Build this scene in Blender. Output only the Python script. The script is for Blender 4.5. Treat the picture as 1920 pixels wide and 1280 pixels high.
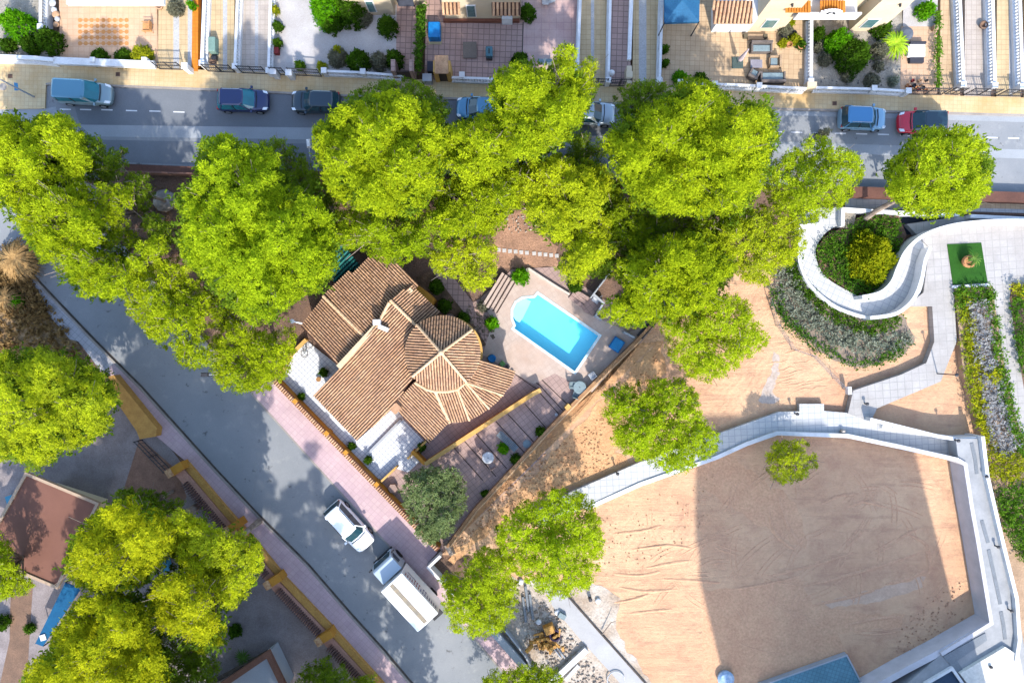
import bpy, math, random
import numpy as np
from mathutils import Vector, Matrix
from mathutils.geometry import tessellate_polygon
random.seed(7); rng = np.random.default_rng(11)
R = math.radians
sc = bpy.context.scene
for o in list(bpy.data.objects): bpy.data.objects.remove(o)

# ------------------------------------------------------------ camera, sky, sun
H = 55.4; S = 1920/83.1          # drone height (m), photo pixels per metre at ground level
cam = bpy.data.cameras.new('camera'); cam.lens = 24; cam.sensor_width = 36; cam.clip_end = 2000; cam.clip_start = 1
co = bpy.data.objects.new('camera', cam); sc.collection.objects.link(co); co.location = (0, 0, H); sc.camera = co
SUN_EL, SUN_AZ = 41.0, 166.0      # azimuth clockwise from +y (top of the picture)
w = bpy.data.worlds.new('World'); sc.world = w; w.use_nodes = True
nt = w.node_tree; bg = nt.nodes['Background']
sky = nt.nodes.new('ShaderNodeTexSky'); sky.sky_type = 'NISHITA'; sky.sun_disc = False
sky.sun_elevation = R(SUN_EL); sky.sun_rotation = R(SUN_AZ); sky.air_density = 1.0; sky.dust_density = 1.0; sky.ozone_density = 1.0
nt.links.new(sky.outputs[0], bg.inputs[0]); bg.inputs[1].default_value = 0.15
sl = bpy.data.lights.new('sun', 'SUN'); sl.energy = 2.0; sl.angle = R(0.9); sl.color = (1, .95, .87)
so = bpy.data.objects.new('sun', sl); sc.collection.objects.link(so)
az = R(SUN_AZ); el = R(SUN_EL)
sdir = Vector((math.sin(az)*math.cos(el), math.cos(az)*math.cos(el), math.sin(el)))
so.rotation_euler = sdir.to_track_quat('Z', 'Y').to_euler(); so.location = sdir*100
sc.view_settings.view_transform = 'Standard'; sc.view_settings.look = 'None'
sc.view_settings.exposure = 2.06; sc.view_settings.gamma = 1
sc.render.engine = 'CYCLES'
sc.cycles.max_bounces = 6; sc.cycles.transparent_max_bounces = 8

# ------------------------------------------------------------ helpers
def G(px, py, z=0.0):
    k = (H-z)/H/S
    return Vector(((px-960)*k, -(py-640)*k, z))
def C(h):                        # sRGB 0-255 triple -> linear
    return tuple(((c/255)/12.92 if c/255 <= .04045 else ((c/255+.055)/1.055)**2.4) for c in h)

class Mt: pass
def newmat(name, rough=.85, spec=.3):
    m = bpy.data.materials.new(name); m.use_nodes = True
    b = m.node_tree.nodes['Principled BSDF']; b.inputs['Roughness'].default_value = rough
    b.inputs['Specular IOR Level'].default_value = spec
    return m, m.node_tree, b
def nd(nt, t, **k):
    n = nt.nodes.new(t)
    for a, v in k.items(): setattr(n, a, v)
    return n
def posmap(nt, ang=0, scale=(1, 1, 1), obj=False):
    if obj: g = nd(nt, 'ShaderNodeTexCoord'); out = g.outputs['Object']
    else: g = nd(nt, 'ShaderNodeNewGeometry'); out = g.outputs['Position']
    mp = nd(nt, 'ShaderNodeMapping'); mp.inputs['Rotation'].default_value = (0, 0, R(ang)); mp.inputs['Scale'].default_value = scale
    mp.vector_type = 'TEXTURE' if False else 'POINT'
    nt.links.new(out, mp.inputs[0]); return mp.outputs[0]
def mixc(nt, fac, a, b, mode='MIX'):
    n = nd(nt, 'ShaderNodeMix', data_type='RGBA', blend_type=mode)
    for i, v in ((0, fac), (6, a), (7, b)):
        if isinstance(v, (int, float)): n.inputs[i].default_value = v
        elif isinstance(v, tuple): n.inputs[i].default_value = (*v, 1)
        else: nt.links.new(v, n.inputs[i])
    return n.outputs[2]
def noise(nt, vec, scale, detail=4, rough=.55, lo=.3, hi=.7):
    n = nd(nt, 'ShaderNodeTexNoise'); n.inputs['Scale'].default_value = scale; n.inputs['Detail'].default_value = detail; n.inputs['Roughness'].default_value = rough
    nt.links.new(vec, n.inputs['Vector'])
    r = nd(nt, 'ShaderNodeMapRange'); r.inputs['From Min'].default_value = lo; r.inputs['From Max'].default_value = hi
    nt.links.new(n.outputs['Fac'], r.inputs['Value']); return r.outputs[0]
def bump(nt, b, h, strength=.5, dist=.05):
    n = nd(nt, 'ShaderNodeBump'); n.inputs['Strength'].default_value = strength; n.inputs['Distance'].default_value = dist
    nt.links.new(h, n.inputs['Height']); nt.links.new(n.outputs[0], b.inputs['Normal'])
def sc3(c, k): return tuple(min(1, x*k) for x in c)

def mat(name, col, col2=None, s1=.35, s2=6, rough=.85, bmp=0, bs=12, fine=.25, spec=.25, metal=0, tint=False, sharp=(.3, .7), fscale=9, lich=None):
    """soft procedural paint / soil: two colours by a large noise, darkened and lightened by a fine one"""
    m, nt, b = newmat(name, rough, spec); v = posmap(nt); b.inputs['Metallic'].default_value = metal
    c2 = col2 or sc3(col, .8)
    c = mixc(nt, noise(nt, v, s1, 6, .6, *sharp), col, c2)
    if fine:
        f = noise(nt, v, s2, 6, .7, .25, .75)
        g = mixc(nt, f, (1-fine,)*3, (1+fine,)*3); c = mixc(nt, 1.0, c, g, 'MULTIPLY')
    if lich: c = mixc(nt, noise(nt, v, 1.0, 8, .8, .58, .66), c, lich)
    if tint:
        a = nd(nt, 'ShaderNodeAttribute', attribute_name='tint'); c = mixc(nt, 1.0, c, a.outputs['Color'], 'MULTIPLY')
    nt.links.new(c, b.inputs['Base Color'])
    if bmp: bump(nt, b, noise(nt, v, bs, 6, .65, 0, 1), 1.0, bmp)
    return m
def tiles(name, col, col2, mortar, size=.5, size2=None, ang=0, mw=.02, rough=.7, dirt=.2, offset=0, bmp=.01, stain=None):
    m, nt, b = newmat(name, rough, .25); v = posmap(nt, ang)
    t = nd(nt, 'ShaderNodeTexBrick'); t.offset = offset; t.squash = 1
    t.inputs['Scale'].default_value = 1; t.inputs['Brick Width'].default_value = size; t.inputs['Row Height'].default_value = size2 or size
    t.inputs['Mortar Size'].default_value = mw; t.inputs['Mortar Smooth'].default_value = .2; t.inputs['Bias'].default_value = -.1
    nt.links.new(v, t.inputs['Vector'])
    for i, c_ in (('Color1', col), ('Color2', col2), ('Mortar', mortar)): t.inputs[i].default_value = (*c_, 1)
    c = t.outputs['Color']
    if stain: c = mixc(nt, noise(nt, v, .25, 6, .65, .42, .72), c, stain)
    v2 = posmap(nt)
    f = noise(nt, v2, .6, 7, .7, .25, .75); g = mixc(nt, f, (1-dirt,)*3, (1+dirt*.6,)*3); c = mixc(nt, 1.0, c, g, 'MULTIPLY')
    f = noise(nt, v2, 9, 4, .7, .25, .75); g = mixc(nt, f, (.9,)*3, (1.08,)*3); c = mixc(nt, 1.0, c, g, 'MULTIPLY')
    nt.links.new(c, b.inputs['Base Color'])
    return m

class MB:
    def __init__(s): s.v = []; s.f = []; s.t = []; s.mi = []
    def add(s, vs, fs, tint=(1, 1, 1), mi=0):
        n = len(s.v); s.v += [tuple(x) for x in vs]
        for f in fs: s.f.append([i+n for i in f]); s.t.append(tint); s.mi.append(mi)
    def box(s, c, size, rz=0, tint=(1, 1, 1), top=1.0, mi=0, m=None):
        hx, hy, hz = size[0]/2, size[1]/2, size[2]/2
        vs = [Vector((x*hx*(top if z > 0 else 1), y*hy*(top if z > 0 else 1), z*hz)) for z in (-1, 1) for x, y in ((-1, -1), (1, -1), (1, 1), (-1, 1))]
        M_ = Matrix.Rotation(rz, 3, 'Z') if m is None else m
        vs = [M_ @ v + Vector(c) for v in vs]
        s.add(vs, [(3, 2, 1, 0), (4, 5, 6, 7), (0, 1, 5, 4), (1, 2, 6, 5), (2, 3, 7, 6), (3, 0, 4, 7)], tint, mi)
    def prism(s, pts, z0, z1, tint=(1, 1, 1), bottom=True, mi=0):
        """pts: world xy list, any orientation / concave"""
        a = sum(pts[i][0]*pts[(i+1) % len(pts)][1]-pts[(i+1) % len(pts)][0]*pts[i][1] for i in range(len(pts)))
        if a < 0: pts = pts[::-1]
        n = len(pts); z1s = z1 if isinstance(z1, (list, tuple)) else [z1]*n
        if a < 0 and isinstance(z1, (list, tuple)): z1s = z1s[::-1]
        vs = [(p[0], p[1], z0) for p in pts]+[(p[0], p[1], z) for p, z in zip(pts, z1s)]
        tri = tessellate_polygon([[Vector((p[0], p[1], 0)) for p in pts]])
        fs = []
        for t in tri:
            A, B, D = [pts[i] for i in t]
            cr = (B[0]-A[0])*(D[1]-A[1])-(B[1]-A[1])*(D[0]-A[0])
            t = tuple(t) if cr > 0 else tuple(t)[::-1]
            fs.append(tuple(i+n for i in t))
            if bottom: fs.append(t[::-1])
        fs += [(i, (i+1) % n, (i+1) % n+n, i+n) for i in range(n)]
        s.add(vs, fs, tint, mi)
    def strip(s, pts, wd, z0, z1, tint=(1, 1, 1), closed=False, mi=0):
        """wall along world polyline pts (xy or xyz: z added to z0/z1)"""
        P = [Vector((p[0], p[1])) for p in pts]; Z = [p[2] if len(p) > 2 else 0 for p in pts]; n = len(P)
        L, Q = [], []
        for i in range(n):
            a = P[i-1] if (i > 0 or closed) else None; c = P[(i+1) % n] if (i < n-1 or closed) else None
            d1 = (P[i]-a).normalized() if a is not None else None; d2 = (c-P[i]).normalized() if c is not None else None
            d1 = d1 or d2; d2 = d2 or d1
            n1 = Vector((-d1.y, d1.x)); n2 = Vector((-d2.y, d2.x)); m = (n1+n2)
            m = m.normalized() if m.length > 1e-5 else n1; k = 1/max(.45, m.dot(n1))
            L.append(P[i]+m*wd/2*k); Q.append(P[i]-m*wd/2*k)
        vs = []
        for i in range(n): vs += [(L[i].x, L[i].y, z0+Z[i]), (Q[i].x, Q[i].y, z0+Z[i]), (Q[i].x, Q[i].y, z1+Z[i]), (L[i].x, L[i].y, z1+Z[i])]
        fs = []
        for i in range(n if closed else n-1):
            a = 4*i; b = 4*((i+1) % n)
            fs += [(a+3, a+2, b+2, b+3), (a+1, b+1, b+2, a+2), (b, a, a+3, b+3), (a, b, b+1, a+1)]
        if not closed: fs += [(0, 1, 2, 3), (4*n-1, 4*n-2, 4*n-3, 4*n-4)]
        s.add(vs, fs, tint, mi)
    def tube(s, p0, p1, r0, r1, n=6, tint=(1, 1, 1), cap=True, mi=0):
        p0 = Vector(p0); p1 = Vector(p1); d = (p1-p0)
        if d.length < 1e-6: return
        q = d.to_track_quat('Z', 'Y'); vs = []
        for p, r in ((p0, r0), (p1, r1)):
            for i in range(n): a = 2*math.pi*i/n; vs.append(p+q @ Vector((r*math.cos(a), r*math.sin(a), 0)))
        fs = [(i, (i+1) % n, (i+1) % n+n, i+n) for i in range(n)]
        if cap: fs += [tuple(range(n))[::-1], tuple(range(n, 2*n))]
        s.add(vs, fs, tint, mi)
    def lathe(s, c, prof, n=16, tint=(1, 1, 1), mi=0):
        vs = []; c = Vector(c)
        for r, z in prof:
            for i in range(n): a = 2*math.pi*i/n; vs.append(c+Vector((r*math.cos(a), r*math.sin(a), z)))
        fs = [(k*n+i, k*n+(i+1) % n, (k+1)*n+(i+1) % n, (k+1)*n+i) for k in range(len(prof)-1) for i in range(n)]
        fs += [tuple(range(n))[::-1], tuple(range((len(prof)-1)*n, len(prof)*n))]
        s.add(vs, fs, tint, mi)
    def build(s, name, m, parent=None, smooth=False, bevel=0, base=None):
        if parent is not None: org = Vector(parent.get('_org', (0, 0, 0)))
        elif base is not None: org = Vector(base)
        else:
            a = np.array(s.v); org = Vector((float((a[:, 0].min()+a[:, 0].max())/2), float((a[:, 1].min()+a[:, 1].max())/2), float(a[:, 2].min())))
        me = bpy.data.meshes.new(name); me.from_pydata([(x-org.x, y-org.y, z-org.z) for x, y, z in s.v], [], s.f)
        for mm in (m if isinstance(m, (list, tuple)) else [m]): me.materials.append(mm)
        if any(t != (1, 1, 1) for t in s.t):
            at = me.color_attributes.new('tint', 'FLOAT_COLOR', 'CORNER'); d = []
            for f, t in zip(s.f, s.t): d += [*t, 1.0]*len(f)
            at.data.foreach_set('color', d)
        else:
            at = me.color_attributes.new('tint', 'FLOAT_COLOR', 'CORNER'); at.data.foreach_set('color', [1.0]*4*len(me.loops))
        if any(s.mi): me.polygons.foreach_set('material_index', s.mi)
        if smooth: me.polygons.foreach_set('use_smooth', [True]*len(me.polygons))
        me.update()
        o = bpy.data.objects.new(name, me); sc.collection.objects.link(o)
        if parent is not None:
            o.parent = parent; o['_org'] = tuple(org)
        else: o.location = org; o['_org'] = tuple(org)
        if bevel:
            bm = o.modifiers.new('bevel', 'BEVEL'); bm.width = bevel; bm.segments = 2; bm.limit_method = 'ANGLE'
        return o
def tag(o, label=None, cat=None, group=None, kind=None):
    if label: o['label'] = label
    if cat: o['category'] = cat
    if group: o['group'] = group
    if kind: o['kind'] = kind
    return o
def empty(name, loc, label, cat, group=None, rz=0):
    o = bpy.data.objects.new(name, None); sc.collection.objects.link(o); o.location = loc; o.rotation_euler = (0, 0, rz)
    o['_org'] = tuple(loc) if rz == 0 else (0, 0, 0); o.empty_display_size = .5
    return tag(o, label, cat, group)
def lempty(name, loc, label, cat, group=None, rz=0):      # parts of this one are written in local coordinates
    o = empty(name, loc, label, cat, group, rz); o['_org'] = (0, 0, 0); return o
def PX(pts, z=0): return [tuple(G(x, y, z)) for x, y in pts]
ZL = [0.0]
POOL = [(1008, 549), (1125, 629), (1078, 699), (961, 616), (965, 610), (960, 598), (960, 580), (967, 566), (980, 558), (995, 557), (1002, 556)]
def sheet(name, pts, m, z, z0=None, hole=None):
    mb = MB(); P = PX(pts, z)
    if hole is None: mb.prism(P, z-.05 if z0 is None else z0, z, bottom=False)
    else:
        Hh = PX(hole, 0); loops = [[Vector((p[0], p[1], 0)) for p in P], [Vector((p[0], p[1], 0)) for p in Hh]]
        fl = loops[0]+loops[1]; fs = []
        for t in tessellate_polygon(loops):
            A_, B_, D_ = [fl[i] for i in t]; cr = (B_.x-A_.x)*(D_.y-A_.y)-(B_.y-A_.y)*(D_.x-A_.x); fs.append(tuple(t) if cr > 0 else tuple(t)[::-1])
        mb.add([(p.x, p.y, z) for p in fl], fs)
    return tag(mb.build(name, m), kind='structure')
def ragged(pts, amp=5, step=9, seed=1):
    g = random.Random(seed); out = []; n = len(pts); ph = 0
    for i in range(n):
        a, b = pts[i], pts[(i+1) % n]; L = math.hypot(b[0]-a[0], b[1]-a[1]); k = max(1, int(L/step))
        for j in range(k):
            t = j/k; ph = ph*.5+g.uniform(-amp, amp)*.8; nx, ny = -(b[1]-a[1])/L, (b[0]-a[0])/L
            out.append((a[0]+(b[0]-a[0])*t+nx*ph, a[1]+(b[1]-a[1])*t+ny*ph))
    return out
def smoothline(pts, n=6, closed=False):
    """Catmull-Rom through 2D points"""
    P = [np.array(p, float) for p in pts]; out = []; N = len(P)
    rngi = range(N if closed else N-1)
    for i in rngi:
        g = lambda k: P[k % N] if closed else P[min(max(k, 0), N-1)]
        p0, p1, p2, p3 = g(i-1), g(i), g(i+1), g(i+2)
        for j in range(n):
            t = j/n; out.append(tuple(.5*((2*p1)+(-p0+p2)*t+(2*p0-5*p1+4*p2-p3)*t*t+(-p0+3*p1-3*p2+p3)*t**3)))
    if not closed: out.append(tuple(P[-1]))
    return out
# ------------------------------------------------------------ materials (albedo = lit colour in the photo / exposure)
def A(h, k=1.9): return tuple(min(.82, x/k) for x in C(h))
def roadmat():
    m, nt, b = newmat('asphalt', .92, .12); v = posmap(nt)
    c = mixc(nt, noise(nt, v, .12, 6, .65, .38, .66), A((166, 168, 170)), A((148, 152, 156)))
    c = mixc(nt, noise(nt, v, .7, 8, .75, .55, .72), c, A((182, 182, 180)))
    c = mixc(nt, noise(nt, v, 1.3, 4, .7, .62, .7), c, A((122, 122, 122)))
    vo = nd(nt, 'ShaderNodeTexVoronoi', feature='DISTANCE_TO_EDGE'); vo.inputs['Scale'].default_value = .28
    wv = mixc(nt, .35, v, nd(nt, 'ShaderNodeTexNoise').outputs['Color']); nt.links.new(wv, vo.inputs['Vector'])
    r = nd(nt, 'ShaderNodeMapRange'); r.inputs['From Min'].default_value = .0; r.inputs['From Max'].default_value = .004; nt.links.new(vo.outputs['Distance'], r.inputs['Value'])
    mk = noise(nt, v, .3, 3, .5, .32, .46); mm = nd(nt, 'ShaderNodeMath', operation='MAXIMUM'); nt.links.new(r.outputs[0], mm.inputs[0]); nt.links.new(mk, mm.inputs[1])
    c = mixc(nt, mm.outputs[0], A((160, 160, 160)), c)
    f = noise(nt, v, 16, 5, .75, .25, .75); c = mixc(nt, 1.0, c, mixc(nt, f, (.88,)*3, (1.1,)*3), 'MULTIPLY')
    nt.links.new(c, b.inputs['Base Color']); return m
road_m = roadmat()
patch_m = mat('asphalt_patch', A((182, 186, 190)), A((168, 172, 176)), .3, 14, .9, .004, 40, .12)
soil_m = mat('soil', A((168, 132, 108)), A((120, 95, 80)), .5, 5, .95, .06, 6, .5)
litter_m = mat('needle_litter', A((150, 118, 98)), A((112, 92, 82)), .7, 9, .95, .05, 9, .5)
scrub_m = mat('scrub_soil', A((205, 172, 128)), A((140, 115, 85)), .5, 3, .95, .12, 4, .5)
gravel_m = mat('white_gravel', A((228, 222, 218)), A((198, 190, 186)), .4, 22, .9, .03, 30, .3)
gravelg_m = mat('garden_gravel', A((205, 196, 182)), A((150, 138, 118)), .8, 14, .9, .05, 12, .5)
rubble_m = mat('rubble_ground', A((228, 218, 205)), A((190, 165, 140)), .5, 6, .9, .08, 5, .35)
white_m = mat('white_paint', (.54, .54, .545), (.43, .43, .435), 1.1, 7, .6, 0, 1, .1, sharp=(.42, .75))
grey_m = mat('grey_render', A((196, 200, 206)), A((180, 185, 192)), .5, 9, .8, 0, 1, .08)
cream_m = mat('cream_render', A((244, 226, 196)), A((236, 214, 182)), .5, 6, .85, 0, 1, .06)
ochre_m = mat('ochre_render', A((222, 160, 62)), A((205, 140, 48)), .8, 6, .85, 0, 1, .12)
ochret_m = mat('ochre_wall_top', A((240, 196, 120)), A((225, 175, 95)), .8, 6, .85, 0, 1, .12)
orange_m = tiles('orange_strip_tiles', A((240, 150, 45)), A((232, 140, 40)), A((222, 128, 38)), .3, ang=-1)
kerb_m = mat('kerb_stone', A((190, 180, 170)), A((160, 150, 142)), .8, 9, .9, 0, 1, .15)
gut_m = mat('gutter_dirt', A((110, 100, 92)), A((70, 62, 58)), 1.5, 9, .95, 0, 1, .3)
pink_m = tiles('pink_paving', A((226, 196, 196)), A((218, 186, 190)), A((205, 176, 180)), .4, ang=-47, mw=.02, dirt=.16)
greyside_m = tiles('grey_paving', A((196, 194, 198)), A((186, 184, 190)), A((160, 160, 168)), .4, ang=-47, mw=.02, dirt=.16)
side_m = tiles('yellow_paving', A((244, 218, 172)), A((238, 208, 160)), A((218, 190, 145)), .34, ang=2, mw=.018, dirt=.14, stain=A((226, 182, 118)))
peach_m = tiles('peach_paving', A((240, 200, 165)), A((236, 192, 156)), A((222, 178, 140)), .45, mw=.02)
mauve_m = tiles('mauve_paving', A((205, 172, 160)), A((192, 160, 150)), A((150, 125, 118)), .45, ang=2, mw=.03)
rose_m = tiles('rose_paving', A((218, 182, 172)), A((206, 168, 162)), A((184, 150, 146)), .6, mw=.02, stain=A((228, 200, 190)))
beige_m = tiles('beige_paving', A((232, 200, 160)), A((222, 188, 148)), A((196, 164, 128)), .4, ang=2, mw=.02)
deck_m = tiles('pool_deck_paving', A((226, 206, 192)), A((218, 196, 182)), A((206, 186, 174)), .4, ang=-32, mw=.015, stain=A((214, 184, 164)))
yard_m = tiles('terrace_paving', A((198, 168, 158)), A((190, 160, 150)), A((160, 134, 126)), .4, ang=-38, mw=.02, dirt=.2)
wtile_m = tiles('white_terrace_tiles', A((250, 250, 248), 1.9), A((242, 244, 246), 1.9), A((190, 196, 208), 1.9), .33, ang=-45, mw=.03, dirt=.05)
plaza_m = tiles('plaza_paving', A((240, 234, 228), 2.6), A((226, 220, 216), 2.6), A((206, 202, 198), 2.6), .6, ang=-4, mw=.03, dirt=.16, stain=A((216, 208, 200), 2.6))
path_m = tiles('path_paving', A((226, 224, 220)), A((214, 214, 212)), A((192, 194, 196)), .5, ang=-3, mw=.03, dirt=.1)
path2_m = tiles('path_paving_slanted', A((226, 224, 220)), A((214, 214, 212)), A((192, 194, 196)), .5, ang=24, mw=.03, dirt=.1)
ramp_m = tiles('driveway_paving', A((232, 205, 160)), A((222, 194, 150)), A((200, 170, 128)), .4, mw=.02)
rampg_m = tiles('driveway_paving_grey', A((214, 200, 186)), A((204, 190, 178)), A((186, 172, 158)), .4, mw=.02)
ramps_m = mat('driveway_strip', A((210, 208, 206)), A((196, 194, 192)), .8, 9, .85)
brown_m = mat('brown_wall_top', A((128, 88, 74)), A((105, 72, 62)), .8, 9, .9)
redroof_m = mat('red_flat_roof', A((150, 104, 88)), A((134, 92, 78)), .3, 9, .85, 0, 1, .08)
terracotta = mat('roof_tiles', A((232, 186, 144)), A((200, 154, 120)), .9, 5, .85, 0, 1, .35, tint=True, lich=A((206, 176, 148)))
underroof = mat('roof_channel', A((96, 68, 56)), A((70, 50, 42)), 1.5, 8, .95, 0, 1, .3)
ridge_m = mat('ridge_tiles', A((252, 218, 176)), A((240, 194, 150)), 1.5, 8, .8, 0, 1, .2)
water_m = bpy.data.materials.new('pool_water'); water_m.use_nodes = True; _n = water_m.node_tree; _n.nodes.clear()
_o = nd(_n, 'ShaderNodeOutputMaterial'); _mx = nd(_n, 'ShaderNodeMixShader'); _t = nd(_n, 'ShaderNodeBsdfTransparent'); _g = nd(_n, 'ShaderNodeBsdfGlossy'); _f = nd(_n, 'ShaderNodeFresnel')
_t.inputs[0].default_value = (.97, .99, 1, 1); _g.inputs['Roughness'].default_value = .03; _f.inputs[0].default_value = 1.33
_bp = nd(_n, 'ShaderNodeBump'); _bp.inputs['Distance'].default_value = .008; _bp.inputs['Strength'].default_value = .4; _n.links.new(noise(_n, posmap(_n), 3, 3, .5, 0, 1), _bp.inputs['Height']); _n.links.new(_bp.outputs[0], _g.inputs['Normal']); _n.links.new(_bp.outputs[0], _f.inputs['Normal'])
_mx.inputs[0].default_value = .06; _n.links.new(_t.outputs[0], _mx.inputs[1]); _n.links.new(_g.outputs[0], _mx.inputs[2]); _n.links.new(_mx.outputs[0], _o.inputs[0])
basin_m = mat('pool_basin', (.12, .70, .82), (.10, .66, .82), .3, 30, .5, 0, 1, .08)
stepw_m = mat('pool_step_shelf', (.3, .72, .82), (.22, .68, .82), .3, 30, .5, 0, 1, .08)
blueplastic = mat('blue_plastic', A((30, 140, 210)), A((20, 120, 195)), 1, 9, .4)
bluetarp = mat('blue_tarpaulin', A((30, 145, 220)), A((16, 120, 200)), 2, 5, .45, .05, 3)
bluefab = mat('blue_canvas', A((48, 112, 156)), A((38, 98, 140)), 1, 9, .8)
iron_m = mat('dark_iron', (.03, .03, .035), None, 1, 9, .5, 0, 1, .1)
bark_m = mat('pine_bark', A((186, 170, 155)), A((138, 118, 104)), 2, 12, .95, .02, 14, .35)
twig_m = mat('bare_twigs', A((205, 196, 182)), A((160, 148, 134)), 2, 12, .95, 0, 14, .2)
def sandmat():
    m, nt, b = newmat('bare_sand', .95, .15); v = posmap(nt)
    c = mixc(nt, noise(nt, v, .1, 6, .6, .35, .68), A((250, 206, 164)), A((238, 186, 146)))
    c = mixc(nt, noise(nt, v, .45, 8, .75, .46, .75), c, A((212, 160, 130)))
    c = mixc(nt, noise(nt, posmap(nt, 17, (.16, 1.0, 1)), 1.0, 6, .65, .55, .75), c, A((206, 158, 130)))
    f = noise(nt, v, 3, 8, .78, .2, .8); c = mixc(nt, 1.0, c, mixc(nt, f, (.88,)*3, (1.1,)*3), 'MULTIPLY')
    f = noise(nt, v, 14, 4, .7, .2, .8); c = mixc(nt, 1.0, c, mixc(nt, f, (.93,)*3, (1.06,)*3), 'MULTIPLY')
    nt.links.new(c, b.inputs['Base Color'])
    h1 = noise(nt, v, 1.4, 9, .75, 0, 1); h2 = noise(nt, posmap(nt, 17, (.14, 1.6, 1)), 1.0, 6, .65, 0, 1)
    wv = nd(nt, 'ShaderNodeTexWave'); wv.inputs['Scale'].default_value = 1.1; wv.inputs['Distortion'].default_value = 9; wv.inputs['Detail'].default_value = 4; wv.inputs['Detail Scale'].default_value = .6
    nt.links.new(posmap(nt, 17, (.5, .9, 1)), wv.inputs['Vector'])
    mk = noise(nt, v, .16, 3, .5, .5, .62)
    a = nd(nt, 'ShaderNodeMath', operation='MULTIPLY'); nt.links.new(wv.outputs['Fac'], a.inputs[0]); nt.links.new(mk, a.inputs[1])
    s = nd(nt, 'ShaderNodeMath', operation='MULTIPLY_ADD'); nt.links.new(h2, s.inputs[0]); s.inputs[1].default_value = .7; nt.links.new(h1, s.inputs[2])
    s2 = nd(nt, 'ShaderNodeMath', operation='MULTIPLY_ADD'); nt.links.new(a.outputs[0], s2.inputs[0]); s2.inputs[1].default_value = .1; nt.links.new(s.outputs[0], s2.inputs[2])
    bump(nt, b, s2.outputs[0], 1.0, .13)
    return m
sand_m = sandmat()
clod_m = mat('rough_orange_soil', A((246, 196, 144)), A((226, 168, 120)), .7, 4, .95, .1, 4.5, .22)

# ------------------------------------------------------------ ground, roads, pavements
mb = MB(); mb.prism([(-300, -300), (300, -300), (300, 300), (-300, 300)], -2.6, -2.5)
tag(mb.build('ground', soil_m), kind='structure')
sheet('hillside_soil', [(-80, 150), (2000, 150), (2000, 1400), (-80, 1400)], litter_m, 0, -.4, hole=POOL)
# upper street
topk = [(-90, 152), (100, 155), (215, 160), (400, 167), (640, 178), (860, 184), (1150, 193), (1450, 203), (1700, 209), (2020, 218)]
topb = [(2020, 366), (1600, 353), (1100, 338), (600, 322), (230, 307)]
S0 = [(-90, 455), (0, 462), (60, 519), (112, 574), (175, 640), (262, 727), (337, 810), (400, 880), (480, 965), (575, 1060), (655, 1152), (717, 1220), (765, 1277), (850, 1375)]
N0 = [(1040, 1350), (970, 1290), (885, 1190), (760, 1055), (705, 995), (637, 920), (470, 735), (350, 600), (215, 440), (178, 370), (190, 330), (230, 307)]
sheet('road', topk+topb[:-1]+N0[::-1][:]+S0[::-1], road_m, .02, -.4)
sheet('road_dark_shade', [(128, 160), (215, 162), (400, 169), (640, 180), (1000, 189), (1150, 195), (1150, 256), (620, 241), (150, 235)], mat('dark_shade_asphalt', A((140, 144, 150)), A((124, 128, 134)), .25, 14, .9, .004, 40, .12), .024)  # darker asphalt, with the tree shade on this stretch put into its colour
sheet('road_dark_shade', [(178, 262), (600, 270), (1100, 282), (1100, 334), (600, 318), (230, 304), (190, 325)], bpy.data.materials['dark_shade_asphalt'], .0245)
sheet('road_resurfaced_strip', [(150, 234), (620, 240), (1100, 254), (2020, 284), (2020, 300), (1100, 276), (600, 262), (170, 256)], patch_m, .026)
sheet('road_concrete_band', [(1450, 200), (2020, 216), (2020, 232), (1450, 216)], patch_m, .026)
mb = MB()
for a_ in [(112, 205), (150, 205.5), (190, 206), (236, 207.5), (280, 208.5), (325, 210), (1446, 247), (1483, 248), (1524, 249), (1565, 250), (1605, 251), (1646, 252), (1688, 254), (1728, 255), (1850, 258), (1890, 259)]:
    q = [(a_[0], a_[1]-1.2), (a_[0]+21, a_[1]-.6), (a_[0]+21, a_[1]+1.6), (a_[0], a_[1]+1)]
    mb.prism([tuple(G(*p, .034))[:2] for p in q], .03, .034)
tag(mb.build('road_markings', white_m), kind='structure')
# pavement north of the upper street
sheet('pavement', [(-90, 100), (0, 116), (300, 128), (600, 140), (750, 148), (1150, 159), (1270, 160), (1450, 167), (1700, 177), (2020, 186)]+topk[::-1][:-2]+[(98, 155), (86, 160), (84, 203), (-90, 206)], side_m, .14, -.4)
mb = MB(); mb.strip(PX([(86, 158), (100, 156), (215, 161), (400, 168), (640, 179), (860, 185), (1150, 194), (1450, 204), (1700, 210), (2020, 219)], .13), .16, -.4, .02)
tag(mb.build('kerb', kerb_m), kind='structure')
# diagonal street kerbs and pavements
sheet('pavement_grey', [(-90, 470), (0, 463), (60, 520), (112, 575), (175, 641), (215, 681), (190, 697), (147, 640), (131, 636), (105, 606), (75, 570), (47, 525), (0, 480), (-90, 500)], greyside_m, .13, -.4)
sheet('pavement_pink_west', [(215, 681), (262, 728), (337, 811), (400, 881), (480, 966), (575, 1061), (655, 1153), (717, 1221), (765, 1278), (850, 1376), (800, 1376), (716, 1279), (630, 1184), (535, 1084), (478, 1013), (432, 962), (352, 868), (290, 815), (228, 747), (190, 697)], pink_m, .13, -.4)
sheet('pavement_pink_east', [(470, 735), (512, 712), (820, 1035), (800, 1058), (825, 1088), (916, 1176), (990, 1262), (1060, 1350), (1040, 1350), (970, 1288), (885, 1189), (760, 1054), (705, 994), (637, 919)], pink_m, .13, -.4)
mb = MB(); mb.strip([(p[0], p[1], 0) for p in PX(S0[2:], .1)], .16, -.3, .145); tag(mb.build('kerb_west', kerb_m), kind='structure')
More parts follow.
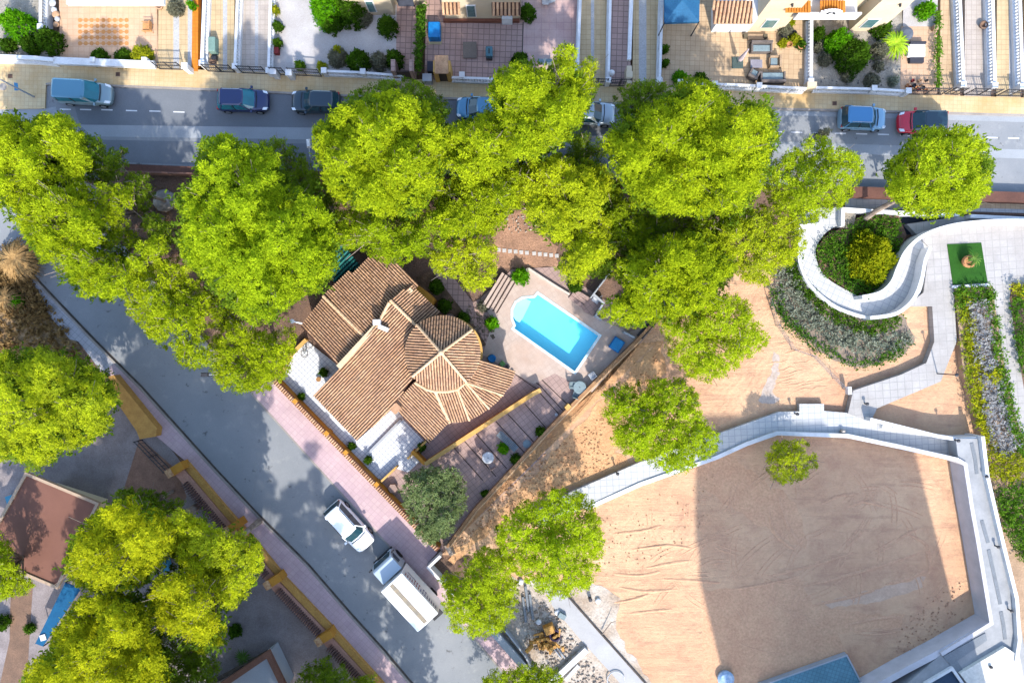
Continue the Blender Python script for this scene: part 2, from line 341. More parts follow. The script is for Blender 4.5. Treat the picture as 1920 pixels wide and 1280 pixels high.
mb = MB(); mb.strip([(p[0]+.15, p[1]+.1, 0) for p in PX(S0[2:], .03)], .17, .0, .03); tag(mb.build('gutter', gut_m), kind='structure')
mb = MB(); mb.strip(PX(N0[1:8], 0), .14, -.3, .137); tag(mb.build('kerb_east', kerb_m), kind='structure')
# south edge of the upper street: brown parapets, path, planting strip
mb = MB(); mb.strip([(p[0], p[1], 0) for p in PX([(232, 314), (600, 327), (1100, 343)], .4)], .55, -.4, .4)
mb2 = MB(); mb2.strip(PX([(232, 324), (600, 336), (1100, 352)], .3), .12, -.4, .55)
r_ = empty('low_brown_wall', tuple(G(420, 322)), 'low brown wall with a thin rail along the shaded south edge of the upper street', 'wall')
mb.build('wall', brown_m, r_); mb2.build('rail', mat('rust_rail', A((150, 110, 95))), r_)
mb = MB(); mb.strip(PX([(1595, 361), (1920, 372), (2010, 375)], .4), .8, -.4, .4)
tag(mb.build('brown_parapet', brown_m), 'wide brown parapet below the sunny end of the upper street, right of the forked pine', 'wall')
sheet('lower_walk', [(1585, 370), (2010, 386), (2010, 402), (1585, 390)], path_m, .03, -.4)
sheet('tan_walk', [(1835, 374), (2010, 379), (2010, 395), (1835, 390)], beige_m, .05)
# ------------------------------------------------------------ sand plots
sheet('sand', [(828, 1040), (890, 960), (1010, 862), (1228, 602), (1300, 520), (1360, 480), (1440, 470), (1480, 480), (1640, 560), (1760, 560), (1800, 600), (1830, 860), (1960, 1000), (2000, 1400), (1100, 1400), (960, 1200), (935, 1080), (880, 1040)], sand_m, .04, -.4)
sheet('orange_soil_bank', [(829, 1036), (890, 962), (962, 884), (1072, 766), (1190, 645)]+ragged([(1240, 640), (1250, 700), (1190, 760), (1150, 850), (1180, 868), (1070, 918), (1000, 945), (925, 990), (880, 1030), (850, 1060), (840, 1050)], 7), clod_m, .06)
sheet('rubble_yard', ragged([(905, 1150), (960, 1085), (1040, 1090), (1090, 1085), (1160, 1120), (1150, 1170), (1180, 1220), (1235, 1290), (1235, 1330), (1040, 1330)], 6), rubble_m, .055)
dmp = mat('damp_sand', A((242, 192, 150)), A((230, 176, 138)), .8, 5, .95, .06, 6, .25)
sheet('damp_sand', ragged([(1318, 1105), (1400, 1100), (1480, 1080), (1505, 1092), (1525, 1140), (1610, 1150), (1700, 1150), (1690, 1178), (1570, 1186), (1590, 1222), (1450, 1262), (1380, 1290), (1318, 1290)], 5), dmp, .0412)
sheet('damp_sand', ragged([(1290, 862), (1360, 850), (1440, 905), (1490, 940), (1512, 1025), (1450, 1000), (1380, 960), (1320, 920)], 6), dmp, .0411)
sheet('pale_sand_scrape', ragged([(1540, 1128), (1640, 1105), (1735, 1080), (1730, 1100), (1650, 1125), (1560, 1140)], 3), mat('pale_scrape', A((236, 200, 170)), A((222, 184, 154)), .8, 5, .95, .03, 6, .2), .0413)
# house plot ground
sheet('terrace_paving', [(640, 690), (900, 560), (960, 505), (1040, 500), (1130, 560), (1240, 598), (1010, 862), (830, 1034), (700, 900)], yard_m, .06, -.4, hole=POOL)
sheet('garden_bed_soil', [(780, 520), (812, 505), (870, 560), (905, 600), (925, 640), (905, 650), (880, 620), (850, 590), (800, 560)], mat('bed_soil', A((150, 118, 96)), A((96, 80, 60)), 1.5, 8, .95, .05, 8, .4), .075)
sheet('garden_path', [(805, 500), (835, 500), (905, 590), (940, 645), (920, 660), (890, 610), (850, 560)], mauve_m, .085)
sheet('white_terrace', [(573, 637), (640, 690), (740, 755), (757, 787), (800, 832), (778, 848), (790, 862), (765, 885), (742, 878), (715, 904), (700, 893), (519, 714), (540, 668)], wtile_m, .10, -.3)
sheet('pool_deck', [(990, 503), (1088, 570), (1095, 585), (1180, 622), (1225, 606), (1110, 735), (1040, 700), (1000, 720), (905, 665), (925, 600), (905, 570), (945, 512), (965, 530)], deck_m, .09, -.3, hole=POOL)
sheet('soil_clearing', ragged([(925, 395), (985, 395), (1000, 430), (1045, 462), (1045, 500), (925, 500)], 4), mat('clearing_soil', A((214, 166, 134)), A((150, 118, 98)), .6, 7, .95, .05, 8, .4), .03)
sheet('grey_street_corner', [(-90, 206), (84, 204), (104, 200), (110, 215), (60, 240), (-90, 240)], patch_m, .027)
# west garden
sheet('scrub_ground', [(-90, 470), (0, 470), (58, 520), (110, 592), (185, 702), (205, 725), (150, 700), (-90, 700)], scrub_m, .03)
sheet('west_courtyard', [(-90, 700), (150, 690), (205, 722), (295, 805), (420, 980), (690, 1290), (690, 1400), (-90, 1400)], mat('courtyard_gravel', A((172, 160, 158)), A((140, 128, 124)), .6, 12, .9, .02, 20, .35), .03)
sheet('courtyard_brown_patch', [(262, 820), (330, 880), (350, 930), (320, 1000), (250, 1000), (225, 940)], mat('brown_cobbles', A((170, 130, 108)), A((130, 100, 84)), 1, 14, .9, .03, 10, .4), .036)
sheet('courtyard_brown_path', [(20, 1100), (62, 1090), (50, 1280), (0, 1280), (18, 1200)], mat('brown_path', A((150, 118, 96)), A((120, 96, 80)), 1, 14, .9, .03, 10, .35), .036)

# ------------------------------------------------------------ north yards (lots above the upper street)
sheet('yard_gravel_west', [(-90, -60), (74, -60), (76, 45), (112, 106), (-90, 106)], gravelg_m, .12, -.4)
sheet('yard_peach_terrace', [(110, -60), (293, -60), (296, 118), (112, 112)], peach_m, .13, -.4)
mb = MB()
for i in range(9):
    for j in range(5):
        cx = 150+i*10.9; cy = 38+j*10.9
        p = [tuple(G(cx+4.2*math.cos(a), cy+4.2*math.sin(a), .14))[:2] for a in [k*math.pi/4 for k in range(8)]]
        mb.prism(p, .125, .136)
        q = [tuple(G(cx+5.45+dx, cy+dy, .14))[:2] for dx, dy in ((-1.6, 0), (0, -1.6), (1.6, 0), (0, 1.6))]
        if i < 8: mb.prism(q, .125, .136)
tag(mb.build('terrace_tile_pattern', mat('patterned_tiles', A((222, 158, 96)), A((210, 145, 85)), 2, 9, .8)), kind='structure')
ramps = [(296, 362, ramp_m, [(325, 336), (352, 360)]), (386, 438, ramp_m, [(418, 426)]), (447, 504, rampg_m, [(478, 484)]), (1086, 1140, ramp_m, [(1108, 1114)]), (1144, 1182, mauve_m, []), (1186, 1237, ramp_m, [(1198, 1212)]), (1762, 1800, beige_m, []), (1808, 1858, rampg_m, []), (1868, 1914, ramp_m, [(1892, 1899)]), (1920, 2010, ramp_m, [])]
def yb(x): return np.interp(x, [0, 300, 600, 750, 1150, 1270, 1450, 1700, 2020], [112, 128, 140, 148, 159, 160, 167, 177, 186])
for i, (a_, b_, m_, st) in enumerate(ramps):
    sheet('driveway', [(a_+2, -60), (b_+2, -60), (b_, yb(b_)), (a_, yb(a_))], m_, .13, -.4)
    for c_, d_ in st: sheet('driveway_strip', [(c_, -60), (d_, -60), (d_, yb(d_)-1), (c_, yb(c_)-1)], ramps_m, .135)
sheet('orange_tiled_strip', [(362, -60), (372, -60), (371, 134), (359, 133)], orange_m, .15, -.4)
sheet('yard_white_gravel', [(512, -60), (630, -60), (745, -60), (742, 145), (508, 138)], gravel_m, .12, -.4)
sheet('yard_narrow_path', [(745, -60), (783, -60), (778, 150), (742, 146)], mauve_m, .125, -.4)
sheet('yard_mauve_terrace', [(800, -60), (982, -60), (978, 158), (796, 152)], mauve_m, .13, -.4)
sheet('yard_rose_terrace', [(981.5, -60), (1086, -60), (1084, 160), (979, 158)], rose_m, .13, -.4)
sheet('patio_beige', [(1244, -60), (1518, -60), (1516, 172), (1240, 162)], beige_m, .13, -.4)
sheet('garden_gravel', [(1524, -60), (1695, -60), (1690, 178), (1522, 172)], gravelg_m, .12, -.4)
sheet('patio_pink', [(1690, 50), (1757, 50), (1757, 180), (1688, 178)], peach_m, .13, -.4)
sheet('garden_gravel_north', [(1690, -60), (1760, -60), (1757, 52), (1692, 52)], gravel_m, .12, -.4)
for nm, x, y, w_ in (('yellow_drain', 19, 143, 4), ('brown_drain', 221, 139.5, 4), ('pavement_drain', 1565, 194, 4)):
    mb = MB(); c = G(x, y, .15); mb.box((c.x, c.y, .145), (.36, .34, .02)); mb.box((c.x, c.y, .157), (.26, .24, .012), tint=(.5, .5, .5))
    tag(mb.build('drain_cover', mat('drain_metal', A((150, 115, 95)), None, 2, 9, .7, tint=True)), {19: 'square brown drain cover at the far left of the yellow pavement', 221: 'square brown drain cover beyond the bonnet of the teal van', 1565: 'square brown drain cover on the pavement beyond the light blue car'}[x], 'drain cover')
mb = MB(); c = G(5.5, 163, .15); mb.lathe((c.x, c.y, .14), [(.3, 0), (.3, .02), (.2, .025)], 20); tag(mb.build('manhole_cover', kerb_m), 'round manhole cover on the yellow pavement at the left edge', 'manhole cover')
sheet('blue_parking_mark', [(26, 155), (33, 156), (35, 170), (27, 170)], mat('blue_paint', A((90, 160, 200)), A((60, 130, 175)), 4, 9, .7), .146)
mb = MB(); c = G(747, 740); 
sheet('paving_joint_line', [(980, 42), (982, 42), (980, 105), (978, 105)], gut_m, .136)
# ------------------------------------------------------------ walls, balustrades, gates (north side)
def balustrade(pts, label, h=1.0, wd=.3, sp=.22, cat='balustrade', group=None, posts=()):
    P = PX(pts, h)                                   # traced along the top rail
    r = empty('balustrade', (P[0][0], P[0][1], .12), label, cat, group)
    b = MB(); b.strip([(p[0], p[1], 0) for p in P], wd, -.3, .42); b.build('plinth', white_m, r)
    t = MB(); t.strip([(p[0], p[1], 0) for p in P], wd*.62, h-.1, h); t.build('rail', white_m, r)
    q = MB()
    for i in range(len(P)-1):
        a, c = Vector(P[i][:2]), Vector(P[i+1][:2]); n = max(1, int((c-a).length/sp))
        for k in range(n+1):
            p = a.lerp(c, k/n); q.box((p.x, p.y, .66), (.1, .1, .5), math.atan2((c-a).y, (c-a).x))
    tag(q.build('baluster_row', white_m, r), 'row of white balusters')
    for x, y in posts:
        c = G(x, y, h+.15); m_ = MB(); m_.box((c.x, c.y, .5), (.34, .34, 1.2)); m_.box((c.x, c.y, 1.14), (.44, .44, .08)); m_.build('post', white_m, r)
    return r
balustrade([(-90, 103), (60, 108), (100, 112)], 'thick white balustrade at the far left end of the upper pavement', wd=.5)
r_ = empty('white_wall', tuple(G(200, 118)), 'long low white wall in front of the peach tiled terrace', 'wall')
mb = MB(); mb.strip(PX([(100, 113), (290, 121)], .9), .55, -.3, 0); mb.build('wall', white_m, r_)
for x in (173, 270): 
    mb = MB(); c = G(x, 112, .97); mb.box((c.x, c.y, .45), (.4, .4, 1.1)); mb.build('post', white_m, r_)
balustrade([(607, 133), (680, 136), (755, 142)], 'white balustrade in front of the clipped round bushes', posts=[(607, 132), (680, 134)])
balustrade([(846, 145), (900, 147), (940, 149)], 'white balustrade in front of the mauve terrace, left of the tall pine', posts=[(866, 140)])
balustrade([(1275, 155), (1400, 160), (1512, 166)], 'white balustrade in front of the beige patio with grey garden furniture', posts=[(1276, 154), (1341, 157), (1424, 160)])
balustrade([(1530, 164), (1640, 167), (1705, 171)], 'white balustrade in front of the gravel garden with the fan of striped shadow', posts=[(1640, 165), (1704, 170)])
mb = MB(); c = G(1523, 158, 1.2); mb.box((c.x, c.y, .6), (.75, .4, 1.2)); tag(mb.build('cream_pillar', cream_m), 'cream pillar where the beige patio and gravel garden walls meet', 'pillar')
side_walls = [([(76, -30), (75, 50)], 'white side balustrade beside the leafy shrub at the far left'),
 ([(384, -30), (378, 118)], 'white latticed wall beside the orange tiled strip'),
 ([(446, -30), (440, 124)], 'white balustrade between the first two tiled driveways from the left'),
 ([(508, -30), (503, 132)], 'white balustrade beside the white gravel yard with pots along it'),
 ([(1089, -30), (1083, 130)], 'white balustrade at the right side of the rose coloured terrace'),
 ([(1145, -30), (1141, 150)], 'white balustrade ending by the round white lamp at the ramp gate'),
 ([(1185, -30), (1180, 112)], 'short plain white wall between the mauve stair and the yellow driveway'),
 ([(1243, -30), (1237, 150)], 'white balustrade beside the blue gazebo roof'),
 ([(1522, 34), (1521, 152)], 'white latticed wall dividing the beige patio from the gravel garden'),
 ([(1799, -30), (1807, 158)], 'white latticed wall left of the pale driveway at the top right'),
 ([(1861, -30), (1866, 160)], 'white latticed wall between the two driveways at the top right'),
 ([(1912, -30), (1918, 162)], 'white latticed wall at the right edge of the picture')]
for p, l in side_walls:
    if 'plain' in l:
        mb = MB(); mb.strip(PX(p, .9), .3, -.3, 0); tag(mb.build('white_wall', white_m), l, 'wall')
    else: balustrade(p, l, 1.0, .34 if 'latt' not in l else .42, .26, posts=[p[1]])
def gate(p0, p1, label, group='iron gates of the upper driveways', h=1.5, step=.16, m=None):
    a = G(*p0, 0); b = G(*p1, 0); r = empty('iron_gate', tuple(a), label, 'gate', group); d = (b-a)
    f = MB()
    for z in (.15, h*.62, h): f.tube(a+Vector((0, 0, z)), b+Vector((0, 0, z)), .04, .04, 5)
    for t in (0, .5, 1): f.tube(a+d*t, a+d*t+Vector((0, 0, h+.1)), .045, .045, 5)
    f.build('frame', m or iron_m, r)
    g = MB(); n = int(d.length/step)
    for i in range(1, n): p = a+d*(i/n); g.tube(p+Vector((0, 0, .15)), p+Vector((0, 0, h+.12*math.sin(math.pi*i/n))), .016, .016, 4, cap=False)
    tag(g.build('bars', m or iron_m, r), 'row of thin iron bars')
gate((302, 131), (347, 132), 'low iron gate across the pale driveway beside the orange strip')
gate((392, 135), (442, 137), 'iron gate of the driveway with the green covered box')
gate((456, 138), (502, 140), 'iron gate of the driveway left of the white gravel yard')
gate((516, 141), (538, 142), 'narrow iron gate left of the white gravel yard entrance')
gate((549, 142), (604, 145), 'iron gate across the white gravel yard entrance')
gate((1142, 163), (1178, 162), 'iron gate at the foot of the mauve stair by the round white lamp')
gate((1100, 161), (1136, 162), 'iron gate half hidden by the tall pine at the yellow driveway')
gate((1700, 178), (1762, 179), 'iron gate in front of the pink patio with many flower pots')
gate((1770, 178), (1793, 179), 'narrow iron gate right of the flower pots')
gate((1806, 179), (1856, 181), 'iron gate of the pale driveway at the top right')
gate((1866, 181), (1912, 182), 'iron gate of the yellow driveway at the top right corner')
for x, y, l in ((512, 134, 'white gate pillar at the foot of the ramp left of the white gravel yard'), (541, 136, 'white gate pillar between the two gates of the white gravel yard'), (346, 124, 'sloping white gate pillar left of the orange strip'), (1180, 140, 'tan gate pillar at the foot of the mauve stair')):
    mb = MB(); c = G(x, y, 1.3); m_ = cream_m if 'tan' in l else white_m
    mb.box((c.x, c.y, .6), (.4, .4 if 'tan' not in l else 1.4, 1.4)); mb.box((c.x, c.y, 1.33), (.5, .5, .06)); tag(mb.build('gate_pillar', m_), l, 'pillar')
# gate house with brown door leaves
for x, w_, l in ((809, 26, 'brown street gate left of the tile-topped porch'), (827, 26, 'dark street door under the small tiled porch')):
    pass
def portal(x0, x1, y, h, roofed, label):
    a = G(x0, y, 0); b = G(x1, y, 0); r = empty('street_portal', tuple(a), label, 'gate')
    for p in (a, b): m_ = MB(); m_.box((p.x, p.y+.3, h/2), (.35, .9, h)); m_.build('side_pillar', mauve_m if not roofed else ochret_m, r)
    d = MB(); d.box(((a.x+b.x)/2, a.y-.05, h*.42), ((b.x-a.x)-.3, .08, h*.84)); d.build('door', mat('dark_door', (.05, .035, .03)), r)
    if roofed:
        t = MB()
        for k in range(9):
            xx = a.x+(b.x-a.x)*(k+.5)/9; t.tube((xx, a.y-.3, h+.05), (xx, a.y+1.0, h+.35), .09, .09, 6)
        t.build('tile_roof', terracotta, r)
portal(745, 778, 148, 2.0, False, 'narrow street gate with a dark door right of the clipped bushes')
portal(822, 845, 152, 2.2, True, 'small tile-roofed street gate with a dark door at the mauve terrace')

# ------------------------------------------------------------ north houses
win_m = mat('window_glass', A((110, 150, 150)), A((70, 110, 118)), 3, 9, .15, spec=.6)
def boxpx(mb, x0, y0, x1, y1, h, z0=-.3, tint=(1, 1, 1)):     # footprint traced at ground level
    a = G(x0, y0); b = G(x1, y1); mb.prism([(a.x, a.y), (b.x, a.y), (b.x, b.y), (a.x, b.y)], z0, h, tint)
def tile_panel(mb, pts, flow, spacing=.25, rad=None, length=.36, under=None, lift=.0, jitter=.12):
    """pts: 3D world polygon of a roof slope; flow: xy direction the rows run (downhill)"""
    rad = rad or spacing*.36; P = np.array([tuple(p) for p in pts]); 
    Amat = np.c_[P[:, 0], P[:, 1], np.ones(len(P))]; co_, *_ = np.linalg.lstsq(Amat, P[:, 2], rcond=None)
    zf = lambda x, y: co_[0]*x+co_[1]*y+co_[2]
    u = np.array(flow, float); u /= np.linalg.norm(u); v = np.array([-u[1], u[0]])
    if zf(*(u*1)) > zf(0, 0): u = -u; v = -v
    pu = P[:, :2]@u; pv = P[:, :2]@v
    if under is not None: under.prism([(p[0], p[1]) for p in P], 0, [zf(p[0], p[1])-.02 for p in P], bottom=False) if False else under.add([(p[0], p[1], zf(p[0], p[1])) for p in P], [tuple(t) for t in tessellate_polygon([[Vector((p[0], p[1], 0)) for p in P]])])
    vv = math.ceil(pv.min()/spacing)*spacing+spacing*.3
    while vv < pv.max():
        xs = []
        for i in range(len(P)):
            j = (i+1) % len(P)
            if (pv[i]-vv)*(pv[j]-vv) < 0: t = (vv-pv[i])/(pv[j]-pv[i]); xs.append(pu[i]+t*(pu[j]-pu[i]))
        xs.sort()
        for a_, b_ in zip(xs[::2], xs[1::2]):
            n = max(1, round((b_-a_)/length)); 
            for k in range(n):
                s0 = a_+(b_-a_)*k/n; s1 = a_+(b_-a_)*(k+1)/n+.03
                q0 = u*s0+v*vv; q1 = u*s1+v*(vv+random.uniform(-.012, .012)); z0_ = zf(*q0); z1_ = zf(*q1)
                vs = []
                for (q, z, r, dz) in ((q0, z0_, rad*.82, 0), (q1, z1_, rad, .02)):
                    for kk in range(6):
                        a = math.pi*kk/5; vs.append((q[0]+v[0]*r*math.cos(a), q[1]+v[1]*r*math.cos(a), z+dz+r*.95*math.sin(a)))
                g = random.uniform(1-jitter*2, 1+jitter*.6); h_ = random.uniform(-.05, .05)
                mb.add(vs, [(i_, i_+1, i_+7, i_+6)[::-1] for i_ in range(5)]+[(6, 7, 8, 9, 10, 11)], (g+h_*.5, g, g-h_))
        vv += spacing
# house behind the clipped bushes / mauve terrace
hs = empty('terraced_house', tuple(G(820, 30)), 'cream terraced house at the top centre behind the mauve terrace', 'house')
mb = MB(); boxpx(mb, 836, 40, 974, -120, 6.5); mb.build('wall', cream_m, hs)
mb = MB(); boxpx(mb, 832, 45, 974, 40.5, .5); mb.build('skirting', mat('brown_skirting', A((150, 95, 75))), hs)
mb = MB(); boxpx(mb, 932, 37, 976, 20, 2.6); mb.build('porch_wall', cream_m, hs)
mb = MB(); boxpx(mb, 832, 32, 860, 14, 2.4); mb.build('porch_wall', cream_m, hs)
for (x0, x1, y0, y1, z0_, z1_) in ((922, 976, 30, -10, 2.5, 3.4), (829, 862, 28, 4, 2.4, 3.1)):
    t = MB(); u_ = MB(); tile_panel(t, [G(x0, y0, z0_), G(x1, y0, z0_), G(x1, y1, z1_), G(x0, y1, z1_)], (0, -1), .3, under=u_)
    rr = u_.build('porch_roof', underroof, hs); t.build('tiles', terracotta, rr)
def wall_window(parent, x0, x1, y, z0_, z1_, d=.06, m=None, name='window'):
    a = G(x0, y); b = G(x1, y); f = MB(); w_ = b.x-a.x
    f.box(((a.x+b.x)/2, a.y-d*.5, (z0_+z1_)/2), (w_+.16, d, z1_-z0_+.16)); fr = f.build(name, m or white_m, parent)
    g = MB(); g.box(((a.x+b.x)/2, a.y-d-.01, (z0_+z1_)/2), (w_, .03, z1_-z0_)); g.build('pane', win_m, fr)
wall_window(hs, 879, 893, 40, .9, 2.6)
mb = MB(); c = G(951, 47); mb.box((c.x, c.y+.2, .55), (.85, .5, 1.1)); mb.build('door_step_box', white_m, hs)
hs2 = empty('neighbour_house', tuple(G(720, 30)), 'cream house with a recessed garage door above the hedge and round bushes', 'house')
mb = MB(); boxpx(mb, 655, 30, 742, -120, 6.5); mb.build('wall', cream_m, hs2)
mb = MB(); boxpx(mb, 742, 10, 800, -120, 6.5); mb.build('recessed_wall', cream_m, hs2)
wall_window(hs2, 697, 709, 30, .8, 2.4)
mb = MB(); c0 = G(748, 12); c1 = G(778, 12); mb.box(((c0.x+c1.x)/2, c0.y-.05, 1.1), (c1.x-c0.x, .08, 2.2)); mb.build('garage_door', mat('blue_grey_door', A((88, 94, 112))), hs2)
mb = MB(); boxpx(mb, 741, 20, 783, 8, 3.0, 2.85); mb.build('awning_beam', white_m, hs2)
hs3 = empty('white_villa', tuple(G(220, 5)), 'white house edge with a small window at the top left above the peach terrace', 'house')
mb = MB(); boxpx(mb, 152, 9, 282, -80, 6); boxpx(mb, 240, 13, 258, 8, .6); mb.build('wall', white_m, hs3); wall_window(hs3, 175, 205, 9, 1.0, 2.0)
mb = MB(); mb.box((*tuple(G(216, 2, 6.2))[:2], 6.1), (7, .5, .3)); mb.build('eave', white_m, hs3)
# right pair of houses
hs4 = empty('semi_detached_house', tuple(G(1500, 40)), 'large cream house at the top right with an arched white balcony between two wings', 'house')
for (x0, x1) in ((1400, 1464), (1590, 1645)):
    mb = MB(); boxpx(mb, x0, 60, x1, -160, 6.5); mb.build('wing_wall', cream_m, hs4)
    w_ = MB(); c = G((x0+x1)/2+10, 60); w_.tube((c.x, c.y+.02, 4.6), (c.x, c.y-.22, 4.6), .1, .08, 8); w_.build('wall_lamp', iron_m, hs4)
wall_window(hs4, 1420, 1440, 60, .9, 2.1); wall_window(hs4, 1602, 1622, 60, .9, 2.2)
mb = MB(); boxpx(mb, 1332, 62, 1400, 20, 2.5); mb.build('annex_wall', white_m, hs4)
t = MB(); u_ = MB(); tile_panel(t, [G(1337, 45, 2.6), G(1411, 45, 2.6), G(1411, 2, 3.5), G(1337, 2, 3.5)], (0, -1), .3, under=u_, jitter=.08)
rr = u_.build('annex_roof', underroof, hs4); t.build('tiles', terracotta, rr)
mb = MB(); boxpx(mb, 1464, 36, 1590, -160, 6.5); mb.build('recessed_wall', cream_m, hs4)
mb = MB(); a = G(1490, 24, 3.2); b = G(1608, 24, 3.2); mb.box(((a.x+b.x)/2, a.y+.6, 3.0), (b.x-a.x, 2.0, .25)); mb.build('balcony_slab', white_m, hs4)
mb = MB(); n_ = 24; xs = [a.x+(b.x-a.x)*i/n_ for i in range(n_+1)]; yv = a.y-.35
for i in range(n_):
    t0 = (i+.5)/n_; hh = .75+(.55*math.sqrt(max(0, 1-((t0-.5)/.17)**2)) if abs(t0-.5) < .17 else 0)
    mb.box(((xs[i]+xs[i+1])/2, yv, 3.1+hh/2), (xs[1]-xs[0]+.001, .14, hh))
par = mb.build('balcony_parapet', white_m, hs4)
mb = MB(); cx = (a.x+b.x)/2
for s_ in (-1, 1): mb.tube((cx+s_*.28, yv-.08, 3.95), (cx+s_*.12, yv-.08, 4.15), .09, .05, 8)
mb.tube((cx-.2, yv-.08, 4.1), (cx+.2, yv-.08, 4.0), .04, .04, 6); mb.build('wrought_emblem', iron_m, par)
ow_ = mat('orange_wood', A((232, 150, 60)))
for s_ in (1480, 1545):
    mb = MB(); c = G(s_+17, 12, 4); mb.box((c.x, c.y, 3.93), (1.9, .9, .06))
    for i in range(8): c = G(s_+i*5, 12, 4); mb.box((c.x, c.y, 4), (.08, .9, .1))
    mb.build('shutter_slats', ow_, hs4)
mb = MB(); c0 = G(1490, 37); c1 = G(1518, 37); mb.box(((c0.x+c1.x)/2, c0.y-.06, 1.1), (c1.x-c0.x, .08, 2.2)); mb.build('teal_shutter', mat('teal_shutter', A((120, 155, 165))), hs4)

# blue gazebo
gz = empty('blue_gazebo', tuple(G(1275, 15)), 'blue canvas gazebo roof beside the white balustrade at the top', 'gazebo')
z = 2.6; c = G(1279, 0, 3.4); E = [G(1246, 43, z), G(1311, 41, z), G(1313, -40, z), G(1246, -42, z)]
mb = MB(); mb.add([tuple(c)]+[tuple(e) for e in E]+[(e.x, e.y, z-.28) for e in E], [(0, 1, 2), (0, 2, 3), (0, 3, 4), (0, 4, 1)]+[(1, 5, 6, 2), (2, 6, 7, 3), (3, 7, 8, 4), (4, 8, 5, 1)]); mb.build('canopy', bluefab, gz)
for e in E: mb = MB(); mb.tube((e.x, e.y, .1), (e.x, e.y, z), .05, .05, 6); mb.build('post', iron_m, gz)

# ------------------------------------------------------------ the villa with the round tower
villa = empty('villa', tuple(G(760, 680)), 'villa with terracotta tile roofs and a round tower between the street and the pool', 'villa')
def wallpx(pts, z1, name='wall', m=ochre_m, z0=-.1):
    mb = MB(); mb.prism([tuple(p)[:2] for p in PX(pts, z1)], z0, z1); return mb.build(name, m, villa)
def roof(pts, flow, name='roof', spacing=.2, jit=.12):       # pts: (px,py,z)
    P = [G(x, y, z) for x, y, z in pts]; t = MB(); u = MB()
    tile_panel(t, P, (flow[0], -flow[1]), spacing, under=u, jitter=jit)
    # give the slope a thickness
    o = [(p.x, p.y, p.z-.03) for p in P]; n = len(P); low = [(p.x, p.y, p.z-.2) for p in P]
    u.add(o+low, [(i, (i+1) % n, (i+1) % n+n, i+n) for i in range(n)])
    rr = u.build(name, underroof, villa); t.build('tiles', terracotta, rr); return rr
def ridge(pts, parent=None, r=.13):
    mb = MB(); P = [G(x, y, z) for x, y, z in pts]
    for i in range(len(P)-1):
        n = max(1, int((P[i+1]-P[i]).length/.38))
        for k in range(n):
            a = P[i].lerp(P[i+1], k/n); b = P[i].lerp(P[i+1], (k+1.08)/n); mb.tube(a, b, r, r*.82, 8)
    return mb.build('ridge_tiles', ridge_m, parent or villa, smooth=False)
wallpx([(572, 615), (700, 482), (782, 540), (650, 680)], 2.9)
wallpx([(596, 742), (700, 610), (766, 540), (822, 588), (770, 640), (730, 762), (670, 812)], 2.9)
wallpx([(783, 534), (803, 549), (813, 560), (806, 571), (790, 560), (775, 545)], 2.8, 'side_wall')
wallpx([(742, 757), (780, 720), (900, 680), (955, 698), (936, 735), (912, 757), (878, 780), (844, 786), (803, 824)], 2.7)
cx, cy, rr0 = 829, 662, 71
tw = wallpx([(cx+1+64*math.cos(a), cy+64*math.sin(a)) for a in [k*math.pi/24 for k in range(48)]], 4.8, 'tower_wall', cream_m)
wallpx([(cx+6+70*math.cos(a), cy+70*math.sin(a)) for a in [k*math.pi/24 for k in range(-12, 13)]], 3.1, 'tower_cornice', ochret_m, 2.8)
# slopes
roof([(564, 612, 3.0), (608, 556, 3.0), (686, 634, 3.7), (634, 686, 3.7)], (1, 1))
roof([(608, 552, 3.15), (654, 508, 3.15), (663, 512, 3.15), (699, 476, 3.15), (739, 485, 3.5), (784, 536, 4.1), (712, 604, 4.1), (686, 632, 3.9)], (1, 1))
ridge([(606, 555, 3.25), (686, 634, 3.95)])
mb = MB(); mb.strip(PX([(634, 688), (706, 610), (772, 542)], 4.2), .34, -1.4, .08); mb.build('parapet', mat('cream_parapet', A((246, 220, 180)), None, 1, 9), villa)
roof([(712, 603, 4.4), (733, 564, 4.7), (778, 608, 4.7), (764, 640, 4.5), (762, 690, 4.2), (775, 706, 4.1), (733, 768, 3.6), (669, 826, 3.3), (588, 741, 3.3), (640, 688, 3.7)], (-1, 1))
roof([(733, 562, 4.7), (770, 533, 4.1), (828, 588, 4.1), (800, 602, 4.4), (779, 608, 4.7)], (1, -1))
ridge([(732, 563, 4.8), (779, 609, 4.8)]); ridge([(730, 567, 4.75), (712, 600, 4.5)]); 
# tower: four parallel-rowed sectors on a round plan
def arc(a0, a1, n=10, z=5.6, r=rr0): return [(cx+r*math.cos(R(a0+(a1-a0)*i/n)), cy+r*math.sin(R(a0+(a1-a0)*i/n)), z) for i in range(n+1)]
ap = (827, 661, 6.7)
def sector(a0, a1, flow):
    pts = [ap]+arc(a0, a1); P = [G(*p) for p in pts]; t = MB(); u = MB()
    # planar slope through the apex and the two arc ends, arc points pushed down on to it
    A0, B0, C0 = P[0], P[1], P[-1]; nrm = (B0-A0).cross(C0-A0); 
    for i in range(len(P)): P[i] = Vector((P[i].x, P[i].y, A0.z-(nrm.x*(P[i].x-A0.x)+nrm.y*(P[i].y-A0.y))/nrm.z))
    tile_panel(t, P, (flow[0], -flow[1]), .2, under=u); n = len(P)
    u.add([(p.x, p.y, p.z-.02) for p in P]+[(p.x, p.y, p.z-.22) for p in P], [(i, (i+1) % n, (i+1) % n+n, i+n) for i in range(n)])
    rr = u.build('tower_roof', underroof, villa); t.build('tiles', terracotta, rr)
sector(-132, -38, (0, -1)); sector(-38, 50, (1, .06)); sector(50, 142, (0, 1)); sector(142, 228, (-1, -.05))
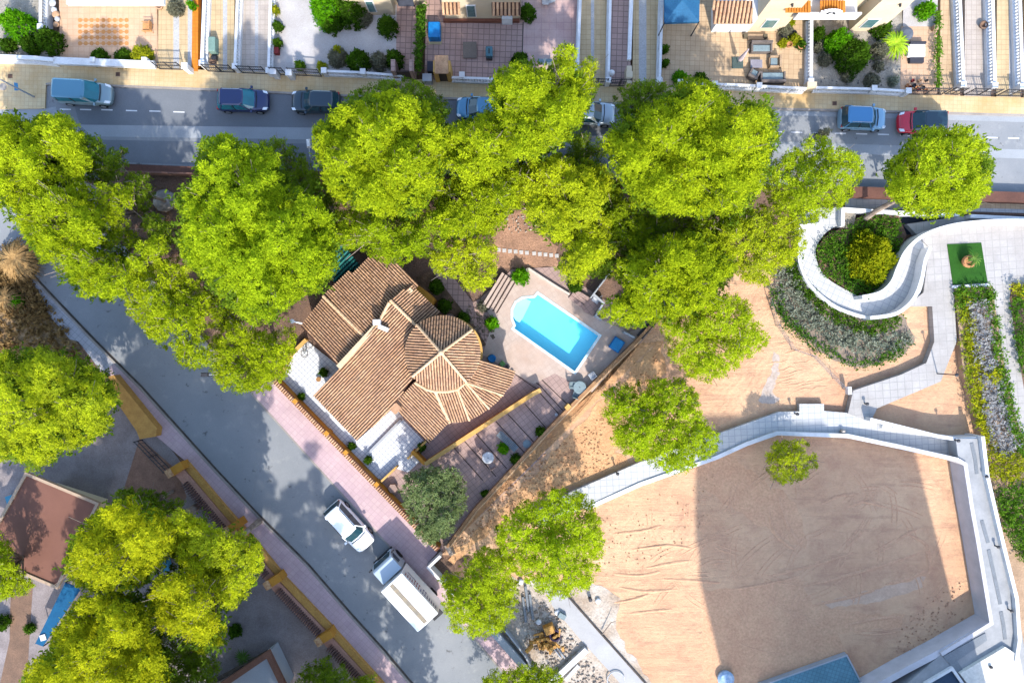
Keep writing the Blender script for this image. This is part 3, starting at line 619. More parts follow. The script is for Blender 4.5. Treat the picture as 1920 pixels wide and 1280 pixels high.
for a in (-132, -38, 50, 142): q = arc(a, a+1, 1)[0]; ridge([(ap[0], ap[1], 6.8), (q[0], q[1], 5.7)], r=.11)
mb = MB(); mb.lathe(G(827, 661, 6.8), [(.22, -.1), (.2, .05), (.08, .16)], 10); mb.build('finial', ridge_m, villa)
# lower skirt roofs
J = {'a': (777, 716, 4.0), 'b': (816, 734, 3.9), 'c': (858, 730, 3.9), 'd': (873, 717, 3.9), 'e': (899, 674, 3.8)}
roof([J['a'], J['b'], (842, 791, 2.9), (803, 831, 2.8), (752, 778, 3.1), (738, 758, 3.2)], (1, 1.1))
roof([J['b'], J['c'], (880, 787, 2.9), (862, 791, 2.85), (842, 791, 2.9)], (.3, 1))
roof([J['c'], J['d'], (917, 765, 2.9), (898, 778, 2.9), (880, 787, 2.9)], (.55, .85))
roof([J['d'], (885, 712, 3.7), (943, 740, 2.9), (932, 753, 2.9), (917, 765, 2.9)], (.85, .6))
roof([J['d'], (888, 690, 3.75), J['e'], (966, 696, 2.9), (958, 720, 2.9), (943, 740, 2.9)], (.93, .3))
ridge([(778, 717, 4.1), (800, 730, 4.1), (816, 734, 4.1), (840, 734, 4.1), (858, 730, 4.1), (873, 717, 4.1)], r=.12)
ridge([J['b'], (829, 763, 3.5), (843, 792, 3.0)], r=.14); ridge([J['c'], (880, 788, 3.0)], r=.1); ridge([J['d'], (917, 766, 3.0)], r=.1); ridge([J['d'], (943, 741, 3.0)], r=.09)
mb = MB(); c = G(706, 604, 4.9); mb.box((c.x, c.y, 4.4), (.55, .4, 1.0)); c = G(718, 615, 4.9); mb.box((c.x, c.y, 4.5), (.75, .3, .8), -.4); mb.build('chimney', white_m, villa)
mb = MB(); c = G(741, 764, 3.5); mb.box((c.x, c.y, 3.2), (.7, .7, .9), .8); mb.build('chimney_block', mat('tan_block', A((216, 168, 130)), None, 2, 9), villa)
mb = MB(); c = G(548, 602, 4.2); d = G(566, 606, 3.6); mb.tube(c, d, .07, .07, 6); mb.lathe((c.x, c.y, 4.15), [(.05, 0), (.17, .04), (.17, .1), (.05, .12)], 14); mb.build('white_flue', white_m, villa)
# green corrugated lean-to
r_ = empty('green_lean_to', tuple(G(650, 490)), 'dark green corrugated lean-to roof at the back of the villa under the pines', 'lean-to roof')
gm = mat('green_metal', A((16, 128, 122)), A((12, 108, 104)), 2, 9, .5, tint=True)
mb = MB(); P = [G(638, 452, 2.4), G(676, 500, 2.5), (G(656, 512, 2.5)), G(634, 536, 2.4), G(612, 512, 2.3)]
mb.prism([(p.x, p.y) for p in P], 2.15, 2.3); 
mb.build('deck', mat('green_metal_dark', A((8, 66, 68))), r_); t = MB(); tile_panel(t, [Vector((p.x, p.y, 2.3+(i in (1, 2))*.1)) for i, p in enumerate(P)], (1, 1.0), .3, .09, 6, jitter=.03); t.build('corrugation', gm, r_)
for p in P[:2]+P[3:]: mb = MB(); mb.tube((p.x, p.y, 0), (p.x, p.y, 2.2), .05, .05, 6); mb.build('post', iron_m, r_)
# shed terrace walls by the villa
mb = MB(); mb.strip(PX([(573, 636), (545, 664), (524, 706)], .6), .22, -.6, 0); tag(mb.build('terrace_edge_wall', ochret_m), 'low cream wall at the upper left edge of the white tiled terrace', 'wall')
mb = MB(); mb.strip(PX([(752, 787), (692, 848)], .35), .2, -.4, 0); tag(mb.build('terrace_divider', grey_m), 'thin grey divider running across the sunny white tiled terrace', 'wall')
# retaining ochre wall between villa and lower terrace
r_ = empty('ochre_wall', tuple(G(900, 800)), 'straight ochre retaining wall below the villa, from the white terrace to the pool steps', 'wall')
mb = MB(); mb.strip(PX([(1014, 731), (1000, 738), (797, 870)], 1.1), .3, -1.2, -.05); mb.build('wall', ochre_m, r_)
mb = MB(); mb.strip(PX([(1014, 731), (1000, 738), (797, 870)], 1.1), .34, -.05, .02); mb.build('coping', ochret_m, r_)
mb = MB(); mb.strip(PX([(797, 870), (772, 846)], 1.1), .3, -1.2, -.02); mb.build('return_wall', ochre_m, r_)
mb = MB(); mb.strip(PX([(764, 860), (800, 826)], .8), .16, -.8, 0); tag(mb.build('terrace_parapet', ochret_m), 'short cream parapet at the lower right corner of the white terrace', 'wall')
mb = MB(); mb.strip(PX([(714, 903), (744, 875)], .8), .16, -.8, 0); tag(mb.build('terrace_parapet', ochret_m), 'short cream parapet at the bottom tip of the white terrace', 'wall')
# street wall with its comb of tiles
r_ = empty('street_wall', tuple(G(665, 873)), 'ochre garden wall topped by a comb of cream and brown tiles along the pink pavement', 'wall')
a, b = (516, 714), (822, 1030)
mb = MB(); mb.strip(PX([a, (b[0], b[1])], 1.2), .32, -1.3, -.1); mb.build('wall', ochre_m, r_)
t = MB(); k_ = MB(); A_, B_ = G(*a, 1.25), G(*b, 1.25); d = (B_-A_); n = int(d.length/.2); u = d.normalized(); v = Vector((-u.y, u.x, 0))
for i in range(n):
    p = A_+d*(i/n)-v*.06; g = random.uniform(.75, 1.15)
    t.tube(p+v*.16, p-v*.2+Vector((0, 0, -.1)), .062, .07, 6, (g, g*.97, g*.92))
k_.strip([(A_.x-v.x*.05, A_.y-v.y*.05, 1.1), (B_.x-v.x*.05, B_.y-v.y*.05, 1.1)], .42, -.02, .08)
k_.build('cap_bed', mat('brown_bed', A((140, 88, 62))), r_); t.build('cap_tiles', mat('cap_tiles', A((240, 206, 170)), A((196, 140, 110)), 3, 9, .8, tint=True), r_)
for x, y in ((553, 752), (612, 812), (648, 848), (706, 908)):
    mb = MB(); c = G(x, y, 1.3); mb.box((c.x, c.y, .65), (.34, .34, 1.36), .8); mb.build('pier', ochre_m, r_)
# white L wall at the sharp corner
mb = MB(); mb.strip(PX([(826, 1042), (803, 1064), (835, 1098), (850, 1114)], 1.2), .22, -1.3, 0); tag(mb.build('white_corner_wall', white_m), 'white L-shaped wall beside the truck at the corner of the sand plot', 'wall')
# plot boundary wall facing the sand
r_ = empty('boundary_wall', tuple(G(1050, 800)), 'long narrow tan wall dividing the villa garden from the bare orange soil', 'wall')
bp = [(1232, 598), (1192, 641), (1135, 697), (1070, 762), (1022, 812), (960, 880), (890, 956), (838, 1026)]
mb = MB(); mb.strip(PX(bp, .8), .22, -.9, 0); mb.build('wall', mat('tan_block_wall', A((206, 160, 118)), A((180, 132, 92)), 2, 9), r_)
mb = MB(); mb.strip([(p[0]+.17, p[1]-.12, 0) for p in PX(bp, .6)], .12, -.3, .5); mb.build('footing', mat('pale_footing', A((238, 200, 158))), r_)
mb = MB(); c = G(1065, 763, .9); mb.box((c.x, c.y, .45), (.45, .35, .95), .8); mb.build('post', ochret_m, r_)
# steps
def steps(lines, w_, name, label, m, edge=.1):
    r = empty('garden_steps', tuple(G(*lines[0][0])), label, 'steps'); n = len(lines)
    for i, (p, q) in enumerate(lines):
        mb = MB(); z_ = .12+.13*(n-i) if name == 'up' else .09+.02
        mb.strip(PX([p, q], z_), w_, -z_, 0); mb.build('step', m, r)
dstep = mat('dark_step_edge', A((80, 64, 58)))
for a, b, l in (((960, 696), (1056, 762), 'first'), ((967, 690), (1064, 755), 'second')): pass
mb = MB()
for p, q in (((1003, 726), (1048, 776)), ((1010, 720), (1056, 770)), ((1016, 712), (1063, 757)), ((984, 757), (1023, 801)), ((952, 776), (1002, 830)), ((930, 790), (985, 850)), ((892, 812), (950, 878)), ((870, 826), (930, 893)), ((850, 838), (905, 900)), ((960, 697), (1003, 727)), ((965, 690), (1012, 722)), ((905, 640), (920, 625)), ((912, 648), (928, 634)), ((918, 655), (934, 642))):
    mb.strip(PX([p, q], .1), .07, -.05, -.02)
tag(mb.build('terrace_step_edges', dstep), kind='structure')
r_ = empty('garden_steps', tuple(G(925, 545)), 'four pale steps with dark edges left of the pool deck', 'steps')
for i, (p, q) in enumerate((((944, 512), (907, 572)), ((950, 516), (914, 577)), ((956, 521), (921, 581)), ((963, 526), (928, 585)))):
    mb = MB(); z_ = .55-.12*i; mb.strip(PX([p, q], z_), .26, -z_, 0); st_ = mb.build('step', deck_m, r_)
    mb = MB(); mb.strip(PX([(p[0]+3, p[1]+2), (q[0]+3, q[1]+2)], z_-.02), .1, -.06, .03); mb.build('dark_edge', dstep, st_)
r_ = empty('garden_steps', tuple(G(1080, 560)), 'brown steps at the upper right of the pool deck under the pine', 'steps')
for i, (p, q) in enumerate((((1068, 556), (1094, 575)), ((1073, 550), (1099, 568)), ((1078, 545), (1104, 561)))):
    mb = MB(); z_ = .2+.12*i; mb.strip(PX([p, q], z_), .3, -z_, 0); mb.build('step', yard_m, r_)
mb = MB(); mb.strip(PX([(985, 506), (992, 504), (1040, 535), (1068, 552)], .35), .16, -.4, 0); tag(mb.build('deck_kerb', mat('pale_coping', A((240, 226, 212)))), 'pale raised edge along the top of the pool deck', 'wall')
mb = MB(); mb.strip(PX([(1113, 551), (1132, 568), (1117, 592), (1128, 600)], .8), .14, -.8, 0); tag(mb.build('shower_wall', grey_m), 'small zigzag grey wall around the outdoor shower beside the pool', 'wall')
mb = MB(); mb.strip(PX([(1148, 506), (1108, 558)], 1.0), .1, -1.0, 0); tag(mb.build('grey_fence', grey_m), 'thin grey garden fence running up from the outdoor shower', 'fence')
mb = MB(); mb.strip(PX([(1170, 622), (1190, 633)], 1.0), .14, -1.0, 0); tag(mb.build('deck_end_wall', grey_m), 'short grey wall at the right end of the pool deck', 'wall')
mb = MB(); mb.strip(PX([(1228, 600), (1200, 632)], .6), .5, -.6, 0); tag(mb.build('dark_trench_cover', iron_m), 'black cover strip between the pool deck and the tan wall', 'cover')
for i in range(11):
    x = 935+i*10.6+(3 if i > 5 else 0); y = 468.5+i*1.1; mb = MB(); c = G(x, y, .06); mb.box((c.x, c.y, .05), (.3, .3, .05), .05)
    tag(mb.build('stepping_stone', mat('stone_slab', A((226, 218, 212)), A((200, 196, 192)), 3, 9) if i == 0 else bpy.data.materials['stone_slab']), 'one of the square white stepping stones in the dark clearing above the pool', 'stepping stone', 'stepping stones above the pool')

# ------------------------------------------------------------ swimming pool
pool = empty('swimming_pool', tuple(G(1043, 620)), 'turquoise swimming pool with a rounded step end beside the villa', 'swimming pool')
Pw = [tuple(p)[:2] for p in PX(POOL, 0)]; n = len(Pw)
ar = sum(Pw[i][0]*Pw[(i+1) % n][1]-Pw[(i+1) % n][0]*Pw[i][1] for i in range(n))
if ar < 0: Pw = Pw[::-1]
DEP = -1.15
mb = MB(); vs = [(x, y, DEP) for x, y in Pw]+[(x, y, .088) for x, y in Pw]
fs = [tuple(t) for t in tessellate_polygon([[Vector((p[0], p[1], 0)) for p in Pw]])]+[((i+1) % n, i, i+n, (i+1) % n+n) for i in range(n)]
mb.add(vs, fs); mb.build('basin', basin_m, pool)
mb = MB(); mb.add([(x, y, -.1) for x, y in Pw], [tuple(t) for t in tessellate_polygon([[Vector((p[0], p[1], 0)) for p in Pw]])]); mb.build('water', water_m, pool)
mb = MB(); mb.strip([(x, y, 0) for x, y in Pw], .2, -.2, .125, closed=True); mb.build('coping', mat('pool_coping', A((225, 245, 250), 1.5), None, 1, 9), pool)
for k, (rr_, zz) in enumerate(((23, -.3), (17, -.6), (11, -.9))):
    mb = MB(); c0 = (983, 583); q = [(c0[0]+rr_*math.cos(R(a)), c0[1]+rr_*math.sin(R(a))) for a in range(112, 305, 12)]+[(c0[0]+8, c0[1]-8), (c0[0]-2, c0[1]+12)]
    mb.prism([tuple(p)[:2] for p in PX(q, 0)], DEP+.01, zz); mb.build('entry_step', stepw_m, pool)

# ------------------------------------------------------------ white walkways and walls of the east plot
ring = smoothline([(1500, 425), (1497, 480), (1512, 522), (1545, 565), (1592, 588), (1640, 596), (1688, 586), (1722, 556), (1736, 510), (1742, 468), (1770, 440)], 5)
ringi = smoothline([(1720, 440), (1692, 476), (1680, 515), (1658, 548), (1622, 556), (1590, 545), (1552, 522), (1534, 496), (1530, 466), (1545, 440), (1565, 425)], 5)
sheet('curved_path', ring+ringi, path2_m, .5, -.4)
sheet('plaza', [(1742, 464), (1700, 420), (1800, 406), (1920, 408), (2010, 410), (2010, 560), (1897, 528), (1893, 560), (1905, 640), (1922, 740), (1935, 850), (1905, 790), (1885, 700), (1870, 620), (1862, 540), (1788, 540), (1794, 640), (1764, 715), (1700, 742), (1645, 765), (1632, 790), (1590, 775), (1600, 732), (1690, 702), (1737, 680), (1752, 640), (1748, 574), (1700, 574), (1732, 548)], plaza_m, .62, -.4)
sheet('path', [(1592, 774), (1545, 770), (1545, 757), (1499, 757), (1499, 771), (1460, 772), (1345, 813), (1200, 866), (1068, 923), (1000, 960), (1010, 990), (1095, 952), (1200, 905), (1345, 852), (1455, 810), (1585, 814), (1792, 860), (1795, 826), (1632, 788)], path_m, .5, -.4)
sheet('paved_forecourt', [(1499, 420), (1499, 432), (1560, 428), (1580, 420), (1580, 388), (1535, 390), (1500, 400)], path_m, .51, -.4)
sheet('lower_path', [(1036, 1136), (1020, 1100), (1055, 1108), (1129, 1191), (1210, 1280), (1270, 1345), (1220, 1345), (1152, 1268), (1086, 1196)], mat('pale_concrete', A((232, 230, 228), 2.5), A((214, 212, 212), 2.5), .5, 9, .9, 0, 1, .1), .14, -.3)
mb = MB(); mb.strip(PX([(1060, 1112), (1129, 1190), (1212, 1283), (1270, 1348)], .2), .12, -.3, 0); tag(mb.build('dark_kerb', gut_m), 'thin dark kerb along the right side of the pale lower path', 'kerb')
mb = MB(); mb.strip(PX([(917, 1176), (960, 1225), (992, 1262), (1040, 1320)], .9), .55, -1, 0); tag(mb.build('grey_blue_wall', grey_m), 'grey-blue wall beside the pink pavement at the bottom, under the small pine', 'wall')
mb = MB(); mb.strip(PX([(948, 1183), (985, 1230), (995, 1250)], .8), .12, -1, 0); tag(mb.build('thin_wall', grey_m), 'thinner grey wall running just behind the grey-blue pavement wall', 'wall')
mb = MB(); mb.strip(PX([(1100, 1218), (1042, 1272), (1020, 1295)], .5), .45, -.5, 0); tag(mb.build('white_block_wall', white_m), 'white block wall across the rubble at the bottom of the picture', 'wall')
mb = MB(); mb.strip(PX([(1085, 1248), (1060, 1275)], .3), .25, -.4, 0); tag(mb.build('white_block_wall', white_m), 'shorter white block wall below the first one across the rubble', 'wall')
def wwall(pts, label, h, base=-.6, wd=.28, name='white_wall', smooth=True):
    q = smoothline(pts, 6) if smooth else pts
    mb = MB(); mb.strip(PX(q, h), wd, -h+base, 0); return tag(mb.build(name, white_m), label, 'wall')
wwall([(1617, 557), (1650, 549), (1672, 530), (1685, 500), (1700, 470), (1730, 443), (1780, 424), (1850, 415), (1925, 414), (2000, 416)], 'tall curved white wall sweeping from the plaza around the planted oval', 1.9)
wwall([(1497, 470), (1502, 500), (1520, 535), (1560, 570), (1600, 588), (1632, 596)], 'curved white kerb wall on the outer side of the ring path', .8, wd=.2)
wwall([(1632, 596), (1680, 588), (1712, 562), (1728, 525), (1735, 490), (1745, 464)], 'curved white wall separating the sunken ramp from the sunny plaza', 1.5)
wwall([(1500, 424), (1545, 420)], 'short thick white wall at the entrance of the ring path', 1.3, smooth=False)
wwall([(1580, 424), (1581, 392), (1640, 396), (1720, 400), (1800, 402)], 'straight white wall below the lower walk, crossed by the leaning pine trunk', 1.1, smooth=False)
wwall([(1820, 405), (1925, 410), (2000, 411)], 'white wall above the plaza at the right edge below the tan walk', 1.2, smooth=False)
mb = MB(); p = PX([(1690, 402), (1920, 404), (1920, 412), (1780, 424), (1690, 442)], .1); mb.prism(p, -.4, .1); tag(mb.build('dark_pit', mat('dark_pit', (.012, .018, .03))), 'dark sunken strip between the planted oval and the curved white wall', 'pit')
sheet('artificial_grass', [(1776, 458), (1840, 455), (1852, 530), (1787, 534)], mat('artificial_grass', A((58, 122, 28), 2.6), A((46, 104, 22), 2.6), 1.5, 30, .95, .02, 60, .35), .66)
mb = MB(); mb.strip(PX([(1786, 538), (1855, 534)], .8), .2, -.5, 0); tag(mb.build('white_edge', white_m), 'short white edging between the bright green lawn and the long flower bed', 'edging')
# walls round the sand pit
r_ = empty('pit_wall', tuple(G(1820, 1000)), 'long white topped retaining wall round the right and top sides of the sand pit', 'wall')
L1 = [(1098, 954), (1200, 908), (1345, 857), (1400, 832), (1457, 812), (1590, 817), (1690, 838), (1797, 862)]
zz = [.55, .6, .65, .7, .8, 1.0, 1.3, 1.75]
P = [tuple(G(x, y, z)) for (x, y), z in zip(L1, zz)]
mb = MB(); mb.strip(P, .32, -1.0, 0); mb.build('north_wall', white_m, r_)
L2 = [(1797, 862), (1810, 870), (1822, 950), (1833, 1010), (1859, 1168), (1765, 1226)]
mb = MB(); mb.strip(PX(L2, 1.75), .3, -2.2, 0.02); mb.build('east_wall', mat('pit_wall_render', A((226, 222, 226), 1.7), None, 1, 9, .8, 0, 1, .05), r_)
L3 = [(1765, 1226), (1700, 1262), (1640, 1300), (1560, 1350)]
mb = MB(); mb.strip(PX([(1859, 1168), (1765, 1222), (1700, 1256), (1600, 1312), (1540, 1350)], 1.6), .5, -2.2, -.02); mb.build('south_wall', bpy.data.materials['pit_wall_render'], r_)
wwall([(1632, 786), (1760, 818), (1800, 824), (1843, 821)], 'white wall between the shaded path and the small triangular sand patch', 1.5, smooth=False)
sheet('upper_walkway', [(1797, 862), (1792, 822), (1843, 822), (1850, 890), (1880, 1020), (1905, 1120), (1922, 1220), (1960, 1290), (1960, 1400), (1560, 1400), (1765, 1226), (1859, 1168), (1833, 1010), (1810, 870)], mat('walkway_screed', A((222, 222, 222), 2.6), A((190, 192, 194), 2.6), .8, 6, .9, 0, 1, .08), 1.6, -.4)
wwall([(1843, 818), (1852, 893), (1882, 1022), (1907, 1122), (1912, 1200), (1906, 1240)], 'long white wall along the outer side of the raised walkway at the right edge', 2.0, smooth=False)
for i, q in enumerate(([(1822, 830), (1829, 862), (1832, 888)], [(1841, 975), (1848, 1000), (1853, 1017)], [(1854, 1030), (1865, 1080), (1876, 1132)], [(1877, 1146), (1882, 1172), (1885, 1198)])):
    mb = MB(); mb.strip(PX(q, 1.63), .28, -.1, 0); tag(mb.build('sunken_channel', mat('channel_grey', A((150, 156, 162)), None, 1, 9) if i == 0 else bpy.data.materials['channel_grey']), ['grey sunken channel nearest the top end of the raised walkway', 'short grey sunken channel, second from the top of the raised walkway', 'long grey sunken channel in the middle of the raised walkway', 'grey sunken channel nearest the white terrace at the bottom right'][i], 'channel')
for i, (x, y, l) in enumerate(((1797, 826, 'at the corner of the pit path'), (1850, 893, 'beside the yellow shrubs of the right edge'), (1872, 1025, 'half way down the raised walkway'), (1897, 1145, 'at the lower end of the raised walkway'), (1858, 1250, 'on the white terrace at the bottom right'), (1674, 798, 'on the wall beside the triangular sand patch'), (1626, 757, 'at the fork of the paths'), (1495, 776, 'on the path beside the square bay'), (1158, 888, 'on the sunny path above the pit'))):
    z_ = 2.0 if x > 1780 else 1.0; c = G(x, y, z_); mb = MB(); mb.tube((c.x, c.y, z_-.9), (c.x, c.y, z_), .06, .06, 8); mb.lathe((c.x, c.y, z_-.05), [(.1, 0), (.13, .04), (.13, .12), (.03, .16)], 12)
    tag(mb.build('bollard_light', iron_m), 'small black bollard light '+l, 'light', 'black bollard lights')
# terrace and sunken pools bottom right
r_ = empty('white_terrace_block', tuple(G(1850, 1250)), 'white terrace block with a grey recess at the bottom right corner', 'terrace')
mb = MB(); mb.prism([tuple(p)[:2] for p in PX([(1885, 1212), (1800, 1262), (1850, 1330), (1930, 1330), (1912, 1230)], 1.9)], .5, 1.9); mb.build('slab', mat('plaster_slab', A((246, 242, 232), 1.7), None, .5, 5), r_)
mb = MB(); mb.prism([tuple(p)[:2] for p in PX([(1768, 1230), (1848, 1186), (1851, 1200), (1795, 1238), (1840, 1310), (1815, 1310), (1786, 1250)], 1.66)], 1.5, 1.66); mb.build('recess', bpy.data.materials['channel_grey'], r_)
r_ = empty('dark_pool', tuple(G(1760, 1280)), 'dark blue-grey tank with a white rim at the bottom right', 'tank')
mb = MB(); mb.prism([tuple(p)[:2] for p in PX([(1735, 1285), (1785, 1256), (1815, 1300), (1740, 1320)], 1.7)], 1.4, 1.68); mb.build('dark_floor', mat('dark_slate', A((70, 92, 118)), None, 1, 9), r_)
mb = MB(); mb.strip(PX([(1735, 1283), (1786, 1253), (1822, 1305)], 1.85), .22, -.5, 0); mb.build('rim', white_m, r_)
r_ = empty('tiled_basin', tuple(G(1520, 1270)), 'grey-blue tiled basin cover at the bottom edge of the sand pit', 'basin')
q = [(1425, 1286), (1588, 1228), (1622, 1292), (1640, 1330), (1440, 1330)]
mb = MB(); mb.prism([tuple(p)[:2] for p in PX(q, .5)], -.2, .5); mb.build('tiled_top', tiles('blue_grey_tiles', A((120, 170, 185)), A((110, 158, 175)), A((96, 140, 156)), .3, ang=18), r_)
mb = MB(); mb.strip(PX(q[:3], .56), .12, -.5, 0); mb.build('rim', grey_m, r_)
# west side: street wall, gate, fences, red roof
r_ = empty('garden_wall', tuple(G(480, 1060)), 'long low tan and ochre wall with pillars and slatted fence along the shaded pink pavement', 'wall')
WL = [(338, 878), (430, 985), (520, 1083), (620, 1190), (720, 1296), (780, 1360)]
PI_ = [(352, 868), (432, 962), (478, 1013), (535, 1084), (630, 1184), (716, 1279), (770, 1345)]
mb = MB(); mb.strip(PX([(x-17, y+15) for x, y in PI_], .6), .8, -1, 0); mb.build('wall', mat('tan_wall_top', A((224, 170, 144)), A((208, 154, 130)), 1, 9), r_)
mb = MB(); mb.strip(PX([(x-4, y+3) for x, y in PI_], .5), .5, -.8, 0); mb.build('ochre_edge', mat('ochre_edge', A((234, 180, 96)), A((204, 150, 80)), 3, 8, .9, 0, 1, .3), r_)
for x, y in ((328, 880), (436, 988), (512, 1090), (608, 1196)):
    mb = MB(); c = G(x, y, 1.4); mb.box((c.x, c.y, .7), (1.35, .62, 1.4), R(32)); pl = mb.build('pillar', ochre_m, r_)
    mb = MB(); mb.box((c.x-.45, c.y-.28, 1.43), (.5, .66, .06), R(32)); mb.build('worn_cap', mat('worn_cap', A((240, 200, 150)), A((190, 130, 90)), 4, 9), pl)
for (p, q) in (((345, 905), (422, 995)), ((442, 1012), (500, 1080)), ((520, 1106), (598, 1188)), ((616, 1212), (700, 1300))):
    a = G(*p, .8); b = G(*q, .8); d = b-a; n = int(d.length/.2); f = MB()
    for i in range(n): c = a+d*((i+.5)/n); f.box((c.x, c.y, .55), (.09, .5, 1.0), math.atan2(d.y, d.x))
    tag(f.build('slatted_fence', mat('fence_slats', A((128, 98, 92)), None, 2, 9) if p[0] == 345 else bpy.data.materials['fence_slats'], r_), 'panel of closely spaced brown slats')
r_ = empty('garden_wall', tuple(G(250, 770)), 'ochre wall stub with flat top above the black gate, next to the pink pavement', 'wall')
mb = MB(); mb.prism([tuple(p)[:2] for p in PX([(202, 706), (213, 703), (294, 803), (292, 818), (262, 823), (256, 808), (226, 764)], 1.0)], -.2, 1.0); mb.build('wall', mat('ochre_brown_top', A((226, 172, 92)), A((196, 144, 76)), 2, 9, .9, 0, 1, .2), r_)
gate((268, 824), (322, 880), 'black lattice gate in the gap of the ochre wall beside the pink pavement', group=None, h=1.3, step=.3)
rb = empty('red_roof_shed', tuple(G(90, 990)), 'low building with a flat brown-red roof and pale rim at the left edge', 'building')
q = [(48, 888), (182, 944), (106, 1101), (0, 1056), (-60, 1030), (-20, 1010)]
mb = MB(); mb.prism([tuple(p)[:2] for p in PX([(60, 920), (160, 952), (98, 1080), (10, 1045), (-30, 1015)], 3)], 0, 2.7); mb.build('wall', cream_m, rb)
mb = MB(); mb.prism([tuple(p)[:2] for p in PX(q, 3)], 2.85, 3.0); rf = mb.build('roof', redroof_m, rb)
mb = MB(); mb.strip(PX(q, 3.1), .22, -.3, 0, closed=True); mb.build('rim', mat('pale_rim', A((214, 186, 160)), None, 1, 9), rf)
r_ = empty('blue_canopy', tuple(G(110, 1150)), 'long narrow blue canopy beside the brown-red roof at the lower left', 'canopy')
mb = MB(); q = [(122, 1092), (152, 1102), (80, 1211), (66, 1206)]; P = PX(q, 2.0); mb.prism([p[:2] for p in P], 1.9, 2.0); cn = mb.build('top', mat('deep_blue', A((20, 105, 150)), A((14, 90, 135)), 1, 9), r_)
mb = MB(); c = G(80, 1195, 2.1); mb.box((c.x, c.y, 2.05), (.45, .45, .08), .3); mb.build('white_patch', white_m, cn)
for p in P: mb = MB(); mb.tube((p[0], p[1], 0), (p[0], p[1], 1.95), .05, .05, 6); mb.build('leg', iron_m, r_)
r_ = empty('brown_shed', tuple(G(490, 1260)), 'small shed with brown edges at the bottom left below the long wall', 'shed')
mb = MB(); q = [(420, 1290), (503, 1225), (535, 1292), (500, 1330), (400, 1330)]; mb.prism([p[:2] for p in PX(q, 2.2)], 0, 2.1); mb.build('wall', grey_m, r_)
mb = MB(); mb.strip(PX([(405, 1292), (502, 1226), (534, 1292)], 2.3), .45, -.3, 0); mb.build('roof_edge', mat('shed_edge', A((150, 106, 88)), None, 2, 9), r_)
mb = MB(); mb.strip(PX([(380, 1290), (470, 1242), (500, 1225)], .8), .2, -.8, 0); tag(mb.build('dark_wall', gut_m), 'dark low wall leading up to the small brown-edged shed', 'wall')
mb = MB(); mb.prism([p[:2] for p in PX([(398, 596), (404, 584), (432, 607), (420, 612)], 2)], 0, 2); tag(mb.build('hut_roof', terracotta), 'tiny tiled hut corner showing between the pines near the street', 'hut')
# off-frame apartment block whose shade falls on the sand
r_ = empty('apartment_block', (22, -42, 0), 'tall pale apartment block standing just below the picture whose shade covers the sand pit', 'building')
def blk(x0, x1, y0, y1, h, m_=cream_m, name='wall'):
    mb = MB(); mb.prism([(x0, y0), (x1, y0), (x1, y1), (x0, y1)], 0, h); return mb.build(name, m_, r_)
yN = -29.8
blk(20.8, 37.9, yN-12, yN, 20.3)
blk(20.8, 31, yN-10, yN+.01, 21.4, name='roof_block')
for fl in range(6):
    for k in range(5):
        f = MB(); f.box((23+k*3.2, yN+.05, 1.8+fl*3.1), (1.5, .1, 1.5)); fr = f.build('window', white_m, r_); g = MB(); g.box((23+k*3.2, yN+.12, 1.8+fl*3.1), (1.3, .04, 1.3)); g.build('pane', win_m, fr)
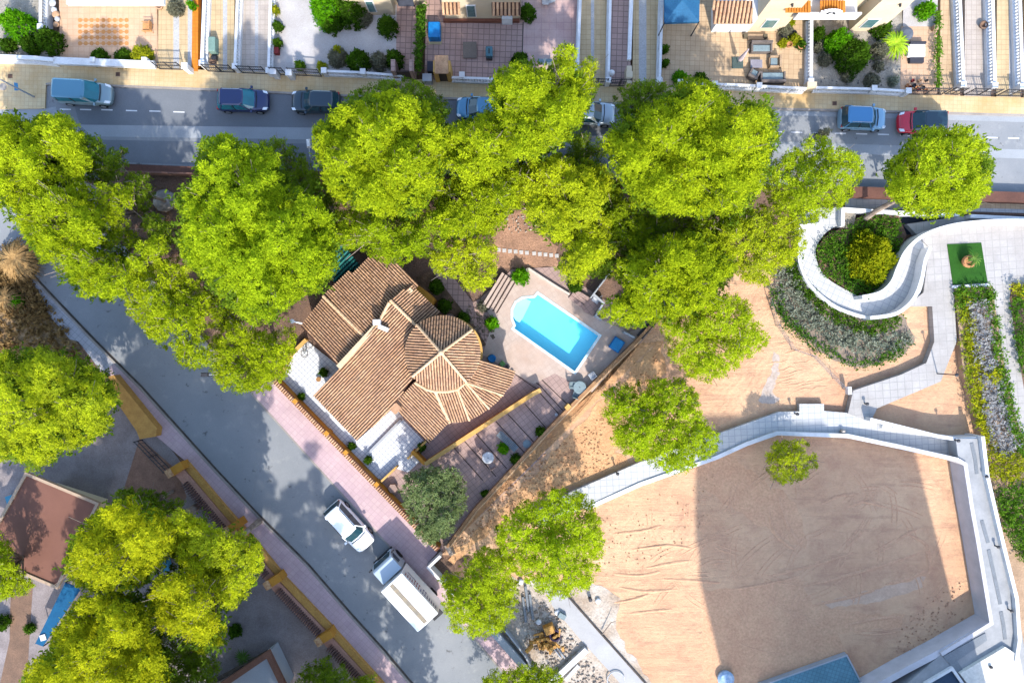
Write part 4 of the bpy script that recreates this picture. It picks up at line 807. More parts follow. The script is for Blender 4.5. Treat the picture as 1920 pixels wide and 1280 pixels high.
# ------------------------------------------------------------ foliage
def leafmat(name, c1, c2, tr=.5):
    m = bpy.data.materials.new(name); m.use_nodes = True; nt = m.node_tree; nt.nodes.clear()
    o = nd(nt, 'ShaderNodeOutputMaterial'); d = nd(nt, 'ShaderNodeBsdfDiffuse'); t = nd(nt, 'ShaderNodeBsdfTranslucent'); mx = nd(nt, 'ShaderNodeMixShader')
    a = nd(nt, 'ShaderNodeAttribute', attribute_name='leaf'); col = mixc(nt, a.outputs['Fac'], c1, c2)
    nt.links.new(col, d.inputs[0]); nt.links.new(col, t.inputs[0]); mx.inputs[0].default_value = tr
    nt.links.new(d.outputs[0], mx.inputs[1]); nt.links.new(t.outputs[0], mx.inputs[2]); nt.links.new(mx.outputs[0], o.inputs[0]); return m
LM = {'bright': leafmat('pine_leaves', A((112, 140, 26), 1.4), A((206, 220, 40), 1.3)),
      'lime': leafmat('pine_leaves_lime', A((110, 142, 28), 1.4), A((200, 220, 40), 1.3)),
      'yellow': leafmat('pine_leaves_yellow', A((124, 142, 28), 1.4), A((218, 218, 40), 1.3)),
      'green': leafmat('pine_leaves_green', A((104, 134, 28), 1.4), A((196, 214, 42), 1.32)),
      'dark': leafmat('pine_leaves_dark_shade', A((94, 124, 36), 1.35), A((156, 180, 46), 1.3)),  # darker leaf copy: shade on the overshadowed crowns is put into the colour
      'sparse': leafmat('pine_leaves_sparse', A((140, 156, 50), 1.3), A((208, 218, 40), 1.25)),
      'olive': leafmat('olive_leaves', A((110, 128, 78), 1.4), A((160, 178, 116), 1.4)),
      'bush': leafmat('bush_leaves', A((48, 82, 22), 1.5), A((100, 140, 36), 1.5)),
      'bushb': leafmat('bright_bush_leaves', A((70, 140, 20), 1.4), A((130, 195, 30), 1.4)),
      'greyb': leafmat('grey_bush_leaves', A((118, 116, 100), 1.5), A((160, 160, 130), 1.5)),
      'yelb': leafmat('yellow_shrub_leaves', A((120, 140, 36), 1.5), A((214, 212, 44), 1.5)),
      'golden': leafmat('golden_shrub_leaves', A((110, 134, 24), 1.5), A((200, 200, 34), 1.45)),
      'lav': leafmat('lavender_leaves', A((160, 158, 160), 1.4), A((205, 204, 202), 1.4)),
      'lavd': leafmat('dry_lavender_leaves', A((132, 140, 118), 1.45), A((188, 194, 172), 1.4)),
      'hedge': leafmat('hedge_leaves', A((66, 112, 34), 1.45), A((122, 164, 46), 1.4)),
      'dry': leafmat('dry_fronds', A((146, 116, 74), 1.6), A((206, 172, 116), 1.6))}
def leaves(name, m, tufts, per, size, spread, parent=None, up=.35, asp=.5, org=None, shade=None, r=None):
    """tufts (N,4): x y z tone ; per leaf quads around each"""
    g = r or rng; N = len(tufts); T = np.repeat(tufts, per, 0); M_ = len(T)
    P = T[:, :3]+g.normal(0, spread, (M_, 3))*np.array([1, 1, .7])
    d = g.normal(0, 1, (M_, 3)); d[:, 2] = np.abs(d[:, 2])*.8; d /= np.linalg.norm(d, axis=1)[:, None]          # leaf direction
    nrm = g.normal(0, 1, (M_, 3)); nrm[:, 2] += up*3; b = np.cross(nrm, d); b /= np.linalg.norm(b, axis=1)[:, None]+1e-9
    L = size*g.uniform(.7, 1.35, (M_, 1)); W = L*asp
    V = np.empty((M_, 4, 3)); V[:, 0] = P-b*W*.5; V[:, 1] = P+b*W*.5; V[:, 2] = P+b*W*.35+d*L; V[:, 3] = P-b*W*.35+d*L
    o = np.array(org if org is not None else (0, 0, 0)); V = (V-o).reshape(-1, 3).astype(np.float32)
    me = bpy.data.meshes.new(name); me.vertices.add(M_*4); me.vertices.foreach_set('co', V.ravel())
    me.loops.add(M_*4); me.loops.foreach_set('vertex_index', np.arange(M_*4, dtype=np.int32)); me.polygons.add(M_); me.polygons.foreach_set('loop_start', np.arange(0, M_*4, 4, dtype=np.int32))
    me.update(calc_edges=True)
    tone = np.clip(T[:, 3]+g.normal(0, .11, M_), 0, 1).astype(np.float32); at = me.attributes.new('leaf', 'FLOAT', 'FACE'); at.data.foreach_set('value', tone)
    me.materials.append(m); ob = bpy.data.objects.new(name, me); sc.collection.objects.link(ob)
    if parent is not None: ob.parent = parent
    else: ob.location = tuple(o)
    return ob
def inpoly(x, y, P):
    r = np.zeros(len(x), bool); n = len(P)
    for i in range(n):
        x0, y0 = P[i]; x1, y1 = P[(i+1) % n]
        if y0 == y1: continue
        c = ((y0 > y) != (y1 > y)) & (x < (x1-x0)*(y-y0)/(y1-y0)+x0); r ^= c
    return r
def edist(x, y, P):
    d = np.full(len(x), 1e9); n = len(P)
    for i in range(n):
        a = np.array(P[i], float); b = np.array(P[(i+1) % n], float); ab = b-a; t = np.clip(((x-a[0])*ab[0]+(y-a[1])*ab[1])/(ab@ab), 0, 1)
        d = np.minimum(d, np.hypot(x-a[0]-t*ab[0], y-a[1]-t*ab[1]))
    return d
def GA(px, py, z): k = (H-z)/H/S; return np.c_[(px-960)*k, -(py-640)*k, z]
TREEGROUP = 'Aleppo pines of the garden belt'
def tree(poly, ztop, label, pal='bright', zlow=None, name='pine_tree', cat='pine tree', dens=1.0, base=None, seed=None, gap=.12, clump=19, trunk=True, tuft=.15, size=.115, group=None, per=11, limb=10, tone0=.5):
    g = np.random.default_rng(seed if seed is not None else int(abs(poly[0][0]*31+poly[0][1]*7))+5)
    q = [tuple(p) for p in smoothline(poly, 4, True)]; A_ = np.array(q); cm_ = A_.mean(0); rm_ = max(20, np.hypot(*(A_-cm_).T).mean()); q = [tuple(cm_+(np.array(p)-cm_)*(1+1/rm_)) for p in q]; A_ = np.array(q); x0, y0 = A_.min(0); x1, y1 = A_.max(0); gap = gap*.6
    zlow = zlow if zlow is not None else ztop*.5
    def layer(s_, gp, rmul, inset, q=q):
        gx, gy = np.meshgrid(np.arange(x0, x1, s_), np.arange(y0, y1, s_)); gx = gx.astype(float); gx[::2] += s_*.5
        gx = gx.ravel()+g.uniform(-.3, .3, gx.size)*s_; gy = gy.ravel()+g.uniform(-.3, .3, gy.size)*s_
        ok = inpoly(gx, gy, q); gx, gy = gx[ok], gy[ok]; ed = edist(gx, gy, q); ok = (ed > inset*.9) & (g.uniform(0, 1, len(gx)) > gp)
        return gx[ok], gy[ok], ed[ok], np.minimum(clump*rmul*g.uniform(.7, 1.3, ok.sum()), ed[ok]+1.5)/S
    gx, gy, ed, cr = layer(clump*.8, gap, .52, 4)
    if len(gx) < 3: gx = np.array([(x0+x1)/2]*3)+g.uniform(-4, 4, 3); gy = np.array([(y0+y1)/2]*3)+g.uniform(-4, 4, 3); ed = np.array([8.]*3); cr = np.array([8.]*3)/S
    D = max(8., np.percentile(ed, 92)); dome = lambda e: np.sqrt(np.clip(1-(1-np.clip(e/D, 0, 1))**2, 0, 1))
    big = np.sin(gx*.045+g.uniform(0, 6))*np.cos(gy*.05+g.uniform(0, 6))
    cz = zlow+(ztop-zlow)*np.clip(dome(ed)*.75+.2*big+g.uniform(-.1, .16, len(gx)), -.1, 1.05)
    lx, ly, le, lr = layer(clump*.9, gap*.8, .62, 1); lz = zlow+(ztop-zlow)*(dome(le)*.75-.42+g.uniform(-.1, .1, len(lx)))
    nu = len(gx); X = np.r_[gx, lx]; Y = np.r_[gy, ly]; Z = np.r_[cz, lz]; Rr = np.r_[cr, lr]; low = np.r_[np.zeros(nu), np.ones(len(lx))]
    ctr = GA(X, Y, Z); ntf = np.maximum(8, (Rr/tuft)**2*np.where(low > 0, 1.5, 3.0)*dens).astype(int); idx = np.repeat(np.arange(len(X)), ntf); n = len(idx)
    u = g.normal(0, 1, (n, 3)); u /= np.linalg.norm(u, axis=1)[:, None]; u[:, 2] = np.where(u[:, 2] < -.2, -u[:, 2], u[:, 2]); rad = (g.uniform(.5, 1, n)**.5)[:, None]
    rr_ = Rr[idx][:, None]*(1+.25*np.sin(u[:, :1]*6+idx[:, None])*np.cos(u[:, 1:2]*6+idx[:, None]*2))
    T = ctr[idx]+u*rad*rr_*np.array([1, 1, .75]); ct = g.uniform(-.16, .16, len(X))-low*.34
    tn = tone0+.08+g.uniform(-.08, .08)+ct[idx]+.34*(u[:, 2]*rad[:, 0]-.35)+g.normal(0, .1, n)  # painted light: clump tops toned lighter, undersides and lower clumps darker
    cx_, cy_ = np.median(gx), np.median(gy); bw = np.array(tuple(G(*base))) if base else np.array([*GA(np.array([cx_]), np.array([cy_]), np.array([ztop*.7]))[0][:2], 0])
    r_ = empty(name, tuple(float(v) for v in bw), label, cat, group)
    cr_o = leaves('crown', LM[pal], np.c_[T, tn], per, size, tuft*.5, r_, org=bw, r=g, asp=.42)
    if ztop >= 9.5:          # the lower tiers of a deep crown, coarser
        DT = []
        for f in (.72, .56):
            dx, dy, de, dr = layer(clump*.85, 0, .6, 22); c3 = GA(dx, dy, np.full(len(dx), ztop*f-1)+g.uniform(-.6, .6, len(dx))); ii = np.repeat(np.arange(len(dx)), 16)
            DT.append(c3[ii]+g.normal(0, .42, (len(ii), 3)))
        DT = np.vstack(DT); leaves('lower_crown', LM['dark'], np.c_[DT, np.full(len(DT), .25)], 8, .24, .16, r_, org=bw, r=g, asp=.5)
    if trunk:
        mb = MB(); cc = ctr.mean(0); fork = Vector((bw[0]+(cc[0]-bw[0])*.5, bw[1]+(cc[1]-bw[1])*.5, zlow*.75)); rt = .06+ztop*.018
        p0 = Vector((bw[0], bw[1], -.1)); mid = p0.lerp(fork, .5)+Vector((g.uniform(-.15, .15), g.uniform(-.15, .15), 0))
        mb.tube(p0, mid, rt, rt*.85, 8); mb.tube(mid, fork, rt*.86, rt*.7, 8)
        ids = g.choice(nu, min(limb*2+4, nu), replace=False)
        for k, i in enumerate(ids):
            e = Vector(ctr[i]); jn = fork.lerp(e, .45)+Vector((g.uniform(-.25, .25), g.uniform(-.25, .25), .25))
            mb.tube(fork, jn, rt*.42, rt*.24, 5, cap=False); mb.tube(jn, e, rt*.24, .03, 5, cap=False)
            for _ in range(4): mb.tube(jn.lerp(e, g.uniform(.3, .9)), e+Vector(g.normal(0, .38, 3))+Vector((0, 0, .3)), .032, .014, 3, cap=False)
        mb.build('trunk', bark_m, r_)
    return r_

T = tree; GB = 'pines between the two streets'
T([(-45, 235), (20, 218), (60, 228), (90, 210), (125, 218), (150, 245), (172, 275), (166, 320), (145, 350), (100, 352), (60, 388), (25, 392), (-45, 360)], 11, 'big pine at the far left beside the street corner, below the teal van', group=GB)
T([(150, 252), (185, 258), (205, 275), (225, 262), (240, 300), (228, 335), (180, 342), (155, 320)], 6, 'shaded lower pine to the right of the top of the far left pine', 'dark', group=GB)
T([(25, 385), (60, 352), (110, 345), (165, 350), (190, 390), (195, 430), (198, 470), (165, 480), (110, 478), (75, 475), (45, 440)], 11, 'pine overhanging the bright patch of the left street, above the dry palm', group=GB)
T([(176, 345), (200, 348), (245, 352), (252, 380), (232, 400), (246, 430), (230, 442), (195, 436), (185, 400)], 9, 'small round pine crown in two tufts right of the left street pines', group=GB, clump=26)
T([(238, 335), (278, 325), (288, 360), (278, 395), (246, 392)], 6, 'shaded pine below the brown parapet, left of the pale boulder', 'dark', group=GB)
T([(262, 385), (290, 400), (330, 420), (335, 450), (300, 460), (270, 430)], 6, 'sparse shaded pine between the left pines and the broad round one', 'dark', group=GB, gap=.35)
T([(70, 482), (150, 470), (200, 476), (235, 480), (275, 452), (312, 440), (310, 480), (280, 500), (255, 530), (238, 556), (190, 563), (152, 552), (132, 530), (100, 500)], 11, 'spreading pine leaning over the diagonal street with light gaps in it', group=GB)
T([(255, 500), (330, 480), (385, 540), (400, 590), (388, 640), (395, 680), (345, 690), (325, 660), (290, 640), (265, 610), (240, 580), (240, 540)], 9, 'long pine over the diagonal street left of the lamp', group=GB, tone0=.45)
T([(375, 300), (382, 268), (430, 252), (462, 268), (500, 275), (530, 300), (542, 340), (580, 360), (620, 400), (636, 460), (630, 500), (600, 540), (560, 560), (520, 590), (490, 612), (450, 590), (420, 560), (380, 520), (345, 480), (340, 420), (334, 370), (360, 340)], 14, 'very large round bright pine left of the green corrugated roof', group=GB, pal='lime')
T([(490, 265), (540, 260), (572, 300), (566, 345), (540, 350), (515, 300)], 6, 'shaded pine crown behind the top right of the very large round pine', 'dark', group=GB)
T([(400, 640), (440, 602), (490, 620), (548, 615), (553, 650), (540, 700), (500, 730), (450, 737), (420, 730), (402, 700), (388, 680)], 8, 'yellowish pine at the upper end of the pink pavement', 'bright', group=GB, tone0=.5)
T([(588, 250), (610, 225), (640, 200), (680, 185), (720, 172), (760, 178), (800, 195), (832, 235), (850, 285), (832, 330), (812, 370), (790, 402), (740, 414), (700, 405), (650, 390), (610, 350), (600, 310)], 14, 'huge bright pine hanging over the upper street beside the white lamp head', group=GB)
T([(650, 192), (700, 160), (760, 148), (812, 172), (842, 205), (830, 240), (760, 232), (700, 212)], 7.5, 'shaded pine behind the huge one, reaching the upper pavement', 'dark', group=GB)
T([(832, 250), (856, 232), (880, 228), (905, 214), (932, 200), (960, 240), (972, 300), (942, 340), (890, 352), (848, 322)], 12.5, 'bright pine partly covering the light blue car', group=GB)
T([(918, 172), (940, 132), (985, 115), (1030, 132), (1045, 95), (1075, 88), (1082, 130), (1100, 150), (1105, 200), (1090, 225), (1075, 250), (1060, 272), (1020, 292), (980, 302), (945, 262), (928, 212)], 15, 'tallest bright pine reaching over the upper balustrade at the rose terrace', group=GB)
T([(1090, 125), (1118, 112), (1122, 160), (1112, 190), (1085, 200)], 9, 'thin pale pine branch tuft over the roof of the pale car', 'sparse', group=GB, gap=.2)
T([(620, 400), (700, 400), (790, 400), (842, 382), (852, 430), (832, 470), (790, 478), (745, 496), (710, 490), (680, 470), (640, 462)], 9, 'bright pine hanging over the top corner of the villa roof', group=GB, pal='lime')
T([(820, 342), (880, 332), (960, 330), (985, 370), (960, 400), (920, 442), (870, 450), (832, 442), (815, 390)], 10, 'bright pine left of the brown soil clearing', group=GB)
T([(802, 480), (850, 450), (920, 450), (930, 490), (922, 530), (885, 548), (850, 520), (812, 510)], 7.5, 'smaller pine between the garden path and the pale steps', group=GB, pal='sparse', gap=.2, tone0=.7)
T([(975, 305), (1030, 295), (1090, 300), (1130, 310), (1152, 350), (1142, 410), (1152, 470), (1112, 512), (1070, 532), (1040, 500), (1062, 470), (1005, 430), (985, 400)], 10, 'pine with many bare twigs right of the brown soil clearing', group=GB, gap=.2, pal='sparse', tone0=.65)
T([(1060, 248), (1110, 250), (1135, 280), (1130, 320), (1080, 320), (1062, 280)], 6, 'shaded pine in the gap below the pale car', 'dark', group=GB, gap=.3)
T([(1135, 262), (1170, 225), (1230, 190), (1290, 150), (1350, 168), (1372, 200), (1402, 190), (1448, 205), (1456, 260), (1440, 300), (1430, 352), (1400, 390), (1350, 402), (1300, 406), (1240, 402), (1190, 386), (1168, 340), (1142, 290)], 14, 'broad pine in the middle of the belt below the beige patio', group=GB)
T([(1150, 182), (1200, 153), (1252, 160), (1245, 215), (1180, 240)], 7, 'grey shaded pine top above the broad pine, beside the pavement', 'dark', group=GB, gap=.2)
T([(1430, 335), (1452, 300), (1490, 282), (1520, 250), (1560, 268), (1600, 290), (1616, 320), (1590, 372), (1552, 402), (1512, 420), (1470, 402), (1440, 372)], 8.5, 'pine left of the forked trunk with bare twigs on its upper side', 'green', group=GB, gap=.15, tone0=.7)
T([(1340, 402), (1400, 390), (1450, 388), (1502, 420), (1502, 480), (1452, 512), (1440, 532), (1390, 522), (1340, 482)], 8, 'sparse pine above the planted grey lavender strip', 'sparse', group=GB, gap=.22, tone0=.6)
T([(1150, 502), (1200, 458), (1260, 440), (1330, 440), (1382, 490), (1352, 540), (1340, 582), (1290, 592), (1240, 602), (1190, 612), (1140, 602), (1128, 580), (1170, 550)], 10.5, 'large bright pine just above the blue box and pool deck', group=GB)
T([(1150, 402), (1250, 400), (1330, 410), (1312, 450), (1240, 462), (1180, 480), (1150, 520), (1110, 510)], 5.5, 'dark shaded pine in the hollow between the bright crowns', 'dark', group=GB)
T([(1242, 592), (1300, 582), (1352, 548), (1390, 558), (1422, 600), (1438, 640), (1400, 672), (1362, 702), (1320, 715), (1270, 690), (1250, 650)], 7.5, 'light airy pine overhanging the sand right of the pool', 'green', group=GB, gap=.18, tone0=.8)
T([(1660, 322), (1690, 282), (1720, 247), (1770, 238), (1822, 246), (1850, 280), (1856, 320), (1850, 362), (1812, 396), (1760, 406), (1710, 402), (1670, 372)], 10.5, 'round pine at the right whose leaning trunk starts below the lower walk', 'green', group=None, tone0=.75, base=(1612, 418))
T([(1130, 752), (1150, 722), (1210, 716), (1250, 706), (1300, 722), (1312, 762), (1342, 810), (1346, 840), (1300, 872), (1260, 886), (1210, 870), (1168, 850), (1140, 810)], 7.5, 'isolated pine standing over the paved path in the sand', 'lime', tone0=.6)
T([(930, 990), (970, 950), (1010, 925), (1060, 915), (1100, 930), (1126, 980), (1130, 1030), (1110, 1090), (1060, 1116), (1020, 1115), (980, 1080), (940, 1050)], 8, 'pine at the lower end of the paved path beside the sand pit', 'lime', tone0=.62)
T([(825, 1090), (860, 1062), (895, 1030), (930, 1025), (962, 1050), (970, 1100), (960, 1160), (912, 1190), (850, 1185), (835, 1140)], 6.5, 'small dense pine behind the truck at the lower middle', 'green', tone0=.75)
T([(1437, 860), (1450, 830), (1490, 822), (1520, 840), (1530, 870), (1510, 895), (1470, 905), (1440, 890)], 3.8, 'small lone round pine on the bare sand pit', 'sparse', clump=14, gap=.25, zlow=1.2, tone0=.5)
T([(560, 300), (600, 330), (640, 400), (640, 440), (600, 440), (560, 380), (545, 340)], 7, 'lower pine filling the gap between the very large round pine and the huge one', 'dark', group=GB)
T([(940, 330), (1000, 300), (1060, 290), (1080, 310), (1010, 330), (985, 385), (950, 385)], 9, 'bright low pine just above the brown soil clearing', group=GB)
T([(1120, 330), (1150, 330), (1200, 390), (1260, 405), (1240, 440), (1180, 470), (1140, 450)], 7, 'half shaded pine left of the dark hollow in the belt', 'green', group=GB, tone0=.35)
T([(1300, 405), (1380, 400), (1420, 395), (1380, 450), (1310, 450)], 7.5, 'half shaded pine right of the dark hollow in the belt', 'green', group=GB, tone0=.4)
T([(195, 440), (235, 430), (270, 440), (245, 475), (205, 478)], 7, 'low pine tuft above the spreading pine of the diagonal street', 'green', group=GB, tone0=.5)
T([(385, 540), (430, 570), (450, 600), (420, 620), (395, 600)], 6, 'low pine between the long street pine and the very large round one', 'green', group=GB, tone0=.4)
GW = 'pines of the lower left gardens'
T([(-45, 685), (50, 660), (100, 652), (150, 675), (195, 695), (216, 730), (205, 800), (150, 835), (110, 850), (70, 885), (20, 862), (-45, 850)], 12.5, 'large patchy pine at the left edge above the flat red roof', 'sparse', group=GW, gap=.35, tone0=.5)
T([(125, 1060), (150, 990), (200, 950), (250, 930), (290, 950), (322, 980), (330, 1022), (300, 1062), (260, 1100), (200, 1106), (150, 1096)], 15, 'golden pine top right beside the flat red roof', 'yellow', group=GW)
T([(325, 962), (370, 965), (400, 985), (460, 1000), (492, 1030), (486, 1080), (450, 1130), (412, 1140), (380, 1100), (340, 1062), (318, 1020)], 12, 'thin pine with silvery twigs against the slatted fence', 'sparse', group=GW, gap=.28, tone0=.6)
T([(280, 1102), (330, 1070), (390, 1082), (412, 1142), (422, 1192), (390, 1222), (330, 1192), (290, 1162)], 14.5, 'golden pine in the middle of the lower left garden', 'yellow', group=GW)
T([(52, 1252), (90, 1222), (106, 1180), (130, 1142), (160, 1116), (230, 1110), (280, 1132), (290, 1182), (320, 1242), (310, 1310), (180, 1335), (60, 1310)], 15, 'broad golden pine at the bottom left corner', 'yellow', group=GW)
T([(265, 1185), (330, 1192), (402, 1222), (402, 1310), (310, 1320)], 7, 'greenish pine at the bottom edge right of the broad golden one', 'dark', group=GW)
T([(-45, 1000), (10, 1005), (32, 1060), (62, 1090), (50, 1112), (0, 1122), (-45, 1120)], 8, 'pine tip poking in at the left edge below the flat red roof', 'green', group=GW, tone0=.7)
T([(215, 925), (250, 915), (330, 930), (345, 960), (300, 968), (240, 950)], 5, 'small green shrub-like pine above the golden one', 'dark', group=GW, clump=16)
T([(565, 1262), (600, 1232), (642, 1240), (652, 1280), (640, 1330), (560, 1335)], 4.5, 'dark green tree at the bottom edge beside the long wall', 'dark', group=GW)
T([(650, 1285), (690, 1262), (720, 1290), (700, 1330)], 3.5, 'small yellow-green bush tip at the bottom edge by the wall', 'green', group=GW)
T([(908, 1268), (950, 1250), (1010, 1243), (1052, 1265), (1062, 1335), (900, 1335)], 4.5, 'green tree at the bottom middle below the rubble yard', 'green', tone0=.6)
# pines standing just outside the lower edge: they shade the street
for i, (x, y, z_, r0) in enumerate(((560, 1500, 15, 90), (670, 1500, 13, 75), (410, 1480, 15, 90), (300, 1470, 15, 80), (790, 1500, 12, 50), (140, 1500, 13, 90))):
    T([(x+r0*math.cos(k*math.pi/4), y+r0*math.sin(k*math.pi/4)) for k in range(8)], z_, ['tall pine just below the picture at the lower left', 'tall pine just below the picture under the truck', 'pine below the picture left of the long wall', 'pine below the picture under the golden pines', 'outermost tall pine below the picture near the pavement', 'pine below the bottom left corner'][i], 'green', group=GW, per=5, size=.24, gap=.05)
tree([(752, 905), (790, 878), (840, 872), (868, 900), (872, 950), (850, 990), (805, 1018), (780, 1000), (762, 950)], 5, 'grey-green olive tree at the sharp corner of the villa garden', 'olive', name='olive_tree', cat='olive tree', clump=18, gap=.05, size=.13)

# ------------------------------------------------------------ bushes, hedges, ground cover
def bush(x, y, r, h, pal, label, name='bush', cat='bush', group=None, dens=1.0, z0=.1, ry=None, size=.13):
    g = np.random.default_rng(int(x*13+y)); c = G(x, y, h*.6); R_ = r/S; Ry = (ry or r)/S; n = int(70*(R_*Ry/.25)*dens)+60
    u = g.normal(0, 1, (n, 3)); u /= np.linalg.norm(u, axis=1)[:, None]; u[:, 2] = np.abs(u[:, 2]); k = 1+.14*np.sin(u[:, 0]*5+x)*np.cos(u[:, 1]*6+y)
    T_ = np.c_[c.x+u[:, 0]*R_*k*g.uniform(.6, 1, n), c.y+u[:, 1]*Ry*k*g.uniform(.6, 1, n), z0+u[:, 2]*h*k*g.uniform(.7, 1, n)]
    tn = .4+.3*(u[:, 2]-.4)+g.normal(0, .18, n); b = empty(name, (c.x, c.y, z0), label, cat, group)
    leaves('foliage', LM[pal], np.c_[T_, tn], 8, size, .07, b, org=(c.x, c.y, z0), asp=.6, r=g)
    mb = MB(); 
    for k_ in range(4): a = k_*1.57+.4; mb.tube((c.x, c.y, z0-.05), (c.x+math.cos(a)*R_*.5, c.y+math.sin(a)*Ry*.5, z0+h*.7), .04, .015, 5)
    mb.build('stem', bark_m, b); return b
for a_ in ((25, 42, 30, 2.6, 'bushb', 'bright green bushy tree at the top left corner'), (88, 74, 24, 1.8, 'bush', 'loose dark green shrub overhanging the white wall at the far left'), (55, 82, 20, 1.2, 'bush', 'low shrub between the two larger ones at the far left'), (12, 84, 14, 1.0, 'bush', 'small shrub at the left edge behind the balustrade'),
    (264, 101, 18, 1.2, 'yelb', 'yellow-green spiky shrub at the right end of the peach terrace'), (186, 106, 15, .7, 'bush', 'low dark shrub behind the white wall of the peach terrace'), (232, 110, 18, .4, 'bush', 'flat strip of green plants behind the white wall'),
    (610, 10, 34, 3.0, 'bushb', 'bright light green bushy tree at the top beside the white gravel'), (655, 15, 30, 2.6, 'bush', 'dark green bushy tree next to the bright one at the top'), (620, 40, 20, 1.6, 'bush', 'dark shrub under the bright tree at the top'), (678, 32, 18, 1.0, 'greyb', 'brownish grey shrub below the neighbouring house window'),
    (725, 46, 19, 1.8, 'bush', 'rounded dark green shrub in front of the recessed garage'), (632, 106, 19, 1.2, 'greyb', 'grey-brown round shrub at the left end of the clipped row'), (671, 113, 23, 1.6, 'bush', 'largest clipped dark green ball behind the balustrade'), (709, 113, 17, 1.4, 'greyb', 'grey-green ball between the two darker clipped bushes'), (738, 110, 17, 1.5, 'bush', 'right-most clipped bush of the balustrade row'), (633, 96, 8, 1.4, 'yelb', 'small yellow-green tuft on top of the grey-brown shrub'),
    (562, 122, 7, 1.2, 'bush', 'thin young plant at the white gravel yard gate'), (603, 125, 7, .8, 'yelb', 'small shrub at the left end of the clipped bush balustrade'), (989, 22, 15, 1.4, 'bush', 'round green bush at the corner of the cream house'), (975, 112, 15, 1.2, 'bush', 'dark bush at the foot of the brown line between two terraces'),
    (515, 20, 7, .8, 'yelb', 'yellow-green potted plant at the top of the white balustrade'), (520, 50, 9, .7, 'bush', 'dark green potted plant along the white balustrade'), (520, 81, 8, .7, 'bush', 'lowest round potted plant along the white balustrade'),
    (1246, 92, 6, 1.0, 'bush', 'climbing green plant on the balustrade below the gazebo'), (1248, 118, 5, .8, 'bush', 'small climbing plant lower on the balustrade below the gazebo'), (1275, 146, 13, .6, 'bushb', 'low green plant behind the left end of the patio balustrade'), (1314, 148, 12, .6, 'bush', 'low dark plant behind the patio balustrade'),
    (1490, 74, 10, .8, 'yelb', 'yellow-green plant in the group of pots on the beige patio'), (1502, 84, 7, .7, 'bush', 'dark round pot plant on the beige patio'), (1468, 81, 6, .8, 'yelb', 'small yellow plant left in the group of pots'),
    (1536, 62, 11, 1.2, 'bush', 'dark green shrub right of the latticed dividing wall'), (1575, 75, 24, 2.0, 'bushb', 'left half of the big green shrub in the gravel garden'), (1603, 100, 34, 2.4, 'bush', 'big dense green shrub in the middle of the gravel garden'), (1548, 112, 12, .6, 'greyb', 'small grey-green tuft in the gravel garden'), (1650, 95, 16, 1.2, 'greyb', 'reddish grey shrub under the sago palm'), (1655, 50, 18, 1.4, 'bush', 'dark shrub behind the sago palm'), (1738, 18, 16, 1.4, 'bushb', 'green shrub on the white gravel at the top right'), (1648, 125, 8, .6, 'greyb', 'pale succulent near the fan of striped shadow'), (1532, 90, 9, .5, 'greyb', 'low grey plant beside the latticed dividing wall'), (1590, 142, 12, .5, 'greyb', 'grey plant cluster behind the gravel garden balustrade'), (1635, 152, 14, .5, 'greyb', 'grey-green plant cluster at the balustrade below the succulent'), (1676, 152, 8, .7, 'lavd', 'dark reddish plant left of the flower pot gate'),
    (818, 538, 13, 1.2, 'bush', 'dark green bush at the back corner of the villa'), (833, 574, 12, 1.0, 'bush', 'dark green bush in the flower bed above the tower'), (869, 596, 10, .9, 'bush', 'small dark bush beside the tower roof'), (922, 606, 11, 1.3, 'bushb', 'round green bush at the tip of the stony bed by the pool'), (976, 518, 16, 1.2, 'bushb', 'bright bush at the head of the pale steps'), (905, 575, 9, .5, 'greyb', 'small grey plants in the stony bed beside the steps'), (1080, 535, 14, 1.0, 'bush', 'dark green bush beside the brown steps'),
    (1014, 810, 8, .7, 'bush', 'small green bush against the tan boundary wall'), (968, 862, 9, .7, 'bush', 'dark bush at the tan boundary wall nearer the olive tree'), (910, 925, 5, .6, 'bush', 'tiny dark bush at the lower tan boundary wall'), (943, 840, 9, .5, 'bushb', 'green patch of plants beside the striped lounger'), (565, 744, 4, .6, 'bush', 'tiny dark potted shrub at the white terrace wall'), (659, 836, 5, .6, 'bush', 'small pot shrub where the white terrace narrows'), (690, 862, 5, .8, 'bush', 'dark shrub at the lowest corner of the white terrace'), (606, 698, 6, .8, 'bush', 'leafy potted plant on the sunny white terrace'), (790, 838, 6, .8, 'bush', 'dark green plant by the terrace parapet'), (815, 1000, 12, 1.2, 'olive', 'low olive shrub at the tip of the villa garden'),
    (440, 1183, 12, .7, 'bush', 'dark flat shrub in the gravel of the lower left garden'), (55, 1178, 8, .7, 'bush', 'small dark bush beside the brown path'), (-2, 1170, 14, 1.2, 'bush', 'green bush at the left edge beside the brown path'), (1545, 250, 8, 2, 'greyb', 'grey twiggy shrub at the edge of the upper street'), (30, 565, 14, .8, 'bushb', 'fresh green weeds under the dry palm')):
    x, y, r, h, pal, lab = a_; bush(x, y, r, h, pal, lab)
